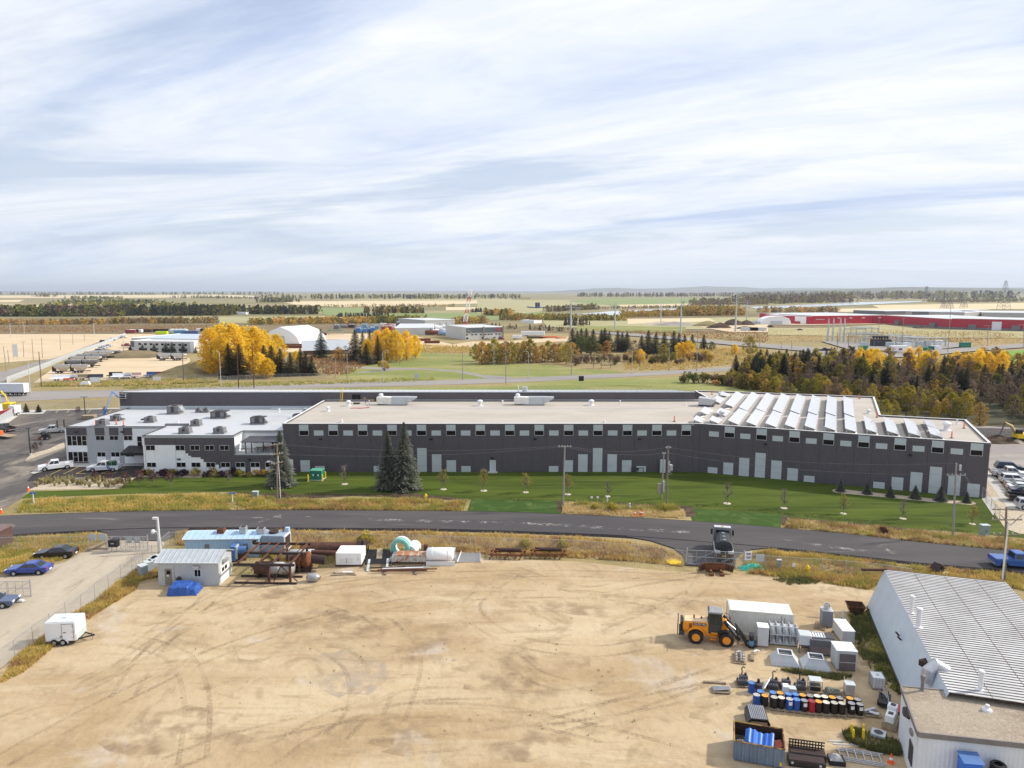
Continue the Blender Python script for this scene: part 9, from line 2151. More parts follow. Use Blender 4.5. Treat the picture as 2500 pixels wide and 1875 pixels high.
for i,(fn,pts,n,m_,lb)in en([(f3,[(980,640),(1700,600),(2212,620),(2212,700),(1500,790),(980,790)],2600,V_gold,'dry scrub between highway and mixed tree row'),(f3,[(560,440),(1500,460),(2212,460),(2212,560),(1200,490)],1500,V_rust,'russet scrub beyond the mixed tree row'),(f4,[(0,440),(900,430),(2212,480),(2212,560),(1700,590),(500,540),(0,560)],3200,V_straw,'straw scrub round the substation'),(f4,[(600,470),(1900,460),(2212,500),(1600,560),(700,520)],1500,V_rust,'russet scrub round the substation'),(f1,[(-100,420),(2000,400),(2000,460),(-100,470)],2600,V_rust,'russet scrub behind the pale lot'),(f2,[(1000,560),(1900,590),(2100,560),(1900,650),(1400,640)],1200,V_gold,'dry scrub before the works office'),(f2,[(250,680),(800,660),(1050,700),(800,830),(560,830),(500,720)],1200,V_rust,'russet ground cover before the grey roofed house')]):
 tu(lb,[fn(*q)for q in pts],n,1.1,m_,4,.22,60+i,-.1)
tu('rough grass on the highway bank',[(300,944),(620,934),(860,928),(1060,922),(1250,917),(1250,926),(860,938),(300,956)][:4]+[(1060,930),(620,945),(300,952)],1800,.6,V_gg,blades=4,w=.08,seed=29)
tu('rough dry grass below the hopper yard',[f1(*q)for q in[(300,935),(360,905),(900,892),(1880,860),(1880,900),(900,935)]],3500,.8,V_straw,blades=4,w=.1,seed=30);tu('olive rough grass below the hopper yard',[f1(*q)for q in[(300,935),(360,905),(900,892),(1880,860),(1880,900),(900,935)]],2500,.9,V_gg,blades=4,w=.1,seed=31)
tu('blades of short turf along the lawn edge',[(300,1205),(700,1200),(1150,1212),(1680,1228),(2376,1296),(2376,1302),(1680,1236),(1150,1220),(700,1208)],2200,.14,V_weed,blades=4,seed=32)
for q,k,s,lb in[(zM(412,190),'yg',1.1,'yellow green bush by the long pipe fence'),(zM(1800,215),'yg',.8,'bright yellow weed bush at the fence'),(zM(2130,220),'yg',.8,'second bright yellow weed bush at the fence'),(zA(1080,1430),'brn',.55,'brown dug turf clump beside the left spruce'),(z7(870,1128),'yg',.75,'yellow bush in the dry strip'),(z7(720,1118),'yg',.6,'smaller yellow bush in the dry strip'),(zG(2060,160),'red',.6,'red brown bush on the right verge'),(z7(1330,1130),'yg',.6,'green bush at the foot of the tall pole')]:
 plant(BSH[k][0],P(*q),1.0,s,'bush',lb,'bush',None,'stems')
# works and halls in the middle distance
def block(name,label,fa,fb,ytop,depth,mw,mr,cat_='building',over=.0,wins=None,base=.0,par=None):
 a,b2=P(*fa),P(*fb);h=H(fa[0],fa[1],ytop)
 w=Wall((a.x,a.y),(b2.x,b2.y));
 t=par or Th(name,(a+b2)/2,0,label,cat_)
 n=-w.n
 c,d_=b2+Vc((n.x,n.y,0))*depth,a+Vc((n.x,n.y,0))*depth
 for p,q in((a,b2),(b2,c),(c,d_),(d_,a)):
  MB().poly([p,q,q+Vc((0,0,h)),p+Vc((0,0,h))]).bd('wall',mw,t,wd=1)
 e=Vc((0,0,h+.05))
 MB().poly([a+e,b2+e,c+e,d_+e]).bd('roof',mr,t,wd=1)
 mb=MB()
 for p,q in((a,b2),(b2,c),(d_,a)):mb.tb([p+e,q+e],.25,4)
 mb.bd('roof_edge',Mt,t,wd=1)
 return t,w,h,a,b2
M_red=ribbed('red_cladding',(.46,.02,.045),2.5,'X',.4);M_halls=mat('hall_grey',(.50,.49,.46),var=.05,scale=.05);M_hallw=mat('hall_pale',(.58,.58,.56),var=.05,scale=.05);M_hroof=mat('hall_roof',(.57,.59,.61),rough=.5,var=.04,scale=.05);M_hdk=mat('hall_slate',(.12,.145,.165),scale=.1);M_brick=mat('brown_strip',(.30,.24,.19))
t,w,h,a,b2=block('red_hall','long dark red works hall with pale roof at the left of the red group',f4(385,398),f4(1005,390),f4(385,322)[1],95,M_red,M_hroof)
for x in(610,710,820,960):
 u=w.u_of(f4(x,0)[0],h-2);w.part(t,'wall_lamp',Mt,u-1.5,u+1.5,h-3,h-2.2,0,1.2)
for x in(700,905):u=w.u_of(f4(x,0)[0],h/2);w.part(t,'wall_seam',mat('dark_red',(.2,.01,.02)),u-.3,u+.3,0,h,0,.15)
u=w.u_of(f4(430,0)[0],h*.6);w.part(t,'window_strip',Ml,u-2,u+8,h*.55,h*.62,0,.2)
t,w,h,a,b2=block('red_hall','receding red end wing with white doors at the left of the red works',f4(-25,384),f4(380,398),f4(-25,316)[1],40,M_red,M_hroof)
for x,z0_,z1_ in((257,3,8),(305,0,8)):u=w.u_of(f4(x,0)[0],3);w.part(t,'door',Mw,u-3,u+3,z0_,z1_,0,.3)
t,w,h,a,b2=block('red_hall','red works hall in the middle with loading bays',f4(1005,392),f4(1580,436),f4(1005,318)[1],75,M_red,M_hroof)
for x in(1130,1435):u=w.u_of(f4(x,0)[0],2);w.part(t,'loading_bay',Ma,u-3.5,u+3.5,0,4.5,0,2.5)
w.part(t,'plinth',Ma,w.u_of(f4(1180,0)[0],1),w.len,0,1.6,0,.4)
t,w,h,a,b2=block('red_hall','red works hall with pale base reaching the right edge',f4(1580,436),f4(2500,462),f4(1580,345)[1],60,M_red,M_hroof)
for x in(1765,2140):u=w.u_of(f4(x,0)[0],2);w.part(t,'loading_bay',Ma,u-3.0,u+3.0,0,4.5,0,2.5)
w.part(t,'plinth',Ma,0,w.len,0,1.8,0,.4);u=w.u_of(f4(1975,0)[0],3);w.part(t,'door',Mw,u-3.5,u+3.5,0,7.5,0,.45)
t,w,h,a,b2=block('grey_hall','grey concrete hall behind the red works',f4(1240,372),f4(1690,380),f4(1240,285)[1],60,Ma,M_hroof)
t,w,h,a,b2=block('grey_hall','pale grey hall block right behind the red works',f4(1690,384),f4(1855,372),f4(1690,296)[1],60,M_halls,M_hroof)
t,w,h,a,b2=block('grey_hall','long pale grey hall at the far right behind the red works',f4(1850,378),f4(2500,388),f4(1850,294)[1],90,M_halls,M_hroof)
t,w,h,a,b2=block('low_sheds','low silver roofed sheds behind the red works',f4(1010,312),f4(1900,300),f4(1010,282)[1],60,Ma,M_hroof)
t=Th('fabric_shed',P(*f4(70,400)),0,'white rounded fabric shelter before the red wing','shelter')
mb=MB();pr=[(-15,0),(-15,3),(-13,6),(-8,8),(0,8.6),(8,8.4),(13,6.5),(15,3),(15,0)]
mb.side([(x,z)for x,z in pr],0,14).bd('cover',Mw,t);MB().bb(-6,6,-.3,0,0,4).bd('opening',Ml,t)
M_sub=mat('substation_steel',(.42,.45,.47),rough=.45,metal=.4)
gi=0
for(x,y,w_,hz,lb)in[(745,560,14,130,'leftmost lattice gantry of the substation'),(800,552,14,135,'second lattice gantry of the substation'),(850,566,14,140,'third lattice gantry of the substation'),(900,575,12,100,'gantry behind the dark transformer'),(1060,585,12,90,'gantry right of the transformers'),(1120,578,14,95,'gantry in the middle of the substation'),(1190,590,12,85,'gantry right of the middle'),(1250,585,14,85,'low gantry at the right part'),(1330,600,14,90,'second low gantry at the right part'),(1420,590,16,80,'wide busbar frame at the right end')]:
 p=P(*f4(x,y));h=(hz/3.539)*p.y/FOCAL
 t=Th('substation_gantry',p,0,lb,'gantry','substation gantries')
 for s in(-1,1):
  mb=MB()
  for k in rn(6):
   z0_,z1_=h*k/6,h*(k+1)/6
   for dx in(-.35,.35):mb.cyl((s*w_/2+dx,0,z0_),(s*w_/2+dx,0,z1_),.15,n=4)
   mb.cyl((s*w_/2-.35,0,z0_),(s*w_/2+.35,0,z1_),.06,n=4)
  mb.bd('column',M_sub,t)
 mb=MB()
 for k in(.62,1.0):
  mb.cyl((-w_/2,0,h*k),(w_/2,0,h*k),.2,n=4);mb.cyl((-w_/2,0,h*k-.7),(w_/2,0,h*k-.7),.1,n=4)
  for i in rn(8):mb.cyl((-w_/2+w_*i/8,0,h*k),(-w_/2+w_*(i+1)/8,0,h*k-.7),.09,n=3)
 mb.bd('beam',M_sub,t)
 for i in rn(6):MB().la([(.12,0),(.22,.3),(.12,.5),(.22,.8),(.12,1.0),(.2,1.3),(0,1.5)],(-w_/2+w_*(i+.5)/6,-.5,h*.62),6).bd('insulator',mat('porcelain',(.55,.55,.55)),t)
 for i in rn(5):MB().cyl((-w_/2+w_*(i+.5)/5,-2.5,0),(-w_/2+w_*(i+.5)/5,-2.5,h*.4),.24,n=5).bd('stanchion',M_sub,t)
for x,y,lb in((935,588,'left dark power transformer of the substation'),(1005,588,'right dark power transformer of the substation')):
 t=Th('power_transformer',P(*f4(x,y)),0,lb,'transformer');bev(MB().bb(-3.2,3.2,-2,2,.5,4.6).bd('tank',mat('dark_brown_steel',(.035,.028,.03)),t),.2)
 for i in rn(8):MB().bb(-3+i*.8,-2.6+i*.8,-3.2,-2.1,.8,3.8).bd('radiator_fin',Mdg,t)
 for i in rn(3):MB().la([(.35,4.6),(.5,5.2),(.3,5.6),(.45,6.2),(0,7.2)],(-1.8+i*1.8,0,0),8).bd('bushing',Mrd,t)
 MB().cyl((-2,1.5,6),(2,1.5,6),.7,n=10).bd('conservator',Mdg,t)
for i,(x,y,w_,h_,m_)in en([(1050,598,4,3.2,Ml),(1130,602,3,3.0,Ml),(1200,600,4,3.0,Mw),(1310,600,3,3.6,Ml),(1375,600,3,4.2,Ml),(1475,582,4,3.4,Mw),(1408,622,2.5,2.4,M_grn),(1450,622,5,2.6,Mw),(1345,628,3,2.0,M_grn),(830,590,4,2.8,Ml),(1700,602,6,3.4,M_grn),(820,628,4.5,3.0,M_grn)]):
 t=Th('switch_cabinet',P(*f4(x,y)),0,f'{ORD[i] if i < 10 else ["green kiosk right of the substation", "green kiosk left by the road"][i - 10]}{" switch cabinet in the substation counted along its front" if i < 10 else ""}','cabinet','substation cabinets');bev(MB().bb(-w_/2,w_/2,-1.2,1.2,.2,h_).bd('body',m_,t),.08);MB().bb(-w_/2-.1,w_/2+.1,-1.3,1.3,h_,h_+.15).bd('lid',m_,t);MB().bb(-w_/2,w_/2,-1.2,1.2,0,.2).bd('pad',G_conc,t)
for q,k,m_,rz,lb in[((490,632),'pickup',PK,175,'dark pickup on the road left of the substation'),((790,645),'sedan',PR,5,'dark red car on the road before the substation'),((1215,668),'pickup',PW,5,'white truck before the substation partly behind trees'),((1272,432),'sedan',PK,0,'left black car before the red halls'),((1320,430),'sedan',PK,0,'right black car before the red halls'),((20,425),'pickup',PK,0,'dark pickup at the red wing'),((275,452),'sedan',PN,10,'dark car on the dry field before the red wing')]:
 car(P(*f4(*q))+Vc((0,0,.5)),R(rz),k,m_,lb,detail=0)
t=Th('white_bus',P(*f4(1130,650))+Vc((0,0,.5)),R(2),'white box truck with red mark behind the yellow trees','truck');bev(MB().bb(-5,4,-1.3,1.3,.9,4.0).bd('box',Mw,t),.1);bev(MB().bb(4.1,6.2,-1.25,1.25,.7,3.0).bd('cab',Mw,t),.15);MB().bb(-1,1,-1.32,-1.3,1.6,2.6).bd('mark',PR,t)
for x in(-3.5,-2.3,5.0):
 for y in(-1.1,1.1):Wh(t,x,y,.5,.3,Ms,n=12)
t,w,h,a,b2=block('works_office','pale works office with slate upper band and red emblem',f2(1812,532),f2(2138,522),f2(1812,425)[1],42,M_hallw,M_hroof)
w.part(t,'slate_band',M_hdk,.4,w.len-1,h*.58,h-.3,0,.3);w.part(t,'brick_strip',M_brick,w.len*.455,w.len*.485,0,h+.6,0,.5);w.part(t,'brick_strip',M_brick,w.len*.975,w.len,0,h+.4,0,.6)
for x in(1822,1868,1900,1945,1982,2010,2035,2075,2102):u=w.u_of(f2(x,0)[0],4);w.window(t,u-.9,u+.9,h*.36,h*.48,0,mull=0,frame=Mt,fw=.1)
for x in(1825,1960,2060,2110):u=w.u_of(f2(x,0)[0],1);w.window(t,u-1.0,u+1.0,h*.06,h*.22,0,mull=0,frame=Mt,fw=.1)
u=w.u_of(f2(2090,0)[0],h);w.part(t,'emblem',mat('emblem_red',(.6,.03,.03)),u-2.6,u+3.2,h*.72,h*.76,.3,.4);w.part(t,'emblem',mat('emblem_red',(.6,.03,.03)),u-.4,u+1.0,h*.76,h*.96,.3,.4)
t,w,h,a,b2=block('white_hall','long low white roofed hall behind the second golden group',f2(1205,492),f2(1530,490),f2(1205,428)[1],75,M_hallw,M_hroof);w.part(t,'door',Ml,w.len*.55,w.len*.62,0,4,0,.2)
t,w,h,a,b2=block('white_hall','tall grey white hall at the back of the works yard',f2(1460,420),f2(1718,412),f2(1460,362)[1],60,M_halls,M_hroof)
for k in(.5,.72):w.part(t,'door',Ml,w.len*k,w.len*(k+.14),0,h*.7,0,.3)
rg=random.Random(9)
wk=[((1560,480),Mw),((1600,470),Ml),((1640,480),Mw),((1580,450),Mw),((1660,450),Ml),((1620,440),Mw),((1550,440),Mw),((1680,480),Mw),((1610,495),mat('pale_blue_part',(.25,.4,.6))),((1655,495),My),((1510,490),Mro),((1590,490),PR)]
for i,(q,m_)in en(wk):
 t=Th('stored_tank',P(*f2(*q)),rg.uniform(-.2,.2),f"{ORD[i]} stored vessel or machine counted in the yard between hall and office",'vessel','vessels in the works yard');s=rg.uniform(3,5)
 MB().la([(0,-s),(1.2,-s*.95),(1.8,-s*.8),(1.8,s*.8),(1.2,s*.95),(0,s)],(0,0,2.2),10,'X').bd('shell',m_,t,smooth=1)
 for x in(-s*.5,s*.5):MB().bb(x-.3,x+.3,-1.5,1.5,0,1.2).bd('saddle',Ma,t)
 MB().cyl((0,0,3.8),(0,0,5.0),.5,n=8).bd('manhole',m_,t)
M_rig=mat('rig_blue',(.08,.24,.48));M_rig2=mat('rig_red',(.5,.06,.05))
for i,(x,y,m_)in en([(890,470,M_rig),(930,465,M_rig),(985,468,M_rig),(1010,470,M_rig),(1040,440,mat('rig_pale',(.2,.35,.45))),(940,430,mat('rig_pale',(.2,.35,.45))),(1110,450,M_rig2),(1155,455,M_rig2),(1100,420,Mw),(1180,430,Mw),(830,430,Mr),(760,430,Ma),(700,440,Ma),(1230,410,Ma)]):
 p=P(*f2(x,y));t=Th('stored_module',p,rg.uniform(-.3,.3),f"{ORD[i]} steel module counted from the blue end of the module yard",'module','modules in the works yard');l,h=rg.uniform(5,8),rg.uniform(3.5,6)
 mb=MB()
 for sx in(-1,0,1):
  for sy in(-1,1):mb.cyl((sx*l/2,sy*1.6,0),(sx*l/2,sy*1.6,h),.16,n=4)
 for z in(h*.4,h):
  for sy in(-1,1):mb.cyl((-l/2,sy*1.6,z),(l/2,sy*1.6,z),.16,n=4)
  for sx in(-1,1):mb.cyl((sx*l/2,-1.6,z),(sx*l/2,1.6,z),.16,n=4)
 mb.bd('frame',m_,t);MB().bb(-l*.4,l*.35,-1.2,1.2,.5,h*.7).bd('unit',m_,t);MB().cyl((-l*.3,0,h*.75),(l*.3,0,h*.75),h*.16,n=10).bd('vessel',Ml,t)
t=Th('dome_tent',P(*f2(215,560)),R(-20),'white fabric dome tent behind the golden poplars','tent')
hd=H(*f2(190,555),f2(170,415)[1]);pr=[(-15,0),(-13,hd*.4),(-8,hd*.75),(0,hd),(8,hd*.75),(13,hd*.4),(15,0)]
MB().side(pr,0,30).bd('cover',Mw,t);MB().bb(-3,3,-.3,0,0,5).bd('door',Ml,t)
for i,(x,y,l,m_)in en([(330,590,26,Mr),(380,602,22,Mro),(560,560,20,Mr),(640,552,14,Mro),(450,500,18,Mrd),(340,480,16,Mrd),(540,490,12,Mr),(1420,540,14,Mro),(1520,560,10,Mro)]):
 t=Th('pipe_stack',P(*f2(x,y)),R(rg.uniform(-4,4)),f'{ORD[i]} stack of rusty pipes counted in the works yards behind the golden trees','pipes','pipe stacks in the works yards')
 for k in rn(6):MB().cyl((-l/2,(k%3)*1.0,.5+(k//3)*.85),(l/2,(k%3)*1.0,.5+(k//3)*.85),.45,n=8).bd('pipe',m_,t)
for q,k,m_,lb in[((480,540),'sedan',PR,'red car in the works yard beside the dome tent'),((380,535),'pickup',PW,'white pickup in the works yard'),((2045,525),'sedan',PW,'white car before the works office'),((2120,528),'suv',PR,'dark red suv before the works office'),((2000,530),'sedan',PS,'silver car before the works office')]:car(P(*f2(*q)),R(rg.uniform(-5,5)),k,m_,lb)
t=Th('green_roof_shed',P(*f2(690,485)),0,'small open shed with green roof in the works yard','shed');MB().bb(-6,6,-2,2,3.2,3.6).bd('roof',M_grn,t)
for x in(-5.5,5.5):
 for y in(-1.8,1.8):MB().bb(x-.15,x+.15,y-.15,y+.15,0,3.2).bd('post',Mg,t)
A,B=P(*f2(415,660)),P(*f2(800,650));ga,_,_,_,_,_,_=gable_house('grey_roof_house','low house with wide pale grey roof behind the spruces',A,B,22,2.6,4.5,mat('house_red_brown',(.16,.08,.06)),mat('pale_grey_roof',(.42,.45,.48),rough=.6,var=.06),pitch=6,over=.8)
for q,s,m_,lb in[((45,525),(7,2.5,3.0),Mw,'white camper trailer in the yard right of the office'),((180,498),(18,3,3.8),Mw,'long white site trailer in the yard right of the office'),((200,520),(12,2.5,1.6),Mk,'black flat trailer before the long white trailer'),((320,515),(12,2.5,1.4),Mo,'orange flat machine trailer at the yard'),((420,520),(9,2.4,1.0),Mo,'second orange trailer at the right end of the yard')]:
 t=Th('yard_trailer',P(*f3(*q)),R(rg.uniform(-6,2)),lb,'trailer');bev(MB().bb(-s[0]/2,s[0]/2,-s[1]/2,s[1]/2,.7,s[2]).bd('box',m_,t),.1);MB().bb(-s[0]/2+.2,s[0]/2-.2,-.5,.5,.5,.7).bd('frame',Mk,t)
 for x in(-s[0]*.3,-s[0]*.3+1.2):
  for y in(-s[1]/2+.1,s[1]/2-.1):Wh(t,x,y,.42,.28,Ms,n=12)
for fa,fb,yt,dp,mw,lb in[((75,384),(190,388),360,14,Mw,'white bungalow at the river road'),((130,252),(190,255),240,30,mat('slate_blue_roof',(.13,.17,.22)),'blue grey barn beside the dark silo'),((70,178),(160,178),162,40,mat('yellow_shed',(.6,.5,.25)),'pale yellow long shed on the far field')]:
 block('farm_building',lb,f3(*fa),f3(*fb),f3(0,yt)[1],dp,mw,M_hroof)
t=Th('silo',P(*f3(221,256)),0,'dark blue farm silo on the green fields','silo');hs_=H(*f3(221,256),f3(221,207)[1]);MB().la([(5,0),(5,hs_*.93),(3.5,hs_),(0,hs_*1.03)],n=16).bd('shell',mat('silo_blue',(.03,.045,.09)),t);MB().bb(-.6,.6,-5.4,-5,0,hs_*.9).bd('chute',Ma,t)
for fa,fb,yt,lb in[((225,322),(270,324),296,'small white house in the left woods'),((480,322),(590,324),302,'long white house in the left woods'),((2010,312),(2125,312),292,'white farm shed at the right of the left woods')]:block('farm_house',lb,f1(*fa),f1(*fb),f1(0,yt)[1],20,Mw,M_hroof)
for fa,fb,yt,lb in[((405,305),(465,305),275,'white farm building in the dark grove'),((250,308),(330,308),292,'low farm houses left in the dark grove')]:block('farm_house',lb,f2(*fa),f2(*fb),f2(0,yt)[1],20,Mw,M_hroof)
t,w,h,a,b2=block('works_building','two storey pale works building with dark windows left of the golden poplars',f1(1135,628),f1(1690,640),f1(1135,540)[1],16,M_hallw,M_hroof)
for k in rn(11):
 for z0_,z1_ in((.12,.34),(.62,.82)):
  if k in(0,):continue
  u=w.len*(k+.35)/11.2;w.window(t,u,u+w.len/24,h*z0_,h*z1_,0,mull=0,frame=M_dtrim,fw=.12)
w.part(t,'storey_band',Ml,0,w.len,h*.47,h*.53,0,.3);w.part(t,'end_block',Mw,w.len*.94,w.len,0,h*1.08,0,1.0);w.part(t,'entrance',M_hdk,0,w.len*.05,h*.45,h,0,.4)
t,w,h,a,b2=block('works_hall','grey works hall with blue grey roof behind the two storey building',f1(1140,600),f1(1800,612),f1(1140,515)[1],45,M_halls,mat('hall_blue_roof',(.45,.52,.62),rough=.5));
for k in(.9,):w.part(t,'door',Ml,w.len*k,w.len*(k+.05),0,h*.6,0,.2)
for i in rn(4):
 t=Th('silo',P(*f1(1490+i*36,477)),0,f'{ORD[i]} white silo of the four behind the works hall','silo','four white silos');h=H(*f1(1490,477),f1(1490,434)[1]);MB().la([(2.6,0),(2.6,h*.85),(1.2,h),(0,h)],n=14).bd('shell',Ml,t);MB().la([(2.65,0),(2.65,.6)],n=14).bd('base_ring',Ma,t)
for i,(x,y,yt)in en([(1130,650,580),(1235,655,565),(1335,652,560),(1435,652,555),(1490,652,550),(1585,650,555),(1690,645,590)]):tr(SPN,10,f1(x,y),f1(x,yt),f'{ORD[i]} small spruce from the left before the two storey works','spruce_tree','spruces before the works',1.5)
def hopper(p,rz,label,m=None):
 t=Th('hopper_trailer',p,rz,label,'trailer','grain hopper trailers')
 m=m or mat('hopper_pale',(.50,.46,.40),rough=.5)
 for x0_ in(-6.6,.2):
  tp=[(x0_,-1.3,3.4),(x0_+6.4,-1.3,3.4),(x0_+6.4,1.3,3.4),(x0_,1.3,3.4)];bt=[(x0_+2.3,-.6,1.1),(x0_+4.1,-.6,1.1),(x0_+4.1,.6,1.1),(x0_+2.3,.6,1.1)];md=[(x,y,2.7)for x,y,z in tp]
  MB().add(tp+md+bt,[(0,4,5,1),(1,5,6,2),(2,6,7,3),(3,7,4,0),(4,8,9,5),(5,9,10,6),(6,10,11,7),(7,11,8,4),(8,11,10,9)]).bd('hopper',m,t)
  for i in rn(11):MB().bb(x0_+.3+i*.58,x0_+.36+i*.58,-1.36,-1.3,2.7,3.4).bd('rib',Mt,t)
  MB().poly([(x0_,-1.3,3.45),(x0_+6.4,-1.3,3.45),(x0_+6.4,0,3.75),(x0_,0,3.75)]).bd('tarp',mat('grey_tarp',(.28,.29,.30)),t);MB().poly([(x0_,0,3.75),(x0_+6.4,0,3.75),(x0_+6.4,1.3,3.45),(x0_,1.3,3.45)]).bd('tarp',mat('grey_tarp',(.28,.29,.30)),t)
 MB().bb(-7.2,7.2,-.5,.5,.75,1.05).bd('frame',Mk,t);MB().bb(-.3,.3,-1.2,1.2,1.0,3.3).bd('centre_frame',Mk,t);MB().bb(-7.2,-6.6,-1.2,1.2,.9,3.0).bd('end_frame',Mk,t)
 for x in(-5.6,-4.4,1.0,2.2,3.4):
  for y in(-1.0,1.0):Wh(t,x,y,.5,.3,Mt,n=12)
 return t
for i,(x,y,l)in en([(625,818,'nearest'),(720,770,'second'),(745,735,'third'),(800,715,'fourth'),(860,690,'fifth'),(920,682,'farthest')]):
 hopper(P(*f1(x,y)),R(8),f'{l} grain hopper trailer in the slanted row of the hopper yard',mat('hopper_dark',(.13,.13,.14))if i in(1,3,5)else None)
hopper(P(*f1(1490,708)),R(0),'grain hopper trailer standing alone at the back of the hopper yard',mat('hopper_white',(.55,.56,.58)))
for i,(x,y,l,m_,lb)in en([(545,885,9,Mw,'white and orange flat deck at the left of the front row'),(690,880,7,Mw2,'tan flat deck trailer second in the front row'),(815,878,5.5,Mdg,'dark topped deck third in the front row'),(990,858,5,Mk,'black machine in the middle of the front row'),(1045,868,7,Mw,'white flat deck right of the black machine'),(1140,864,6,mat('pinkish_deck',(.55,.42,.38)),'pinkish flat deck in the front row'),(1315,856,5.5,mat('blue_deck',(.10,.14,.28)),'blue topped deck in the front row'),(1400,858,5.5,PR,'red topped deck in the front row'),(1480,852,6,Mw2,'pale tan deck in the front row'),(1555,848,5.5,Mk,'black topped deck near the right pole'),(1625,840,5.5,Mk,'last black topped deck at the bank')]):
 t=Th('flat_deck',P(*f1(x,y)),R(10 if i<6 else 3),lb,'trailer','flat decks in the hopper yard');MB().bb(-l/2,l/2,-1.6,1.6,.9,1.15).bd('deck',m_,t);MB().bb(-l/2,l/2,1.45,1.6,1.15,2.2).bd('headboard',m_,t)
 for xx in(-l*.25,l*.1):
  for yy in(-1.3,1.3):Wh(t,xx,yy,.42,.26,Ms,n=12)
 if i==0:MB().bb(l*.1,l/2,-1.64,-1.6,.6,1.3).bd('orange_side',Mo,t)
t=Th('bench_sign',P(*f1(735,925)),0,'white boat shaped cover in the grass by the highway','cover');MB().add([(-2.2,-.8,.1),(2.2,-.8,.1),(2.2,.8,.1),(-2.2,.8,.1),(-.9,-.3,1.5),(1.4,-.3,1.6),(1.4,.3,1.6),(-.9,.3,1.5)],[(0,1,5,4),(1,2,6,5),(2,3,7,6),(3,0,4,7),(4,5,6,7)]).bd('cover',Mw,t);MB().bb(-2.0,2.0,-.7,.7,0,.1).bd('base',Ma,t)
sign(*f1(822,915),3.6,1.8,2.6,'white board on the hopper yard fence at left',Mw);sign(*f1(1357,900),3.0,1.4,2.2,'white board on the hopper yard fence at right',Mw)
sign(*f1(138,720),2.6,6.0,8.5,'tall white sign beside the access road',Mw);sign(*f3(598,902),1.9,1.9,2.6,'dark information board beside the highway',Mk);sign(*f2(1390,882),1.4,2.0,2.8,'pale panel sign on the park lawn',Ml)
for i,(x,y,m_)in en([(895,552,PK),(945,545,PW),(965,538,PBL),(985,530,PW),(1005,522,PS),(1025,516,PN),(1045,508,PW),(1068,512,PW),(860,632,PG),(885,612,PW),(905,602,PW),(925,592,PS),(940,585,PW)]):
 car(P(*f1(x,y)),R(rg.uniform(0,30)),rg.choice(['sedan','suv']),m_,f'{ORD[i]} car of the line along the left access road, counted from the bend','cars along the access road')
for q,k,m_,lb in[((1395,632),'pickup',PW,'white pickup before the two storey works'),((1555,632),'sedan',PW,'white car near the right end of the works'),((1640,635),'suv',PW,'white suv at the right end of the works'),((1150,618),'suv',PK,'dark suv at the left end of the works'),((1095,585),'pickup',PR,'red truck left of the two storey works')]:car(P(*f1(*q)),R(rg.uniform(-8,8)),k,m_,lb)
for i,(x,y,l,m_)in en([(1130,470,8,PR),(1165,466,8,Mw),(1200,466,6,Mw),(1275,464,8,Mr),(1390,462,14,Mrd),(1400,484,9,mat('lime_green',(.45,.65,.02))),(1650,480,12,mat('deep_blue_stack',(.05,.1,.25))),(1740,458,8,Mw),(1775,458,8,Mw),(1560,478,9,M_rig)]):
 t=Th('yard_stack',P(*f1(x,y)),0,f'{ORD[i]} stack of goods counted along the back of the left works yard','stack','stacks at the back of the works yard');bev(MB().bb(-l/2,l/2,-1.5,1.5,.2,2.6).bd('load',m_,t),.15);MB().bb(-l/2,l/2,-1.3,1.3,0,.2).bd('pallet',Mwd,t)
def mound(name,label,fq,rx,ry,h,m,seed,kind=None,cat_='mound'):
 p=P(*fq);vs_=[]
 for j in rn(8):
  for k in rn(28):
   a=2*PI*k/28;f=1-j/7;nz=1+.25*mnoise.noise(Vc((math.cos(a)*1.4,math.sin(a)*1.4,seed+j*.3)))
   vs_.append((p.x+rx*f*nz*math.cos(a),p.y+ry*f*nz*math.sin(a),h*(1-f**1.7)*(1+.25*mnoise.noise(Vc((math.cos(a)*2,math.sin(a)*2,seed+j))))-.02))
 o=MB().add(vs_,[(j*28+k,j*28+(k+1)%28,(j+1)*28+(k+1)%28,(j+1)*28+k)for j in rn(7)for k in rn(28)]+[tuple(rn(7*28,8*28))]).bd(name,m,smooth=1)
 if kind:o['kind']=kind
 else:tag(o,label,cat_)
mound('terrain','',f1(1760,790),12,38,4.5,G_dry,2.0,'structure');mound('terrain','',f1(1150,670),22,14,3.0,G_scrub,5.0,'structure')
mound('terrain','',f3(1000,965),60,14,1.6,G_park,9.0,'structure')
for i,(x,y,rx,h,m_,lb)in en([(1800,430,13,5,G_soil,'dark soil heap left of the tallest transmission pole'),(1910,405,13,6,G_soil,'darkest soil heap behind the tallest transmission pole'),(2025,405,10,5,G_soil,'dark soil heap right of the tallest transmission pole'),(1690,412,16,5,G_dry,'brown earth heap right of the rubble'),(1300,398,24,3,G_rock,'dark rubble ridge in the dry field'),(1400,405,24,3.5,G_glot,'grey rubble heap in the dry field'),(2010,438,12,2.5,G_soil,'low soil heap in front of the others')]):mound('soil_heap',lb,f3(x,y),rx,rx*.6,h,m_,i*3.0,None,'heap')
for i,(x,y,l)in en([(2120,395,12),(2170,398,8),(2050,455,14),(2120,455,14)]):
 t=Th('stacked_panels',P(*f3(x,y)),0,f"{['left grey bundle beside the white shelter', 'right grey bundle beside the white shelter', 'left pale panel stack before the soil heaps', 'right pale panel stack before the soil heaps'][i]}",'stack');MB().bb(-l/2,l/2,-2,2,.3,3.2).bd('bundle',Ml,t);MB().bb(-l/2,l/2,-2,2,0,.28).bd('bearer',Mwd,t)
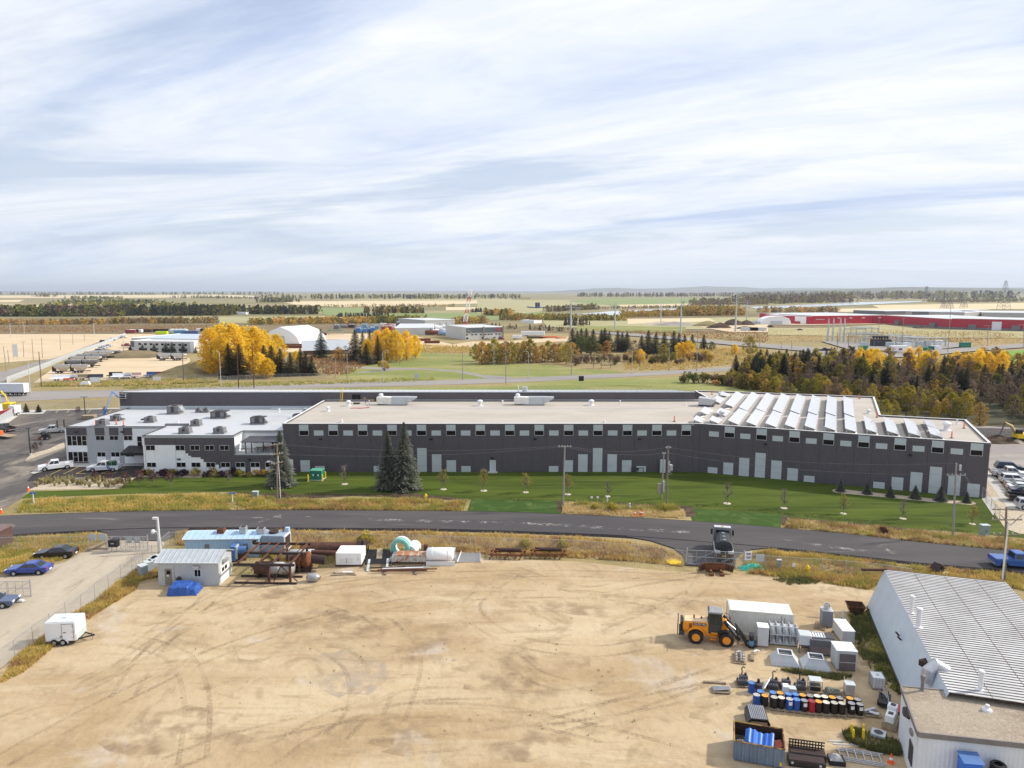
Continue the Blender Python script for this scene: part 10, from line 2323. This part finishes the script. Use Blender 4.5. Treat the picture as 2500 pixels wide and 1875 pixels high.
t=Th('parked_truck',P(*zO(10,850))+Vc((-1.5,2,0)),R(70),'red and white truck behind the pale slatted fence','truck');bev(MB().bb(-3,3,-1.2,1.2,.8,2.0).bd('body',PR,t),.1);bev(MB().bb(-3.2,0,-1.25,1.25,2.0,3.8).bd('box',Mw,t),.08);bev(MB().bb(3.1,5,-1.2,1.2,.7,2.8).bd('cab',Mw,t),.12)
for x in(-2,-.8,4):
 for y in(-1.1,1.1):Wh(t,x,y,.48,.3,Ms,n=12)
t=Th('yellow_machine',P(*zO(115,760))+Vc((0,1,0)),R(100),'yellow boom machine behind the pale slatted fence','machine');bev(MB().bb(-1.5,1.5,-1.2,1.2,.6,3.0).bd('body',My,t),.15);MB().bb(-1.0,1.0,-1.25,1.25,1.6,2.6).bd('window',Mk,t);MB().tb([(0,0,2.8),(.8,.8,4.6),(.3,1.8,6.2)],.25,4).bd('boom',My,t)
for x in(-1,1):
 for y in(-1.2,1.2):Wh(t,x,y,.55,.35,My,n=12)
t=Th('timber_crate',P(*zO(1505,850)),R(10),'pale timber sheet stack beside the office roof corner','timber')
for i in rn(4):MB().bb(-1.6,1.6,-1.0,1.0,.1+i*.25,.3+i*.25).bd('sheet',Mw2,t)
M_line=mat('yellow_line',(.62,.45,.10),rough=.8,var=.2);M_lin2=mat('faded_line',(.42,.36,.22),rough=.85)
def stripe(q0,q1,fn,m,w_=.12,z=.03):
 a,b2=P(*fn(*q0)),P(*fn(*q1));d=(b2-a).normalized();n=Vc((-d.y,d.x,0))*w_/2
 o=MB().poly([(p.x,p.y,z)for p in(a-n,b2-n,b2+n,a+n)]).bd('painted_line',m);o['kind']='structure'
 if o.data.polygons[0].normal.z<0:o.data.flip_normals()
for q0,q1 in[((440,808),(560,752)),((548,805),(675,745)),((658,802),(740,765)),((660,802),(740,800)),((875,800),(960,770)),((875,800),(985,798)),((985,798),(1085,745))]:stripe(q0,q1,z5,M_line)
for i in rn(15):stripe((330-i*26,830+i*44-i*i*.0),(640-i*40,762+i*40),zO,M_lin2)if i==0 else stripe((300-i*19,790+i*36),(620-i*36,795+i*36),zO,M_lin2)
for x in(940,1125,1485,1835):stripe((x,745),(x+50,695),zO,M_line,.14)
# air
hzm=bpy.data.materials.new('haze_air');hzm.use_nodes=1
hn,hl=hzm.node_tree.nodes,hzm.node_tree.links
hn.remove(hn['Principled BSDF'])
pv=hn.new('ShaderNodeVolumePrincipled');pv.inputs['Color'].default_value=(.80,.88,1.0,1);pv.inputs['Density'].default_value=HAZE
pv.inputs['Anisotropy'].default_value=.2
hl.new(pv.outputs[0],hn['Material Output'].inputs['Volume'])
o=MB().bb(-61000,61000,-400,61000,-3,320).bd('haze',hzm);tag(o,'thin blue haze over the distant land','haze',None,'stuff')
